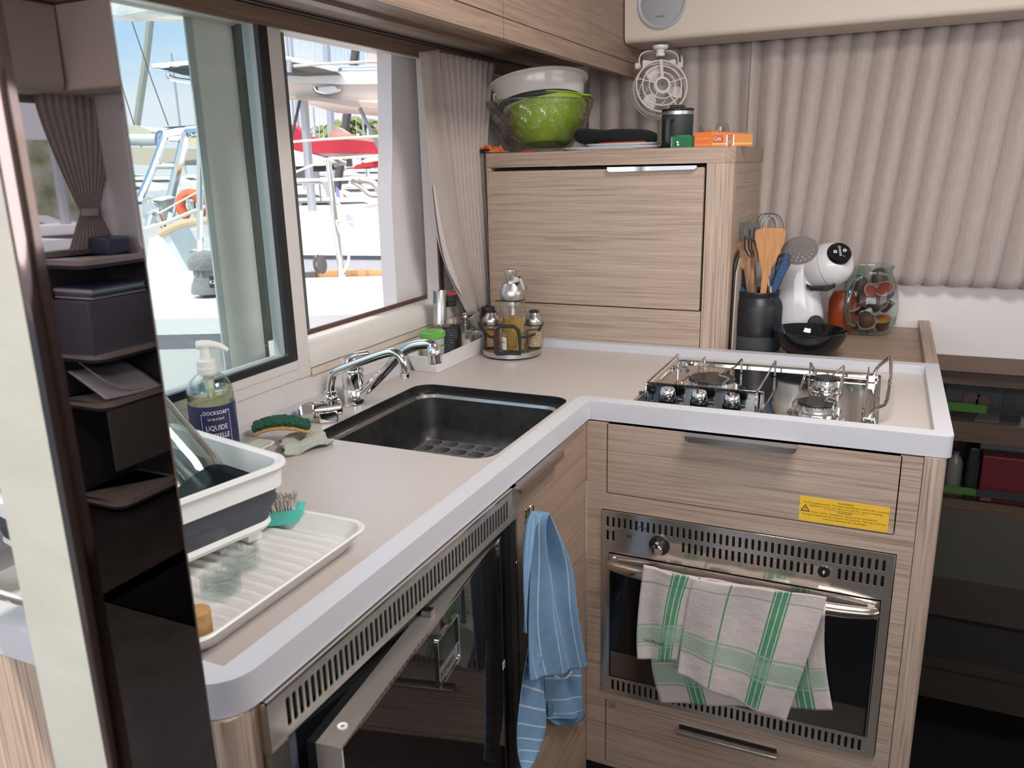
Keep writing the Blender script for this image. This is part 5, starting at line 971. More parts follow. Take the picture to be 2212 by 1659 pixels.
for i in range(20):
    for j in range(10):
        x = -0.036 + i * 0.0035; y = -0.014 + j * 0.0030; dx_, dy_ = rnd_.uniform(-.006, .006), rnd_.uniform(-.005, .005)
        for k in range(3):
            a = Tb @ Vector((x, y, 0.020)); b = Tb @ Vector((x + dx_ * (0.5 + k * 0.5), y + dy_ + rnd_.uniform(-.003, .003), 0.036 + rnd_.uniform(-.004, .002))); tube(bm, [a, b], [0.0009, 0.0006], 4, cap=False)
o = tag_ = obj('bristles', bm, mat('bristle', (0.55, 0.52, 0.46), 0.8), br); o['kind'] = 'stuff'
# ================================================================ ON TOP OF THE TALL CABINET
zt = CT + 0.0005
c = (-0.383, 0.690, zt)
def facet_bowl(s, t):
    prof = [(0.0, 0.003), (0.075, 0.0), (0.086, 0.010), (0.110, 0.040), (0.131, 0.075), (0.143, 0.105), (0.149, 0.128), (0.1495, 0.131), (0.146, 0.131), (0.144, 0.125), (0.126, 0.072), (0.098, 0.032), (0.070, 0.010), (0.0, 0.009)]
    x = t * (len(prof) - 1); i = min(int(x), len(prof) - 2); f = x - i; r = prof[i][0] * (1 - f) + prof[i + 1][0] * f; z = prof[i][1] * (1 - f) + prof[i + 1][1] * f
    a = 2 * math.pi * s; tw_ = a + z * 9
    d = 0.0080 * abs(math.sin(12 * tw_)) * (1 if 1 < x < 7 else 0.0) * min(1, z * 20) * (1 - max(0, (z - 0.115) / 0.02))
    return (c[0] + (r - d) * math.cos(a), c[1] + (r - d) * math.sin(a), c[2] + z)
gb = obj('glass_salad_bowl', grid(new(), facet_bowl, 144, 52, close_u=True), glass('cut_glass', (0.99, 0.99, 0.985), 0.07, 0.02, 0.5, (26, 0.010, (1, 1, 0.25))))
tag(gb, 'large cut glass salad bowl on top of the tall cabinet holding nested bowls', 'bowl')
tag_rim = 0
bm = new(); tube(bm, [(c[0] + 0.1480 * math.cos(a), c[1] + 0.1480 * math.sin(a), c[2] + 0.1318) for a in [2 * math.pi * k / 72 for k in range(72)]], 0.0017, 8, closed=True); obj('rim', bm, glass('rim_glass', (0.97, 0.97, 0.97), 0.35, edge=0.5), gb)
LIME = mat('lime_silicone', (0.27, 0.42, 0.025), 0.45); DSIL = mat('slate_silicone', (0.045, 0.050, 0.055), 0.4)
def bowl_shape(prof, T, n=48): return lathe(new(), prof, n, T.to_3x3(), T.translation)
def Tt(x, y, z, ax, ay): return Matrix.Translation((x, y, z)) @ Matrix.Rotation(ay, 4, 'Y') @ Matrix.Rotation(ax, 4, 'X')
T = Tt(-0.361, 0.690, zt + 0.072, -0.14, -0.05)
lg = thing('green_colander', 'lime green collapsible colander nested in the glass bowl under the white one', 'colander', tuple(T.translation))
obj('bowl', bowl_shape([(0, -0.055), (0.060, -0.052), (0.085, -0.030), (0.100, 0.010), (0.106, 0.040), (0.108, 0.060), (0.112, 0.0615), (0.1125, 0.064), (0.104, 0.063), (0.098, 0.030), (0.0, -0.045)], T), LIME, lg)
bm = new(); extr(bm, [rpoly([(0.105, -0.028), (0.126, -0.018), (0.128, 0.0), (0.126, 0.018), (0.105, 0.028)], 0.008)], 0.060, 0.0635); bm.transform(T); bevel(obj('grip_tab', bm, LIME, lg), 0.0015)
T = Tt(-0.378, 0.690, zt + 0.118, -0.15, -0.16)
wc = thing('white_colander', 'white collapsible colander with dark grey band tilted on top of nested bowls', 'colander', tuple(T.translation))
obj('rim', bowl_shape([(0.112, 0.012), (0.118, 0.020), (0.122, 0.045), (0.126, 0.056), (0.134, 0.060), (0.1355, 0.063), (0.133, 0.065), (0.122, 0.062), (0.116, 0.045), (0.110, 0.016)], T), mat('melamine_white', (0.76, 0.72, 0.69), 0.15), wc, label='glossy white rim')
obj('folding_band', bowl_shape([(0.098, 0.0), (0.106, 0.0), (0.113, 0.003), (0.114, 0.011), (0.112, 0.016), (0.100, 0.016)], T), DSIL, wc, label='dark grey folding band')
obj('base', bowl_shape([(0, -0.004), (0.085, -0.006), (0.102, 0.0), (0.100, 0.004), (0, 0.002)], T), MATS['melamine_white'], wc)
bm = new(); extr(bm, [rr(-0.010, 0.010, 0.020, 0.040, 0.002), rr(-0.006, 0.006, 0.024, 0.036, 0.001)], -0.0015, 0.0015, 'xz'); bm.transform(T @ Matrix.Rotation(math.radians(-128), 4, 'Z') @ Matrix.Translation((0, 0, 0))); bmesh.ops.translate(bm, verts=bm.verts, vec=T.to_3x3() @ Vector((math.cos(math.radians(218)) * 0.1185, math.sin(math.radians(218)) * 0.1185, 0))); obj('moulded_mark', bm, MATS['melamine_white'], wc)
# orange cloth under the bowl
ORG = noisy('cloth_orange', (0.62, 0.13, 0.04), (0.72, 0.18, 0.06), 60, 0.8, 0.4)
def crumple(x0, x1, y0, y1, z, h, seed, mtl, nm, lab, cat):
    r_ = random.Random(seed); ph = [r_.uniform(0, 6) for _ in range(6)]
    def f(s, t): 
        e_ = min(1, 6 * min(s, 1 - s, t, 1 - t)) if 0 < s < 1 and 0 < t < 1 else 0
        return (x0 + (x1 - x0) * s + 0.004 * math.sin(7 * t + ph[0]), y0 + (y1 - y0) * t + 0.004 * math.sin(8 * s + ph[1]), z + h * e_ * (0.45 + 0.3 * math.sin(9 * s + ph[2]) * math.sin(7 * t + ph[3]) + 0.25 * math.sin(21 * s + 13 * t + ph[4])))
    o = solid(obj(nm, grid(new(), f, 36, 24), mtl, smooth=0), 0.0015, 1); return tag(o, lab, cat)
crumple(-0.510, -0.440, 0.545, 0.600, zt + 0.002, 0.020, 4, ORG, 'orange_cloth', 'crumpled orange cloth bag at left front corner of the tall cabinet top', 'bag')
tag(bevel(obj('black_clip', B(-0.492, -0.462, 0.541, 0.548, zt + 0.0003, zt + 0.011), BLACK), 0.003), 'small black buckle lying by the orange cloth', 'buckle')
tag(bevel(obj('red_strap', B(-0.372, -0.335, 0.545, 0.553, zt + 0.0003, zt + 0.004), mat('strap_red', (0.45, 0.05, 0.03), 0.7)), 0.001), 'short red strap end under front of the glass bowl', 'strap')
# oval trays, orange plate, oven glove
PW = mat('plate_white', (0.66, 0.65, 0.70), 0.3)
def plate(nm, x0, x1, y0, y1, z, h, m, lab):
    cx_, cy_ = (x0 + x1) / 2, (y0 + y1) / 2; rx, ry = (x1 - x0) / 2, (y1 - y0) / 2; bm = new()
    L = []
    for k, zz in ((0.90, 0), (0.985, h * 0.6), (1.0, h), (0.97, h), (0.88, h * 0.35)):
        L.append([(cx_ + rx * k * math.copysign(abs(math.cos(a)) ** 0.55, math.cos(a)), cy_ + ry * k * math.copysign(abs(math.sin(a)) ** 0.55, math.sin(a)), z + zz) for a in [2 * math.pi * q / 64 for q in range(64)]])
    rings(bm, L); bm.faces.new([bm.verts[i] for i in range(64)]) if False else None
    return tag(obj(nm, bm, m), lab, 'plate')
plate('serving_tray', -0.285, -0.028, 0.560, 0.72, zt, 0.008, PW, 'pale grey rectangular plastic plate lying lowest, beside the glass bowl')
plate('serving_plate', -0.222, -0.040, 0.575, 0.71, zt + 0.0085, 0.007, MATS['plate_white'], 'smaller white plate stacked on the pale grey plate')
plate('orange_plate', -0.190, -0.050, 0.580, 0.705, zt + 0.0135, 0.005, mat('plate_orange', (0.66, 0.10, 0.03), 0.4), 'orange plate between the white plate and the black oven glove')
def glove(s, t):
    a = 2 * math.pi * s; x = -0.255 + 0.212 * t
    end = math.sqrt(max(0, 1 - (2 * t - 1) ** 8)); w_ = (0.060 + 0.008 * math.sin(5 * t)) * max(0.02, end); h_ = (0.0190 + 0.0022 * math.sin(9 * t + 1)) * max(0.02, end)
    sa, ca = math.sin(a), math.cos(a); cr_ = -0.0025 * math.exp(-((ca + 0.95) / 0.25) ** 2)
    return (x, 0.635 + w_ * math.copysign(abs(ca) ** 0.7, ca), zt + 0.0385 - 0.010 * t + (h_ * math.copysign(abs(sa) ** 0.7, sa)) * (1 - 0.25 * math.exp(-(sa / 0.25) ** 2)) + (0.003 if t > 0.5 else -0.002) * math.sin(6 * t))
tag(obj('oven_glove', grid(new(), glove, 48, 40, close_u=True), fabric('glove_black', (0.003, 0.003, 0.004), (0.007, 0.007, 0.009), 300, (1, 1, 1), 0.5, 0.02)), 'folded black oven glove lying on the orange and white plates', 'oven glove')
# travel mug
c = (0.009, 0.635, zt)
mg = thing('travel_mug', 'matt charcoal travel mug with black lid and steel band beside green box', 'mug', c)
obj('body', lathe(new(), [(0, 0), (0.036, 0), (0.0375, 0.003), (0.0385, 0.078), (0.0380, 0.0785)], 48, None, c), mat('mug_charcoal', (0.030, 0.033, 0.040), 0.5), mg)
obj('steel_band', lathe(new(), [(0.0375, 0.0785), (0.0378, 0.0785), (0.0378, 0.0865), (0.037, 0.0870)], 48, None, c), STEEL, mg, label='brushed steel band')
obj('lid', lathe(new(), [(0.0385, 0.0870), (0.0392, 0.0880), (0.0392, 0.0915), (0.037, 0.0930), (0, 0.0930)], 48, None, c), BLACK, mg)
bm = new(); box(bm, c[0] - 0.014, c[0] + 0.016, c[1] - 0.030, c[1] + 0.012, zt + 0.0925, zt + 0.1005); bevel(obj('sliding_flap', bm, BLACK, mg), 0.002)
bm = new(); tube(bm, rnd([(c[0] - 0.004, c[1] - 0.036, zt + 0.066), (c[0] - 0.010, c[1] - 0.060, zt + 0.066), (c[0] - 0.010, c[1] - 0.060, zt + 0.012), (c[0] - 0.004, c[1] - 0.036, zt + 0.012)], 0.008), 0.0065, 10); obj('handle', bm, MATS['mug_charcoal'], mg)
# small green box
gbx = thing('green_box', 'small dark green carton with a panda-like white blot, in front of the mug', 'box', (0.035, 0.585, zt))
Tg = Matrix.Translation((0.035, 0.590, zt)) @ Matrix.Rotation(math.radians(-4), 4, 'Z')
gbx['label'] = 'small dark green carton with white blot, in front of the travel mug'
bm = new(); extr(bm, [[(-0.0265, 0), (0.0265, 0), (0.0265, 0.022), (0.018, 0.0285), (-0.0265, 0.0265)]], -0.018, 0.018, lambda u, v, w: tuple(Tg @ Vector((u, w, v)))); obj('carton', bm, mat('carton_green', (0.012, 0.145, 0.055), 0.4), gbx)
bm = new(); 
for u, v, r in ((-0.0085, 0.0125, 0.0027), (-0.0085, 0.0065, 0.0022), (-0.0060, 0.0070, 0.0020)): extr(bm, [circ(u, v, r, 16)], -0.0184, -0.0181, lambda u, v, w: tuple(Tg @ Vector((u, w, v))))
obj('white_blot', bm, PAPER, gbx)
bm = new(); extr(bm, [circ(-0.0115, 0.0105, 0.0022, 14), ], -0.0183, -0.0181, lambda u, v, w: tuple(Tg @ Vector((u, w, v)))); extr(bm, [circ(-0.0115, 0.0065, 0.0026, 14)], -0.01835, -0.0181, lambda u, v, w: tuple(Tg @ Vector((u, w, v)))); obj('dark_blot', bm, INK, gbx)
bm = new(); text(bm, 'CLEMENGARDEN', Tg @ Vector((-0.0215, -0.0183, 0.0015)), (0, 0, 1), (-1, 0, 0), 0.0028, 0.021, 'l', 0.0001); obj('side_lettering', bm, mat('letter_mint', (0.55, 0.75, 0.60), 0.5), gbx)
bm = new(); extr(bm, [[(-0.012, 0.0285), (0.006, 0.0200), (0.0265, 0.0225), (0.0185, 0.0292)]], -0.0188, -0.0182, lambda u, v, w: tuple(Tg @ Vector((u, w, v)))); obj('folded_flap', bm, mat('carton_green_flap', (0.018, 0.18, 0.07), 0.4), gbx)
# orange carton
obx = thing('orange_box', 'orange opened carton with printed side, right of the green one', 'box', (0.115, 0.60, zt))
ORB = mat('carton_orange', (0.80, 0.20, 0.035), 0.45)
P_ = [Vector((0.0635, 0.5800, 0)), Vector((0.1065, 0.5720, 0)), Vector((0.190, 0.640, 0)), Vector((0.146, 0.655, 0))]
bm = new(); v0 = [bm.verts.new((p.x, p.y, zt)) for p in P_]; v1 = [bm.verts.new((p.x, p.y, zt + h)) for p, h in zip(P_, (0.0335, 0.0335, 0.027, 0.027))]
for k in range(4): bm.faces.new([v0[k], v0[(k + 1) % 4], v1[(k + 1) % 4], v1[k]])
bm.faces.new(v0); bm.faces.new(v1); obj('carton', bm, ORB, obx)
e1 = (P_[2] - P_[1]).normalized(); n1 = Vector((e1.y, -e1.x, 0)); fmap = lambda a, z, o=0.0004: tuple(P_[1] + e1 * a + n1 * o + Vector((0, 0, zt + z)))
L1 = (P_[2] - P_[1]).length
def panel(nm, a0, a1, z0, z1, m, o=0.0004): bm = new(); bm.faces.new([bm.verts.new(fmap(a, z, o)) for a, z in ((a0, z0), (a1, z0), (a1, z1), (a0, z1))]); return obj(nm, bm, m, obx, smooth=0)
panel('print_panel', 0.000, L1, 0.001, 0.027, mat('print_amber', (0.62, 0.24, 0.07), 0.4)); panel('print_stripe', 0.0, L1, 0.004, 0.008, mat('print_yellow', (0.75, 0.45, 0.10), 0.4), 0.0006)
panel('print_red', 0.003, 0.030, 0.009, 0.026, mat('print_rust', (0.50, 0.10, 0.05), 0.4), 0.0007); panel('print_white_bar', 0.038, 0.041, 0.001, 0.026, PAPER, 0.0008); panel('print_nuts', 0.042, 0.054, 0.001, 0.026, noisy('print_nutty', (0.25, 0.05, 0.03), (0.65, 0.35, 0.25), 260, 0.5), 0.0008); panel('print_white_bar', 0.056, 0.059, 0.001, 0.026, PAPER, 0.0008)
bm = new(); text(bm, 'Cuis', fmap(0.005, 0.014, 0.0010), e1, ZU, 0.009, 0.018, 'l', 0.0001); obj('side_lettering', bm, PAPER, obx)
e0 = (P_[1] - P_[0]).normalized()
bm = new(); text(bm, 'Papier Cuisson', P_[0] + e0 * 0.004 + Vector((e0.y, -e0.x, 0)) * 0.0004 + Vector((0, 0, zt + 0.0035)), e0, ZU, 0.0034, 0.033, 'l', 0.0001); text(bm, 'FR IT NL ES DE', P_[0] + e0 * 0.004 + Vector((e0.y, -e0.x, 0)) * 0.0004 + Vector((0, 0, zt + 0.0175)), e0, ZU, 0.0028, 0.034, 'l', 0.0001)
obj('end_lettering', bm, mat('print_peach', (0.85, 0.60, 0.45), 0.5), obx)
bm = new(); bm.faces.new([bm.verts.new(v) for v in (fmap(0.0, 0.034), fmap(L1, 0.029), (P_[3].x, P_[3].y, zt + 0.034), (P_[0].x + 0.02, P_[0].y + 0.004, zt + 0.0385))]); solid(obj('raised_flap', bm, MATS['print_amber'], obx, smooth=0), 0.0008)
crumple(0.05, 0.150, 0.635, 0.70, zt + 0.002, 0.055, 9, glass('plastic_film', (0.97, 0.97, 0.97), 0.05, 0.15, 0.4, power=4), 'plastic_bag', 'crumpled clear plastic bag behind the orange carton', 'bag')
# ================================================================ FAN
fn_ = thing('fan', 'white cage fan with grey hub hanging under the overhead box', 'fan', (-0.10, 0.90, 1.69))
FW = mat('fan_white', (0.72, 0.67, 0.64), 0.4)
FA = Vector((0.16, -0.985, 0.0)).normalized(); FR_ = aim(FA).to_matrix() if hasattr(aim(FA), 'to_matrix') else aim(FA)
def frame_of(d):
    w_ = Vector(d).normalized(); u_ = Vector((0, 0, 1)).cross(w_).normalized(); v_ = w_.cross(u_)
    return Matrix((u_, v_, w_)).transposed()
FR_ = frame_of((0.46, -0.85, 0.27)); FC = Vector((-0.095, 0.872, 1.577))
fp = lambda u, v, w: FC + FR_ @ Vector((u, v, w))
bm = new()
def ring(bm, R, w_, r=0.0018, n=56): tube(bm, [fp(R * math.cos(2 * math.pi * k / n), R * math.sin(2 * math.pi * k / n), w_) for k in range(n)], r, 6, closed=True)
ring(bm, 0.0700, 0.006, 0.0022); ring(bm, 0.054, 0.0085); ring(bm, 0.0360, 0.0105, 0.0016)
for a in (90, 18, -54, -126, 162):
    a = math.radians(a); tube(bm, [fp(R * math.cos(a), R * math.sin(a), w_) for R, w_ in ((0.020, 0.013), (0.054, 0.0088), (0.0700, 0.006))], 0.0015, 6)
tube(bm, [fp(0, 0.020, 0.013), fp(0, 0.0700, 0.008)], [0.005, 0.0055], 8); obj('front_grille', bm, FW, fn_)
bm = new(); lathe(bm, [(0.0135, 0.012), (0.0150, 0.016), (0.0205, 0.0165), (0.0240, 0.012), (0.0235, 0.006), (0, 0.006)], 40, FR_, FC); obj('hub_ring', bm, FW, fn_)
bm = new(); lathe(bm, [(0.0165, 0.0155), (0.0160, 0.0172), (0.006, 0.0185), (0, 0.0187)], 32, FR_, FC); hbp = obj('hub_cap', bm, mat('fan_hub_grey', (0.17, 0.16, 0.165), 0.35), fn_)
bm = new(); text(bm, 'S', fp(0, -0.004, 0.0190), FR_ @ Vector((1, 0, 0)), FR_ @ Vector((0, 1, 0)), 0.009, 0.007, 'c', 0.0001); obj('hub_mark', bm, mat('fan_mark', (0.09, 0.085, 0.09), 0.3), hbp)
bm = new()
for wd in (0.0, -0.030, -0.048): ring(bm, 0.0700 + 0.002 * (wd < -0.01), wd, 0.0018)
ring(bm, 0.050, -0.054, 0.0016); ring(bm, 0.030, -0.058, 0.0016)
for k in range(48):
    a = 2 * math.pi * k / 48; tube(bm, [fp(R * math.cos(a), R * math.sin(a), w_) for R, w_ in ((0.0715, -0.048), (0.050, -0.054), (0.030, -0.058), (0.014, -0.058))], 0.0008, 5)
obj('rear_grille', bm, FW, fn_)
bm = new(); extr(bm, [circ(0, 0, 0.0725, 56), circ(0, 0, 0.0705, 56)], -0.048, -0.020, lambda u, v, w: tuple(fp(u, v, w))); obj('cage_band', bm, FW, fn_)
bm = new(); lathe(bm, [(0, -0.058), (0.022, -0.058), (0.024, -0.03), (0.018, -0.018), (0, -0.016)], 32, FR_, FC); obj('motor', bm, FW, fn_)
for k in range(3):
    bm = new(); a0 = math.radians(110 + 120 * k)
    def blade(s, t, a0=a0):
        r = 0.016 + 0.048 * t; wd = 0.85 * math.sin(math.pi * (0.18 + 0.62 * t)) ; a = a0 + (s - 0.5) * wd
        return fp(r * math.cos(a), r * math.sin(a), -0.012 - 0.014 * (s - 0.5) - 0.006)
    solid(obj('blade', grid(bm, blade, 10, 10), FW, fn_, label=None), 0.0012)
bm = new()   # yoke
yk = [(-0.052, 0.058), (-0.0545, 0.078), (-0.050, 0.094), (-0.034, 0.1035), (0, 0.1055), (0.034, 0.1035), (0.050, 0.094), (0.0545, 0.078), (0.052, 0.058)]
for w_ in (-0.026, -0.014): tube(bm, smoothpath([fp(u, v, w_) for u, v in yk], 4), 0.0018, 6)
def yband(s, t): p = poly_at([Vector((a, b, 0)) for a, b in yk], s); return fp(p.x * 0.985, p.y * 0.995, -0.026 + 0.012 * t)
grid(bm, yband, 48, 2); obj('yoke', bm, FW, fn_)
bm = new(); extr(bm, [rpoly([(-0.047, 0.055), (-0.046, 0.079), (0, 0.072), (0.046, 0.079), (0.047, 0.055), (0.030, 0.062), (0, 0.068), (-0.030, 0.062)], 0.003)], -0.030, -0.010, lambda u, v, w: tuple(fp(u, v, w))); obj('cradle', bm, FW, fn_)
for s in (-1, 1):
    bm = new(); lathe(bm, [(0, 0), (0.0085, 0), (0.0095, 0.003), (0.008, 0.012), (0, 0.013)], 8, frame_of(FR_ @ Vector((s, 0, 0))), fp(s * 0.0545, 0.066, -0.020)); 
    if s > 0: tube(bm, [fp(0.062, 0.064, -0.020), fp(0.066, 0.073, -0.018), fp(0.0655, 0.093, -0.018)], [0.004, 0.0035, 0.0012], 8)
    obj('tilt_knob', bm, FW, fn_)
bm = new(); lathe(bm, [(0.021, 0.0), (0.0215, -0.006), (0.018, -0.010), (0.012, -0.011), (0.010, -0.018), (0.0125, -0.020), (0.0125, -0.026), (0.010, -0.028), (0, -0.028)], 36, None, tuple(fp(0, 0, -0.020) + Vector((0, 0, 0.1125 + 0.0008)))); obj('ceiling_mount', bm, WPLA, fn_)
bm = new(); p = fp(0, 0.088, -0.020); q_ = fp(0.0, 0.070, -0.020)
tube(bm, [p.lerp(q_, k / 30) + Vector((0.0022 * math.cos(k * 1.4), 0.0022 * math.sin(k * 1.4), 0)) for k in range(31)], 0.0009, 5); obj('coiled_lead', bm, mat('lead_brown', (0.20, 0.15, 0.13), 0.6), fn_)
# ================================================================ ON THE BACK SHELF
zs = 0.9075
c = (0.219, 0.682, zs)
ck = thing('utensil_crock', 'matt black stoneware crock with dark grey foot holding kitchen utensils', 'crock', c)
bm = new(); lathe(bm, [(0.0600, 0.038), (0.0605, 0.042), (0.0610, 0.108), (0.0580, 0.121), (0.0520, 0.131), (0.0505, 0.136), (0.0520, 0.140), (0.0530, 0.148), (0.0515, 0.1505), (0.048, 0.149), (0.046, 0.135), (0.055, 0.11), (0.055, 0.01), (0, 0.008)], 64, None, c); obj('body', bm, noisy('crock_black', (0.010, 0.011, 0.013), (0.016, 0.017, 0.020), 60, 0.38), ck)
bm = new(); lathe(bm, [(0, 0), (0.056, 0), (0.0595, 0.003), (0.0600, 0.038)], 64, None, c); obj('glaze_foot', bm, mat('crock_grey', (0.045, 0.050, 0.056), 0.55), ck, label='dark grey lower band')
def uten(nm, lab, cat, group='utensils in the black crock'):
    return thing(nm, lab, cat, (c[0], c[1], zs + 0.012), group)
def Yp(px, py, y): return PY(px, py, y)
def u6(a, b): return (1500 + a / 3.107, 440 + b / 3.107)
def ply(pts, y, th, fr=None):
    """flat outline read in the upright plane y, with thickness and a slight lean"""
    P = [Yp(*u6(*p), y) for p in pts]; return [(p.x, p.z) for p in P]
def flat(nm, pts, y, th, m, parent, holes=(), bev=0.0012, r=0.004):
    L = [rpoly(ply(pts, y, th), r, 3)] + [rpoly(ply(h, y, th), 0.001, 2) for h in holes]
    o = obj(nm, extr(new(), L, y - th / 2, y + th / 2, 'xz'), m, parent); return bevel(o, bev) if bev else o
def stick(nm, pts, y0, y1, r, m, parent, n=10):
    P = []; 
    for i, p in enumerate(pts): y = y0 + (y1 - y0) * i / (len(pts) - 1); P.append(Yp(*u6(*p), y))
    bm = new(); tube(bm, P, r, n); return obj(nm, bm, m, parent)
OLV = noisy('olive_wood', (0.12, 0.055, 0.025), (0.36, 0.19, 0.09), 14, 0.45, 0.0, 5, stretch=(9, 3, 1.5)); BCH = noisy('beech_wood', (0.43, 0.19, 0.065), (0.53, 0.26, 0.10), 30, 0.5, 0.0, 3, stretch=(6, 1, 0.7))
UB = mat('silicone_blue', (0.015, 0.060, 0.17), 0.5); UG = mat('nylon_grey', (0.085, 0.090, 0.095), 0.45)
t = uten('wooden_spatula', 'flat light brown wooden spatula, front-most in the black crock', 'spatula')
o = flat('blade_and_handle', [(412, 178), (470, 160), (600, 165), (614, 190), (605, 260), (545, 385), (505, 455), (488, 560), (478, 640), (438, 640), (448, 560), (455, 450), (430, 330), (408, 230)], 0.640, 0.007, BCH, t, r=0.006)
t = uten('wooden_spoon', 'round dark-grained olive wood spoon left of the wooden spatula', 'spoon')
o = flat('bowl_and_handle', [(255, 330), (262, 290), (300, 258), (360, 240), (400, 262), (428, 330), (432, 390), (400, 425), (408, 520), (425, 640), (360, 640), (350, 540), (335, 440), (290, 410), (262, 370)], 0.655, 0.012, OLV, t, bev=0.004, r=0.008)
t = uten('slotted_turner', 'dark grey slotted turner standing behind the olive wood spoon', 'turner')
flat('head', [(275, 150), (290, 130), (360, 122), (440, 130), (446, 160), (430, 235), (405, 300), (330, 300), (297, 250)], 0.680, 0.004, UG, t, holes=[[(300, 165), (313, 165), (325, 235), (312, 235)], [(332, 158), (346, 158), (350, 235), (338, 235)], [(366, 155), (380, 155), (377, 235), (365, 235)], [(400, 158), (414, 160), (402, 235), (391, 235)]])
stick('handle', [(370, 290), (400, 450), (410, 640)], 0.680, 0.690, 0.0045, UG, t)
t = uten('wire_whisk', 'steel balloon whisk standing rear-most in the crock', 'whisk')
tips = [(505, 75)]
for k, (l, r_) in enumerate(((415, 598), (435, 580), (455, 560), (478, 540))):
    bm = new(); P = [Yp(*u6(*p), 0.715) for p in ((500, 420), (l + 25, 300), (l, 190), (l + 12, 110), (l + 45, 70 + k * 3), (r_ - 45, 70 + k * 3), (r_ - 8, 115), (r_, 190), (r_ - 25, 300), (505, 420))]
    for i_, p in enumerate(P): p.y += (k - 1.5) * 0.006 * math.sin(math.pi * i_ / 9)
    tube(bm, smoothpath(P, 5), 0.0011, 6); obj('wire_loop', bm, mat('wire_dark', (0.25, 0.25, 0.25), 0.25, 1.0), t)
stick('handle', [(502, 415), (500, 640)], 0.715, 0.705, 0.005, STEEL, t)
t = uten('small_whisk', 'small black-wired whisk with steel ferrule right of the wooden spatula', 'whisk')
for k in range(5):
    stick('wire_loop', [(512, 560), (500 + k * 12, 470), (515 + k * 16, 400), (530 + k * 17, 370)], 0.650, 0.655, 0.0009, BLACK, t, 6)
stick('ferrule', [(510, 640), (510, 555)], 0.650, 0.650, 0.0048, STEEL, t, 16)
t = uten('blue_ladle', 'dark blue silicone ladle leaning out of the left side of the crock', 'ladle')
o = flat('head_and_handle', [(174, 272), (186, 290), (212, 320), (240, 420), (262, 470), (300, 540), (350, 580), (360, 640), (325, 640), (285, 590), (245, 545), (215, 470), (190, 370)], 0.672, 0.016, UB, t, bev=0.004, r=0.006)
t = uten('blue_spoon', 'dark blue silicone serving spoon leaning out of the right side of the crock', 'spoon')
o = flat('head_and_handle', [(628, 312), (632, 370), (622, 440), (585, 510), (548, 590), (530, 640), (500, 640), (528, 540), (552, 460), (585, 380)], 0.665, 0.014, UB, t, bev=0.004, r=0.006)
t = uten('black_slotted_spoon', 'black slotted nylon spoon low in the crock behind the blue ladle', 'spoon')
flat('head', [(248, 400), (262, 395), (330, 440), (345, 500), (345, 640), (285, 640), (268, 520)], 0.690, 0.004, BLACK, t, holes=[[(270, 425), (278, 425), (290, 500), (284, 500)], [(295, 440), (303, 445), (310, 510), (304, 510)]])
t = uten('black_slotted_turner', 'black slotted nylon turner behind the blue serving spoon', 'turner')
flat('head', [(560, 350), (590, 330), (612, 345), (590, 440), (540, 560), (520, 560), (540, 440)], 0.690, 0.004, BLACK, t, holes=[[(572, 362), (580, 360), (556, 440), (550, 440)], [(590, 355), (597, 355), (575, 440), (568, 440)]])
t = uten('black_fork', 'black nylon fork with two prongs in front of the olive wood spoon', 'fork')
for l in ([(340, 222), (338, 300), (352, 330), (372, 360)], [(362, 235), (366, 300), (380, 330), (384, 360)], [(385, 235), (384, 300), (395, 330), (400, 360)]): stick('prong', l, 0.645, 0.650, 0.0016, BLACK, t, 6)
t = uten('skimmer', 'perforated round steel skimmer leaning right over the coffee machine', 'skimmer')
SM = mat('skimmer_steel', (0.16, 0.14, 0.13), 0.42, 1.0)
P = [Yp(*u6(*p), 0.70) for p in ((706, 314),)]
ctr = P[0]; bm = new(); L = [circ(0, 0, 0.0440, 40, 0.0350)]
for rr_, n_ in ((0.0, 1), (0.012, 6), (0.0225, 12), (0.0325, 18)):
    for k in range(n_):
        a = 2 * math.pi * (k + 0.3) / n_; L.append(circ(rr_ * math.cos(a), rr_ * 0.78 * math.sin(a), 0.00165, 8))
ca, sa = math.cos(math.radians(14)), math.sin(math.radians(14))
extr(bm, L, -0.0006, 0.0006, lambda u, v, w: (ctr.x + u * ca - v * sa, ctr.y + w + 0.0 * v, ctr.z + u * sa + v * ca)); obj('disc', bm, SM, t)
stick('handle', [(640, 400), (585, 500), (530, 640)], 0.702, 0.69, 0.0032, SM, t)
# trays and boards standing behind the crock against the tall cabinet
for k, (nm, lab, m, y, d) in enumerate((('baking_tray', 'dark baking tray standing against the tall cabinet, behind the crock', BLACK, 0.62, 0.0), ('chopping_board', 'thin pale chopping board standing between baking tray and crock', mat('board_pale', (0.50, 0.42, 0.36), 0.5), 0.63, 0.0))):
    x = 0.1695 + 0.0045 * k
    bm = new(); extr(bm, [rpoly([(0.585, 0.9085), (0.90, 0.9085), (0.90, 1.205 - 0.03 * k), (0.640, 1.160 - 0.02 * k), (0.600, 1.140 - 0.03 * k)], 0.014, 5)], x - 0.0015, x + 0.0015, 'yz'); tag(obj(nm, bm, m), lab, 'tray' if k == 0 else 'chopping board')
# black bowl
c = (0.352, 0.632, zs)
bb = thing('black_bowl', 'glossy black glass bowl standing on the back shelf before the coffee machine', 'bowl', c)
obj('bowl', lathe(new(), [(0, 0), (0.042, 0), (0.046, 0.002), (0.070, 0.024), (0.0835, 0.048), (0.0865, 0.062), (0.0870, 0.0655), (0.0845, 0.0660), (0.080, 0.052), (0.064, 0.026), (0.040, 0.008), (0, 0.006)], 64, None, c), BLKGL, bb)
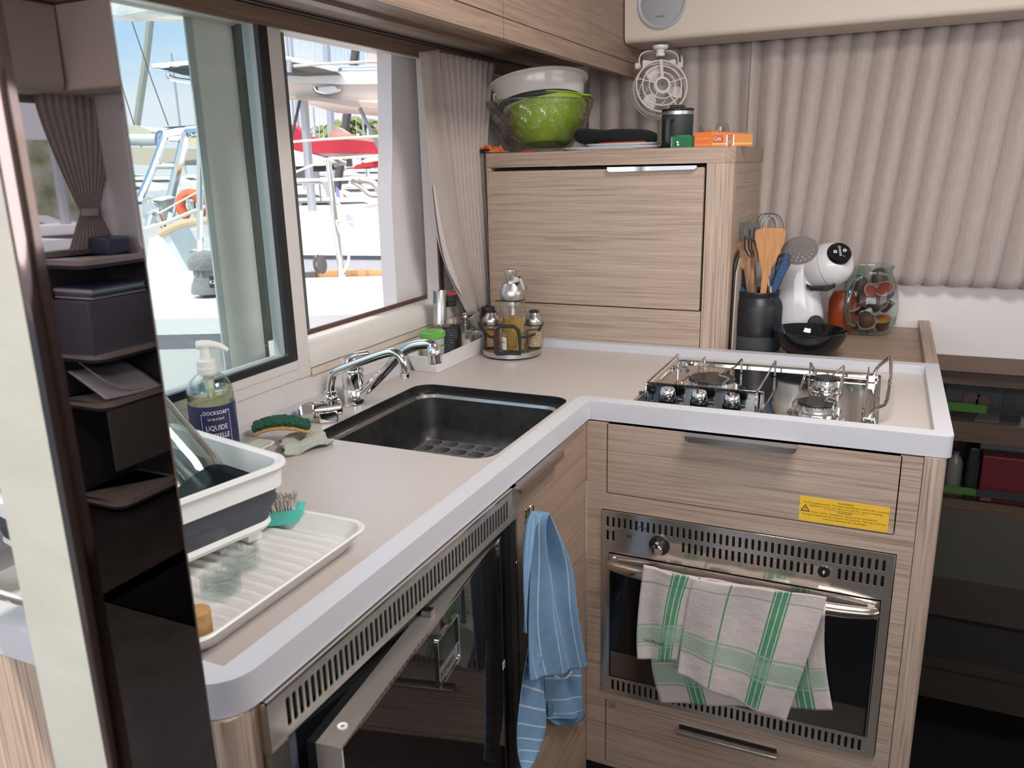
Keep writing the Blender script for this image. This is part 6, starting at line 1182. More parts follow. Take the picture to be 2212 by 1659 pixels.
# coffee machine
cm = thing('coffee_machine', 'white rounded capsule coffee machine with black touch dial and black drip tray', 'coffee machine', (0.33, 0.85, zs))
CW = mat('coffee_white', (0.72, 0.71, 0.73), 0.10)
def loft(bm, secs, n=40, p=2.0):
    """secs: (centre, half width along U, half height along V, U, V)"""
    R = []
    for cc, a, b, U_, V_ in secs:
        R.append([bm.verts.new(Vector(cc) + Vector(U_) * a * math.copysign(abs(math.cos(2 * math.pi * k / n)) ** (2 / p), math.cos(2 * math.pi * k / n)) + Vector(V_) * b * math.copysign(abs(math.sin(2 * math.pi * k / n)) ** (2 / p), math.sin(2 * math.pi * k / n))) for k in range(n)])
    for a, b in zip(R, R[1:]):
        for k in range(n): bm.faces.new([a[k], a[(k + 1) % n], b[(k + 1) % n], b[k]])
    bm.faces.new(R[0]); bm.faces.new(R[-1]); return bm
X_, Y_, Z_ = Vector((1, 0, 0)), Vector((0, 1, 0)), Vector((0, 0, 1))
bm = new(); loft(bm, [((0.300, 0.86, zs), 0.066, 0.058, X_, Y_), ((0.300, 0.86, zs + 0.004), 0.070, 0.062, X_, Y_), ((0.300, 0.862, zs + 0.07), 0.066, 0.060, X_, Y_), ((0.296, 0.864, zs + 0.115), 0.060, 0.058, X_, Y_), ((0.292, 0.866, zs + 0.160), 0.052, 0.054, X_, Y_), ((0.296, 0.866, zs + 0.195), 0.044, 0.050, X_, Y_), ((0.306, 0.866, zs + 0.218), 0.034, 0.042, X_, Y_), ((0.315, 0.866, zs + 0.228), 0.020, 0.028, X_, Y_)], 48, 2.4); obj('body', bm, CW, cm)
hc = Vector((0.3735, 0.850, 1.106)); ax = Vector((0.82, -0.38, 0.34)).normalized(); hu = Vector((0, 0, 1)).cross(ax).normalized(); hv = ax.cross(hu)
bm = new(); secs = []
for d, r in ((-0.105, 0.010), (-0.095, 0.034), (-0.075, 0.049), (-0.045, 0.057), (-0.015, 0.0600), (0.0, 0.0600), (0.018, 0.0570), (0.034, 0.050), (0.046, 0.0395), (0.050, 0.0320)): secs.append((hc + ax * d, r, r, hu, hv))
loft(bm, secs, 56); subs(obj('head', bm, CW, cm, label='round white head'), 1)
bm = new(); tube(bm, [hc + ax * 0.002 + (hu * math.cos(2 * math.pi * k / 64) + hv * math.sin(2 * math.pi * k / 64)) * 0.0601 for k in range(64)], 0.0005, 6, closed=True); obj('head_seam', bm, mat('seam_grey', (0.35, 0.35, 0.36), 0.4), cm)
# round control panel, facing up and towards the room
pn = Vector((0.26, -0.72, 0.64)).normalized(); pc = hc + Vector((0.010, -0.006, 0.004)) + pn * 0.0500
FRP = frame_of(pn)
bm = new(); lathe(bm, [(0.0290, -0.012), (0.0305, 0.0), (0.0285, 0.004), (0.015, 0.0062), (0, 0.0068)], 48, FRP, pc); pnl = obj('control_dial', bm, BLKGL, cm, label='round black control dial')
bm = new(); pp_ = lambda u, v, w=0.0070: tuple(pc + FRP @ Vector((u, v, w)))
for k in range(8): extr(bm, [[(-0.0030 + 0.0, 0.0150 - k * 0.0040), (0.0030, 0.0150 - k * 0.0040), (0.0030, 0.0162 - k * 0.0040), (-0.0030, 0.0162 - k * 0.0040)]], 0.0066, 0.0074, pp_)
for u, v in ((-0.0120, 0.0), (0.0120, 0.0035)): extr(bm, [circ(u, v, 0.0045, 20), circ(u, v, 0.0022, 16)], 0.0060, 0.0070, pp_)
text(bm, 'XL', pp_(0.0060, -0.0150, 0.0062), FRP @ Vector((1, 0, 0)), FRP @ Vector((0, 1, 0)), 0.003, 0.004, 'l', 0.0004)
obj('dial_marks', bm, PAPER, pnl)
bm = new(); secs = [((0.322, 0.815, 1.053), 0.006, 0.006, Y_, Z_), ((0.335, 0.812, 1.048), 0.024, 0.006, Y_, Z_), ((0.375, 0.812, 1.050), 0.028, 0.007, Y_, Z_), ((0.393, 0.812, 1.058), 0.014, 0.005, Y_, Z_)]
loft(bm, secs, 24); obj('capsule_spout', bm, BLACK, cm)
bm = new(); lathe(bm, [(0, 0), (0.0200, 0), (0.0210, 0.003), (0.019, 0.006), (0, 0.0065)], 40, frame_of((0.30, -0.95, 0.08)), (0.352, 0.800, 0.958)); obj('drip_tray_badge', bm, BLACK, cm)
bm = new(); tube(bm, smoothpath([(0.348, 0.7925, 0.955), (0.352, 0.7915, 0.963), (0.358, 0.793, 0.957), (0.358, 0.794, 0.952)], 4), 0.0009, 6); obj('badge_mark', bm, mat('badge_grey', (0.09, 0.09, 0.10), 0.3), cm)
# orange capsule holder seen between machine and jug
c = (0.408, 0.965, zs)
ot = thing('orange_tub', 'orange translucent tub standing between coffee machine and glass jug', 'tub', c)
obj('tub', lathe(new(), [(0, 0), (0.030, 0), (0.036, 0.05), (0.036, 0.09), (0.026, 0.112), (0, 0.116)], 40, None, c), mat('tub_orange', (0.30, 0.048, 0.012), 0.3), ot)
# glass jug of capsules
c = Vector((0.475, 0.968, zs)); 
jg = thing('glass_jug', 'greenish recycled glass jug with handle, filled with coffee capsules', 'jug', c)
JG = glass('jug_glass', (0.93, 0.975, 0.96), 0.03, edge=0.5, power=3)
jp = [(0, 0.004), (0.040, 0.0), (0.058, 0.006), (0.072, 0.030), (0.0765, 0.065), (0.0735, 0.105), (0.064, 0.140), (0.0535, 0.165), (0.050, 0.178), (0.0525, 0.1870), (0.0515, 0.1885), (0.0485, 0.178), (0.0520, 0.162), (0.062, 0.138), (0.0715, 0.100), (0.0740, 0.065), (0.069, 0.032), (0.054, 0.012), (0, 0.010)]
jb = lathe(new(), jp, 56, None, c)
for v in jb.verts:
    if v.co.z > c.z + 0.160: 
        a = math.atan2(v.co.y - c.y, v.co.x - c.x); k = math.exp(-((a + 0.5) / 0.3) ** 2) * (v.co.z - c.z - 0.160) / 0.028; v.co.x += 0.012 * k * math.cos(-0.5); v.co.y += 0.012 * k * math.sin(-0.5)
obj('jug_body', jb, JG, jg)
hd_ = [c + Vector((-0.030 - 0.02 * 0, -0.045, 0.155)), c + Vector((-0.040, -0.072, 0.150)), c + Vector((-0.048, -0.095, 0.125)), c + Vector((-0.050, -0.102, 0.080)), c + Vector((-0.042, -0.094, 0.045)), c + Vector((-0.030, -0.070, 0.033))]
bm = new(); tube(bm, smoothpath(hd_, 6), 0.0062, 12); lathe(bm, [(0, -0.006), (0.009, -0.002), (0.009, 0.004), (0, 0.008)], 16, frame_of((-0.3, -1, 0)), c + Vector((-0.028, -0.046, 0.158))); obj('handle', bm, glass('jug_handle_glass', (0.55, 0.82, 0.76), 0.12, edge=0.7), jg)
CB = mat('capsule_brown', (0.075, 0.028, 0.021), 0.5); CR = mat('foil_red', (0.26, 0.03, 0.02), 0.5); CO = mat('foil_orange', (0.55, 0.16, 0.02), 0.35)
CRIM = mat('capsule_rim', (0.34, 0.25, 0.22), 0.4)
def capsule(label, loc, d, foil, r=0.0245):
    t = thing('coffee_capsule', label, 'capsule', loc, 'coffee capsules in the glass jug'); R = frame_of(d)
    obj('cup', lathe(new(), [(0, -0.034), (r * 0.50, -0.033), (r * 0.62, -0.030), (r * 0.86, -0.004), (r * 0.88, 0)], 28, R, loc), CB, t)
    obj('foil_lid', lathe(new(), [(r * 0.86, 0.0004), (r * 0.8, 0.0012), (0, 0.0016)], 28, R, loc), foil, t)
    obj('rim', lathe(new(), [(r * 0.86, -0.0006), (r, -0.0006), (r, 0.0008), (r * 0.86, 0.0008)], 28, R, loc), CRIM, t)
cj = lambda x, y, z: tuple(c + Vector((x, y, z)))
caps = [((-0.038, -0.012, 0.040), (-0.3, -0.5, 0.6), CR, 'red-foiled coffee capsule lying lowest at left in the jug'), ((0.000, -0.040, 0.036), (0.2, 0.6, -0.7), CR, 'upturned brown capsule at the front of the jug bottom'),
        ((0.036, -0.018, 0.044), (-0.1, -0.3, 0.95), CO, 'orange-foiled coffee capsule upright at right of the jug bottom'), ((0.012, 0.030, 0.040), (0.5, 0.3, 0.7), CR, 'coffee capsule at the back of the jug bottom'),
        ((-0.040, -0.020, 0.082), (-0.2, -0.6, 0.5), CR, 'red-foiled capsule leaning on left wall of the jug'), ((-0.008, -0.034, 0.088), (0.3, -0.4, -0.8), CR, 'brown capsule rim down in the middle of the jug front'),
        ((0.030, -0.036, 0.080), (0.6, 0.2, -0.7), CR, 'brown capsule tilted at the right of the jug front'), ((0.046, 0.006, 0.092), (0.4, 0.0, 0.8), CR, 'brown capsule leaning on right wall of the jug'),
        ((-0.020, 0.025, 0.092), (-0.4, 0.2, 0.8), CR, 'coffee capsule at the back left in the middle layer'), ((0.005, -0.024, 0.118), (0.5, -0.5, 0.45), CR, 'red-foiled capsule facing front right near top of the pile'),
        ((-0.030, -0.005, 0.122), (-0.2, 0.3, -0.9), CR, 'brown capsule upside down at upper left of the pile'), ((0.036, -0.014, 0.126), (-0.3, -0.6, 0.6), CR, 'red-foiled capsule at upper right of the pile'),
        ((0.022, 0.020, 0.142), (0.2, 0.1, -0.95), CR, 'brown capsule lying highest at the top of the pile')]
for p, d, f, lab in caps: capsule(lab, cj(*p), d, f)
# ================================================================ THE MARINA OUTSIDE
FWD = Vector((-math.sin(0.4254), math.cos(0.4254), 0)); RGT = Vector((math.cos(0.4254), math.sin(0.4254), 0))
def PD(px, py, D): d = ray(px, py); return CAM + d * (D / d.dot(FWD))
def oz(px, py, D): return PD(px, py, D).z
def slab(nm, poly, D, th, m, parent=None, r=0.0, **k):
    """solid with the outline seen across the water, D metres off, th metres deep"""
    P = [PD(a, b, D) for a, b in poly]; o = P[0]
    L = [((p - o).dot(RGT), p.z - o.z) for p in P]
    if r: L = rpoly(L, r, 4)
    return obj(nm, extr(new(), [L], 0, th, lambda u, v, w: tuple(o + RGT * u + FWD * w + Vector((0, 0, v)))), m, parent, **k)
def rod(nm, pts, D, r, m, parent=None, n=8, sm=False, **k):
    P = [PD(*p[:2], p[2] if len(p) > 2 else D) for p in pts]
    return obj(nm, tube(new(), smoothpath(P, 5) if sm else P, r, n), m, parent, **k)
GEL = mat('gelcoat_sunlit', (0.86, 0.85, 0.83), 0.3); LAV = mat('deck_grey', (0.62, 0.60, 0.64), 0.4); PEACH = mat('gelcoat_warm', (0.88, 0.76, 0.68), 0.4); RAILW = mat('rail_warm', (0.62, 0.56, 0.52), 0.35, 0.5)
ALUM = mat('mast_aluminium', (0.52, 0.53, 0.55), 0.35, 0.6); TEAK = mat('teak', (0.55, 0.30, 0.13), 0.5); ROPE = mat('rope_pale', (0.62, 0.58, 0.50), 0.8)
REDC = mat('canvas_red', (0.42, 0.03, 0.05), 0.8); BEI = mat('canvas_beige', (0.50, 0.44, 0.36), 0.85); DG = mat('deck_dark', (0.09, 0.08, 0.08), 0.6)
SUNP = mat('panel_dark', (0.05, 0.055, 0.06), 0.2)
bm = B(-80, 80, -20, 120, -1.52, -1.5); wtr = obj('water', bm, noisy('water_grey', (0.09, 0.12, 0.12), (0.15, 0.17, 0.16), 6, 0.08, 0.5, stretch=(1, 3, 1), bscale=3)); tag(wtr, 'grey-green harbour water beyond the window', 'water', kind='stuff')
# own side deck
dk = thing('side_deck', 'white side deck and coaming of own boat just outside the galley window', 'deck', tuple(PD(740, 640, 3.0)))
zA = oz(740, 622, 3.0); zB = oz(740, 653, 2.75); zC = oz(740, 760, 2.2)
def deckband(nm, D0, z0, D1, z1, th, m):
    p = lambda D: CAM + FWD * D
    o = Vector((CAM.x, CAM.y, 0)); bm = new()
    vs = []
    for u in (-4.5, -0.2):
        for D, z in ((D0, z0), (D1, z1), (D1, z1 - th), (D0, z0 - th)): vs.append(bm.verts.new(o + RGT * u + FWD * D + Vector((0, 0, z))))
    for k in range(4): bm.faces.new([vs[k], vs[(k + 1) % 4], vs[4 + (k + 1) % 4], vs[4 + k]])
    bm.faces.new(vs[:4]); bm.faces.new(vs[4:]); return obj(nm, bm, m, dk)
deckband('deck_top', 3.0, zA, 4.35, oz(740, 598, 4.35), 0.10, GEL)
deckband('coaming_face', 2.98, zB + 0.0, 3.0, zA + 0.002, 0.20, LAV)
deckband('lower_deck', 2.45, zC + 0.06, 2.985, zB, 0.05, mat('deck_shade', (0.72, 0.71, 0.73), 0.35))
slab('toe_rail', [(560, 600), (655, 598), (672, 586), (870, 583), (870, 599), (660, 601)], 4.36, 0.05, TEAK, dk)
bm = new(); hnd = [PD(a, b, 2.985) for a, b in ((670, 649 - 7), (673, 642), (692, 642), (695, 649 - 7))]; tube(bm, hnd, 0.004, 8); obj('deck_eye', bm, LAV, dk)
slab('hatch_rail', [(757, 622), (850, 601), (850, 606), (775, 625)], 3.2, 0.03, mat('hatch_grey', (0.55, 0.52, 0.53), 0.4), dk)
# stanchion, lifelines and block
stn = thing('stanchion', 'polished steel guard-rail stanchion standing on the side deck', 'stanchion', tuple(PD(738, 596, 4.3)))
bm = new(); tube(bm, [PD(738, 594, 4.3), PD(723, 470, 4.3), PD(709, 347, 4.3)], [0.018, 0.0165, 0.015], 14); obj('post', bm, CHROME, stn)
bm = new(); cyl(bm, PD(738, 600, 4.3), 0.034, 0.018, 20, None, 0.028); obj('foot', bm, CHROME, stn)
rod('toggle', [(737, 594), (751, 570), (753, 545), (744, 515), (733, 499)], 4.28, 0.0075, ROPE, stn, sm=True)
rod('loop', [(733, 499), (729, 488), (727, 479), (733, 476), (737, 482), (735, 492), (733, 499)], 4.28, 0.005, ROPE, stn, sm=True)
for k, (pts, r, lab) in enumerate(((((560, 401), (625, 377), (709, 343), (860, 334)), 0.0065, 'upper white guard-rail line crossing the open window, bent at the stanchion'),
                                  (((560, 512), (640, 499), (719, 481), (860, 473)), 0.0045, 'lower thin guard-rail wire in front of white hull'),
                                  (((560, 320), (625, 307), (700, 301), (860, 292)), 0.007, 'thick white line crossing before the red sail cover'),
                                  (((560, 390), (628, 391), (700, 389), (860, 383)), 0.008, 'horizontal steel rail at mid height of the open window'))):
    tag(rod('guard_line', pts, 4.3 + 0.25 * (k > 1), r * (1 if k < 3 else 1), ROPE if k != 3 else CHROME), lab, 'line', None)
blk = thing('pulley_block', 'dark pulley block hanging on two thin cords by the stanchion', 'pulley', tuple(PD(691, 568, 4.25)))
cb_ = PD(692, 571, 4.25); RB = frame_of(-FWD + RGT * 0.5)
bm = new()
for d in (-0.022, 0.010): lathe(bm, [(0, 0), (0.022, 0), (0.026, 0.004), (0.026, 0.010), (0.021, 0.014), (0, 0.014)], 32, RB, cb_ + RB @ Vector((d * 0.4, 0, d)))
for v in bm.verts: v.co.z = cb_.z + (v.co.z - cb_.z) * 1.9
obj('cheeks', bm, DG, blk); bm = new(); lathe(bm, [(0.0, -0.02), (0.026, -0.02), (0.022, -0.004), (0.020, 0.012), (0, 0.012)], 24, RB, cb_); obj('sheave', bm, mat('sheave_grey', (0.3, 0.3, 0.31), 0.4), blk)
rod('cord', [(685, 485), (684, 530), (683, 556)], 4.25, 0.0022, ROPE, blk, 6); rod('cord', [(687, 485), (692, 520), (697, 552)], 4.25, 0.0022, ROPE, blk, 6)
tag(slab('black_grating', [(652, 590), (680, 588), (682, 603), (654, 604)], 4.32, 0.04, DG), 'small black grating at the foot of the stanchion', 'grating')
tag(rod('hanging_cord', [(641, 508), (645, 540), (647, 560), (650, 590), (654, 604)], 4.2, 0.007, ROPE, None, 8, True), 'pale cord hanging down along right edge of the white mullion', 'cord')
# neighbouring catamaran
nb = thing('neighbour_catamaran', 'large white catamaran with overhanging flybridge moored alongside', 'boat', tuple(PD(740, 560, 6)))
slab('hull', [(500, 470), (640, 468), (785, 462), (797, 452), (835, 450), (870, 446), (870, 553), (500, 550)], 5.4, 1.6, GEL, nb, 0.01)
slab('hull_shadow_line', [(500, 550), (870, 553), (870, 562), (500, 558)], 5.45, 1.4, mat('hull_grey', (0.42, 0.42, 0.46), 0.4), nb)
slab('lower_hull', [(500, 558), (870, 562), (870, 640), (500, 636)], 5.42, 1.4, mat('hull_lower', (0.66, 0.64, 0.70), 0.3), nb)
o_ = PD(600, 178, 6.0); bm = new()
secA = [(602, 157), (735, 146), (856, 138), (862, 178), (740, 181), (600, 178)]
slab('flybridge_top', [(590, 159), (650, 153), (735, 147), (850, 139), (880, 139), (880, 180), (740, 182), (590, 177)], 5.8, 2.2, GEL, nb, 0.02)
slab('flybridge_side', [(590, 177), (740, 182), (880, 180), (880, 233), (856, 226), (740, 216), (660, 207), (590, 203)], 5.86, 2.1, PEACH, nb)
slab('flybridge_lip', [(590, 203), (660, 207), (740, 216), (856, 226), (880, 236), (880, 250), (840, 239), (750, 228), (680, 216), (590, 210)], 5.80, 0.12, mat('lip_tan', (0.52, 0.40, 0.33), 0.5), nb)
bm = new(); tube(bm, smoothpath([PD(a, b, 5.82) for a, b in ((680, 189), (686, 197), (705, 201), (722, 199), (737, 194))], 5), 0.018, 8); obj('grab_handle', bm, CHROME, nb)
slab('side_light', [(686, 189), (722, 186), (730, 192), (724, 198), (704, 200), (688, 196)], 5.80, 0.05, GEL, nb, 0.02)
bm = new(); tube(bm, smoothpath([PD(a, b, 5.8) for a, b in ((723, 160), (727, 151), (737, 147), (780, 147), (830, 145))], 4), 0.014, 8); obj('deck_handrail', bm, CHROME, nb)
rod('support_pole', [(656, 214), (666, 350), (676, 468)], 6.1, 0.031, ALUM, nb, 12)
rod('steel_strut', [(648, 217), (636, 270), (622, 330)], 5.9, 0.010, DG, nb)
rod('side_stay', [(777, 234), (800, 280), (825, 332), (850, 385), (866, 420)], 5.9, 0.014, mat('stay_grey', (0.33, 0.32, 0.33), 0.5), nb)
rod('curved_rail', [(600, 391), (690, 392), (704, 402), (712, 425)], 5.3, 0.018, RAILW, nb, 8, True)
rod('curved_rail', [(758, 390), (795, 391), (812, 402), (824, 424), (830, 450)], 5.35, 0.022, RAILW, nb, 8, True)
rod('curved_rail', [(760, 392), (780, 405), (800, 421), (822, 422)], 5.35, 0.016, RAILW, nb, 8, True)
slab('upper_deck_box', [(795, 112), (850, 116), (870, 140), (790, 145)], 6.6, 1.0, mat('seat_taupe', (0.50, 0.40, 0.38), 0.6), nb, 0.03)
slab('dark_winch', [(836, 412), (858, 410), (858, 440), (842, 436)], 5.25, 0.1, DG, nb, 0.01); slab('red_bucket', [(826, 436), (858, 431), (858, 436), (834, 440), (831, 448)], 5.22, 0.06, mat('plastic_red', (0.75, 0.05, 0.04), 0.4), nb)
aw = thing('neighbour_awning', 'dark solar panel with pale frame above the white flybridge', 'awning', tuple(PD(640, 150, 5.6)))
slab('panel', [(590, 128), (612, 128), (725, 155), (640, 158), (590, 155)], 5.6, 0.6, DG, aw); rod('frame', [(560, 125), (612, 125), (730, 150)], 5.55, 0.014, GEL, aw); rod('frame', [(625, 128), (625, 156)], 5.55, 0.018, ALUM, aw); rod('line', [(634, 143), (700, 138), (860, 131)], 5.5, 0.009, ROPE, aw)
# red sail cover boat, red bimini
rs = thing('red_cover_boat', 'sailing boat with long dark red boom cover behind the neighbouring hull', 'boat', tuple(PD(740, 300, 9)))
slab('boom_cover', [(612, 268), (626, 268), (642, 278), (655, 292), (700, 300), (780, 303), (875, 318), (875, 334), (780, 331), (660, 331), (616, 318)], 9.0, 0.35, REDC, rs, 0.02)
slab('boom', [(660, 330), (875, 333), (875, 340), (663, 338)], 9.05, 0.3, mat('boom_pale', (0.66, 0.64, 0.66), 0.4), rs)
slab('white_canopy', [(616, 325), (650, 330), (700, 345), (712, 352), (700, 358), (620, 360)], 8.6, 1.0, mat('canopy_white', (0.78, 0.72, 0.66), 0.6), rs, 0.02)
slab('dark_window', [(636, 354), (700, 357), (712, 366), (690, 371), (640, 368)], 8.7, 0.4, DG, rs)
slab('grey_superstructure', [(560, 366), (640, 366), (640, 388), (560, 390)], 8.9, 1.0, mat('super_grey', (0.45, 0.43, 0.42), 0.6), rs)
bg_ = thing('beige_sail_bundle', 'crumpled beige sail bundle lying on top of red boom cover', 'sail', tuple(PD(750, 285, 9.2)))
slab('bundle', [(707, 298), (716, 280), (724, 272), (735, 279), (748, 287), (780, 294), (875, 296), (875, 316), (800, 306), (740, 300)], 9.15, 0.3, noisy('sail_beige', (0.36, 0.25, 0.20), (0.55, 0.42, 0.34), 6, 0.9, 0.6), bg_, 0.02)
tag(slab('red_bimini', [(757, 367), (770, 356), (800, 350), (825, 346), (875, 336), (875, 352), (830, 358), (790, 361)], 8.2, 0.8, mat('bimini_red', (0.70, 0.05, 0.06), 0.7), None, 0.02), 'bright red bimini at right of the open window', 'bimini')
tag(slab('white_sprayhood', [(775, 350), (800, 339), (875, 337), (875, 350), (800, 352)], 8.9, 0.6, GEL), 'white sprayhood behind the bright red bimini', 'sprayhood')
tag(slab('harbour_building', [(800, 270), (875, 272), (875, 436), (812, 436)], 60, 4, mat('building_sand', (0.45, 0.34, 0.28), 0.8)), 'low sand-coloured building far off above the beige sail bundle', 'building')
tag(slab('quay_wall', [(480, 372), (900, 368), (900, 470), (480, 476)], 34, 2, noisy('quay_brown', (0.32, 0.24, 0.20), (0.60, 0.50, 0.44), 0.9, 0.9, 0, 6)), 'distant brown harbour quay behind the moored boats', 'quay')
# masts
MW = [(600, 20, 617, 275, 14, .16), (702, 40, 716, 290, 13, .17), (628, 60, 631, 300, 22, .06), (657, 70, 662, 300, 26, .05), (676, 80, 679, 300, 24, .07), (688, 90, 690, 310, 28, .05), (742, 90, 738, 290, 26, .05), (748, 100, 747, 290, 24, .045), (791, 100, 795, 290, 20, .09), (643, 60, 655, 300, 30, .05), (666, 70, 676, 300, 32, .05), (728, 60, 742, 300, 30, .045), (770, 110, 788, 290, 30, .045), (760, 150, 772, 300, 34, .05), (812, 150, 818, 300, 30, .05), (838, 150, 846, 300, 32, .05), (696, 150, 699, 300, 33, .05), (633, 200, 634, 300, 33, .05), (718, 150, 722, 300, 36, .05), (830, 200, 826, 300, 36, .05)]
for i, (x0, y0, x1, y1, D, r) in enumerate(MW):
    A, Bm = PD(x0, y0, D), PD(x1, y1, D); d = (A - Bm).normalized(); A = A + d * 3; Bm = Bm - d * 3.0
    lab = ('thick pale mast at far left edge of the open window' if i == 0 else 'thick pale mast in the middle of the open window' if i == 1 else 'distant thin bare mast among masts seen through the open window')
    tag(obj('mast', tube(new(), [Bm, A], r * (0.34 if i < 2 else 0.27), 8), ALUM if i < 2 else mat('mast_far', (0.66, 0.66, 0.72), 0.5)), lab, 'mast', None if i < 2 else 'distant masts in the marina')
tag(rod('dark_mast', [(770, 95), (757, 190), (745, 285), (725, 430)], 12, 0.06, DG), 'dark leaning mast behind the flybridge', 'mast')
# palms
def palm(px, py, D, s, k):
    t = thing('palm_tree', ['palm tree far off behind the beige bundle, left of the dark mast', 'palm tree far off right of the dark leaning mast', 'palm tree far off left behind the support pole', 'palm tree seen through the tinted pane far off'][k], 'palm tree', tuple(PD(px, py, D)))
    c_ = PD(px, py, D); tr = obj('trunk', tube(new(), [Vector((c_.x, c_.y, -1.5)), c_], [0.25 * s, 0.18 * s], 8), mat('palm_trunk', (0.20, 0.14, 0.10), 0.9), t)
    bm = new(); r_ = random.Random(k)
    for q in range(26):
        a = q * 2.4; el = r_.uniform(-0.2, 1.2); L_ = s * r_.uniform(1.1, 1.6); P = [c_ + Vector((math.cos(a) * math.cos(el), math.sin(a) * math.cos(el), 0)) * L_ * u + Vector((0, 0, (math.sin(el) * u - 0.7 * u * u) * L_)) for u in (0, .25, .5, .75, 1)]
        sd = Vector((-math.sin(a), math.cos(a), 0)); w_ = 0.12 * s
        for A, Bq in zip(P, P[1:]):
            bm.faces.new([bm.verts.new(v) for v in (A - sd * w_ + Vector((0, 0, -0.08 * s)), A, Bq, Bq - sd * w_ + Vector((0, 0, -0.08 * s)))]); bm.faces.new([bm.verts.new(v) for v in (A, A + sd * w_ + Vector((0, 0, -0.08 * s)), Bq + sd * w_ + Vector((0, 0, -0.08 * s)), Bq)])
    o = obj('fronds', bm, mat('palm_green', (0.16, 0.20, 0.06), 0.8), t, smooth=0); solid(o, 0.02)
for k, (px, py, D, s) in enumerate(((745, 276, 38, 1.1), (786, 276, 46, 1.3), (706, 285, 54, 1.15), (290, 395, 40, 1.0))): palm(px, py, D, s, k)
# small moored boats in the clutter
def boat(px, py, D, L, k, lab, col):
    c_ = PD(px, py, D); t = thing('moored_boat', lab, 'boat', tuple(c_)); M_ = mat('boat_hull_%d' % (k % 4), col, 0.35)
    zb_ = -(c_.z + 1.5) / L; P0 = [(-.49, zb_), (-.5, -.12), (-.47, 0), (.5, .02), (.38, -.12), (.34, zb_)]
    obj('hull', extr(new(), [[(u * L, v * L) for u, v in P0]], 0, 0.25 * L, lambda u, v, w: tuple(c_ + RGT * u + FWD * w + Vector((0, 0, v)))), M_, t)
    obj('cabin', extr(new(), [rpoly([(-.30 * L, 0.0), (-.25 * L, .07 * L), (.12 * L, .065 * L), (.25 * L, 0.01 * L)], 0.01 * L, 3)], 0.04 * L, 0.2 * L, lambda u, v, w: tuple(c_ + RGT * u + FWD * w + Vector((0, 0, v)))), GEL, t)
    obj('cabin_window', extr(new(), [[(-.22 * L, .022 * L), (-.20 * L, .045 * L), (.08 * L, .042 * L), (.13 * L, .022 * L)]], 0.036 * L, 0.04 * L, lambda u, v, w: tuple(c_ + RGT * u + FWD * w + Vector((0, 0, v)))), DG, t)
    if k % 2 == 0: obj('mast', tube(new(), [c_ + FWD * 0.1 * L, c_ + FWD * 0.1 * L + Vector((0, 0, 1.1 * L))], 0.01 * L, 6), ALUM, t)
    else: obj('pushpit', tube(new(), [c_ + RGT * (-.45 * L), c_ + RGT * (-.45 * L) + Vector((0, 0, .08 * L)), c_ + RGT * (-.2 * L) + Vector((0, 0, .085 * L)), c_ + RGT * (.4 * L) + Vector((0, 0, .07 * L))], 0.004 * L, 6), CHROME, t)
wh = (0.82, 0.80, 0.78); bb2 = [(650, 436, 11, 2.2, 'small white moored boat nearest left mullion, behind the steel rail'), (700, 424, 12.5, 1.6, 'white moored boat straight behind the stanchion'), (790, 420, 13.6, 2.0, 'white moored boat right of stanchion behind curved rail'), (830, 400, 15.5, 2.4, 'white moored boat at right edge of the open window'),
       (640, 408, 17, 3, 'distant white boat above the small one at the left'), (745, 404, 18, 3, 'distant white boat in middle of the open window'), (690, 447, 9.6, 1.0, 'low white tender before the stanchion'), (770, 445, 10.5, 1.1, 'low white tender right of the stanchion'), (720, 388, 22, 3.2, 'far white boat just under the steel rail'), (810, 382, 26, 3.6, 'far white boat under the bright red bimini'),
       (270, 418, 12, 2.2, 'white boat behind the tinted pane near the post edge'), (340, 400, 18, 2.6, 'white boat behind tinted pane between steel arch legs'), (395, 395, 21, 2.8, 'white boat behind tinted pane above the life ring'), (310, 448, 9, 1.4, 'small grey tender behind the tinted pane below the arch')]
for k, (px, py, D, L, lab) in enumerate(bb2): boat(px, py, D, L, k, lab, [wh, (0.70, 0.68, 0.66), (0.60, 0.62, 0.66), (0.80, 0.74, 0.68)][k % 4])
fl_ = thing('ensign', 'small blue white red flag hanging behind the stanchion', 'flag', tuple(PD(735, 420, 7)))
for k, (m, a) in enumerate((('flag_blue', (0.25, 0.27, 0.50)), ('flag_white', (0.8, 0.78, 0.78)), ('flag_red', (0.75, 0.08, 0.05)))): solid(slab('band', [(725 + k * 8, 402 + k * 8), (733 + k * 8, 410 + k * 8), (735 + k * 8, 428), (726 + k * 8, 424)], 7.0, 0.01, mat(m, a, 0.7), fl_), 0.001)
# ---- seen through the tinted pane (left)
wcv = thing('winch_cover', 'grey fabric cover over a winch on the side deck behind tinted pane', 'cover', tuple(PD(450, 632, 2.95)))
cw_ = PD(452, 632, 2.95)
def wcf(s, t):
    a = 2 * math.pi * s; z = t * 0.155; r = 0.058
    if t < 0.40: r = 0.062 - 0.02 * (t / 0.4) ** 2
    elif t < 0.55: r = 0.043 + 0.003 * math.sin(14 * a)
    else: r = 0.046 + 0.018 * math.sin(math.pi * min(1, (t - 0.5) / 0.42)) ** 0.7
    if t > 0.93: r *= max(0.02, (1 - t) / 0.07)
    r += 0.002 * math.sin(9 * a) * (0.3 < t < 0.65)
    return (cw_.x + r * math.cos(a), cw_.y + r * math.sin(a), cw_.z + z)
obj('cloth', grid(new(), wcf, 96, 44, close_u=True), fabric('winch_grey', (0.16, 0.16, 0.165), (0.21, 0.21, 0.215), 120, (1, 1, 1), 0.4), wcv)
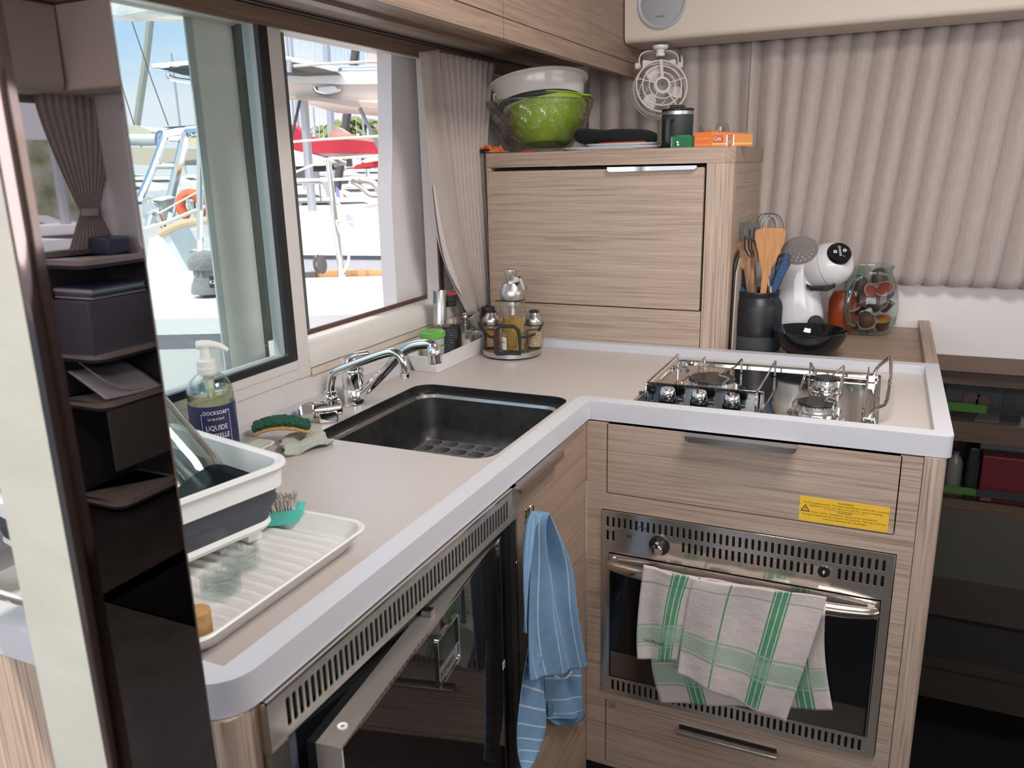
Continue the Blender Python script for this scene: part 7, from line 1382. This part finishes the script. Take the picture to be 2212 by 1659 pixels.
o = slab('patch', [(452, 597), (468, 597), (469, 622), (453, 622)], 2.882, 0.002, BLACK, wcv, 0.002); bm = new(); pq = PD(454, 613, 2.880); text(bm, 'KZ', pq, RGT, (0, 0, 1), 0.012, 0.020, 'l', 0.0006); obj('patch_lettering', bm, PAPER, o)
lbt = thing('left_boat', 'white boat with sloping bow and teak rail seen through the tinted pane', 'boat', tuple(PD(370, 560, 5)))
slab('hull', [(322, 515), (345, 506), (420, 612), (420, 640), (300, 640), (318, 560)], 4.4, 0.8, GEL, lbt, 0.02)
slab('inner_hull', [(345, 508), (362, 500), (420, 608), (418, 614)], 4.35, 0.3, mat('hull_blue_grey', (0.50, 0.55, 0.58), 0.4), lbt)
slab('far_topside', [(368, 505), (400, 484), (470, 474), (470, 620), (425, 616)], 5.0, 0.8, mat('topside_grey', (0.62, 0.63, 0.66), 0.4), lbt)
rod('teak_rail', [(345, 506), (365, 496), (400, 482), (450, 476)], 4.34, 0.020, mat('rail_tan', (0.45, 0.34, 0.22), 0.5), lbt, 8, True)
slab('deck_shoulder', [(318, 612), (420, 606), (420, 622), (330, 618)], 3.6, 0.4, GEL, dk)
ar = thing('steel_arch', 'polished steel arch with solar panel on the boat behind the tinted pane', 'arch', tuple(PD(370, 400, 5)))
rod('leg', [(304, 425), (330, 365), (355, 300), (368, 287), (400, 283)], 5.0, 0.024, CHROME, ar, 8, True); rod('leg', [(360, 480), (372, 420), (390, 340), (402, 290), (415, 284), (440, 282)], 5.0, 0.030, CHROME, ar, 8, True)
rod('cross_bar', [(366, 299), (400, 299)], 5.0, 0.018, CHROME, ar); rod('cross_bar', [(335, 359), (382, 359)], 5.0, 0.016, CHROME, ar); slab('solar_panel', [(352, 275), (425, 270), (440, 281), (400, 282)], 5.0, 0.8, SUNP, ar)
sp2 = thing('solar_panel', 'dark solar panel on bent steel bracket against the blue sky', 'solar panel', tuple(PD(370, 150, 4)))
slab('panel', [(330, 144), (420, 136), (430, 138), (430, 165), (395, 162)], 4.0, 0.5, SUNP, sp2); rod('frame', [(330, 143), (430, 135)], 3.98, 0.011, CHROME, sp2); rod('bracket', [(360, 153), (366, 166), (385, 172), (430, 177)], 4.0, 0.012, CHROME, sp2, 8, True); rod('pole', [(432, 160), (432, 700)], 4.0, 0.015, CHROME, sp2)
bo = thing('furled_boom', 'grey boom with stowed sail under beige awning behind the tinted pane', 'boom', tuple(PD(300, 300, 6)))
obj('boom', tube(new(), [PD(200, 302, 6), PD(345, 302, 6)], 0.040, 12), mat('boom_grey', (0.45, 0.50, 0.52), 0.4), bo); rod('blue_rope', [(336, 311), (338, 290), (346, 283), (350, 288), (344, 300)], 5.9, 0.008, mat('rope_blue', (0.10, 0.20, 0.40), 0.7), bo, 6, True)
tag(slab('beige_awning', [(240, 316), (430, 322), (440, 342), (390, 348), (320, 357), (240, 352)], 5.6, 1.4, BEI, None, 0.02), 'broad beige awning below the grey boom', 'awning')
tag(slab('upper_awning', [(240, 266), (300, 272), (345, 290), (240, 290)], 6.4, 1.0, mat('awning_pale', (0.58, 0.54, 0.44), 0.85), None, 0.02), 'pale beige awning above the grey boom', 'awning')
tag(slab('cream_awning', [(385, 300), (440, 296), (440, 325), (420, 318)], 6.2, 0.6, mat('awning_cream', (0.62, 0.55, 0.42), 0.85)), 'cream awning corner right of the steel arch', 'awning')
tag(rod('leaning_mast', [(326, 30), (315, 130), (295, 270)], 7, 0.030, mat('mast_olive', (0.30, 0.31, 0.28), 0.5)), 'dark leaning mast crossing the blue sky in the tinted pane', 'mast')
for pts, lab in ((((283, 40), (325, 165), (364, 272)), 'thin rigging wire crossing the blue sky beside the leaning mast'), (((255, 160), (290, 270), (316, 350)), 'thin rigging wire next to the post edge')): tag(rod('rigging_wire', pts, 6.5, 0.004, DG), lab, 'wire')
lr = thing('life_ring', 'orange horseshoe lifebuoy hanging on the boat behind the tinted pane', 'lifebuoy', tuple(PD(412, 445, 4.8)))
bm = new(); cl = PD(413, 444, 4.8); P = [cl + RGT * (0.063 * math.cos(a)) + Vector((0, 0, 0.068 * math.sin(a))) for a in [math.radians(-60 + 300 * k / 24) for k in range(25)]]
P = [cl + RGT * (0.063 * math.sin(a)) + Vector((0, 0, 0.066 * math.cos(a))) for a in [math.radians(-158 + 316 * k / 28) for k in range(29)]]
tube(bm, P, 0.029, 14); obj('horseshoe', bm, noisy('buoy_orange', (0.62, 0.11, 0.04), (0.70, 0.16, 0.07), 30, 0.7), lr); rod('strap', [(402, 428), (415, 452), (428, 470)], 4.74, 0.010, mat('strap_grey', (0.4, 0.4, 0.4), 0.7), lr); slab('centre_pad', [(404, 436), (418, 436), (420, 458), (408, 458)], 4.78, 0.03, mat('pad_grey', (0.30, 0.30, 0.31), 0.8), lr)
for pts, lab, r in ((((310, 495), (360, 480), (444, 446)), 'pale rope running across the orange lifebuoy', 0.010), (((345, 460), (386, 437), (428, 414)), 'thin line above the lifebuoy', 0.005), (((322, 570), (370, 558), (420, 548)), 'mooring rope over the white bow', 0.010), (((380, 540), (420, 541), (470, 541)), 'thin grey rail above the winch cover', 0.008)):
    tag(rod('deck_line', pts, 4.5, r, ROPE), lab, 'line')
win = thing('outboard_gear', 'grey engine and winch gear on the boat left of lifebuoy', 'deck gear', tuple(PD(330, 440, 4.9)))
slab('engine_block', [(306, 430), (330, 424), (350, 432), (352, 470), (330, 484), (308, 470)], 4.9, 0.2, mat('gear_grey', (0.38, 0.38, 0.38), 0.4), win, 0.02); bm = new(); lathe(bm, [(0.012, 0), (0.04, 0), (0.045, 0.01), (0.04, 0.03), (0, 0.03)], 20, frame_of(-FWD), PD(328, 450, 4.85)); obj('wheel', bm, CHROME, win); slab('white_top', [(325, 432), (350, 424), (364, 428), (350, 434)], 4.88, 0.15, GEL, win)
rod('crank', [(318, 490), (325, 465), (338, 460), (348, 478), (358, 500)], 4.8, 0.016, CHROME, win, 8, True)
tag(slab('clear_awning_roll', [(215, 0), (300, 0), (400, 18), (398, 24), (330, 20), (262, 34), (225, 30)], 2.35, 0.10, noisy('clear_vinyl', (0.55, 0.56, 0.55), (0.85, 0.86, 0.85), 14, 0.15, 1.0), None, 0.01), 'rolled clear plastic awning above the tinted pane', 'awning')
tag(slab('awning_rail', [(215, 28), (400, 36), (400, 42), (215, 36)], 2.6, 0.05, mat('rail_cream', (0.70, 0.66, 0.56), 0.4)), 'cream rail edge under the rolled plastic awning', 'rail')
# starboard side of the harbour, mirrored in the post
for k, (x, y, L, lab) in enumerate(((7.5, 4.4, 4.5, 'white boat off the starboard side, mirrored in the post left of tied curtain'), (9.5, 6.6, 5.0, 'white boat off the starboard side, mirrored in post right of tied curtain'), (13, 8.0, 6, 'farther white boat off the starboard side'))):
    t = thing('starboard_boat', lab, 'boat', (x, y, 0)); obj('hull', extr(new(), [[(-L / 2, -1.2), (-L * 0.46, 0.25), (L / 2, 0.35), (L * 0.38, -1.2)]], x, x + 1.5, lambda u, v, w: (w, y + u, v)), GEL, t); obj('cabin', extr(new(), [rpoly([(-L * 0.3, 0.25), (-L * 0.25, 0.75), (L * 0.1, 0.7), (L * 0.25, 0.3)], 0.08)], x + 0.3, x + 1.2, lambda u, v, w: (w, y + u, v)), GEL, t)
    obj('cabin_window', extr(new(), [[(-L * 0.22, 0.42), (-L * 0.2, 0.62), (L * 0.08, 0.58), (L * 0.14, 0.42)]], x + 0.28, x + 0.3, lambda u, v, w: (w, y + u, v)), DG, t); obj('teak_deck', B(x - 0.02, x, y - L * 0.45, y + L * 0.4, 0.05, 0.12), TEAK, t); obj('mast', tube(new(), [(x + 0.7, y, 0), (x + 0.7, y, 9)], 0.07, 8), ALUM, t)
tag(obj('tree_bank', B(40, 42, -10, 60, -1, 3.2), noisy('bank_green', (0.22, 0.26, 0.12), (0.60, 0.55, 0.45), 0.8, 0.9, 0, 6)), 'green shore bank far off the starboard side', 'shore')
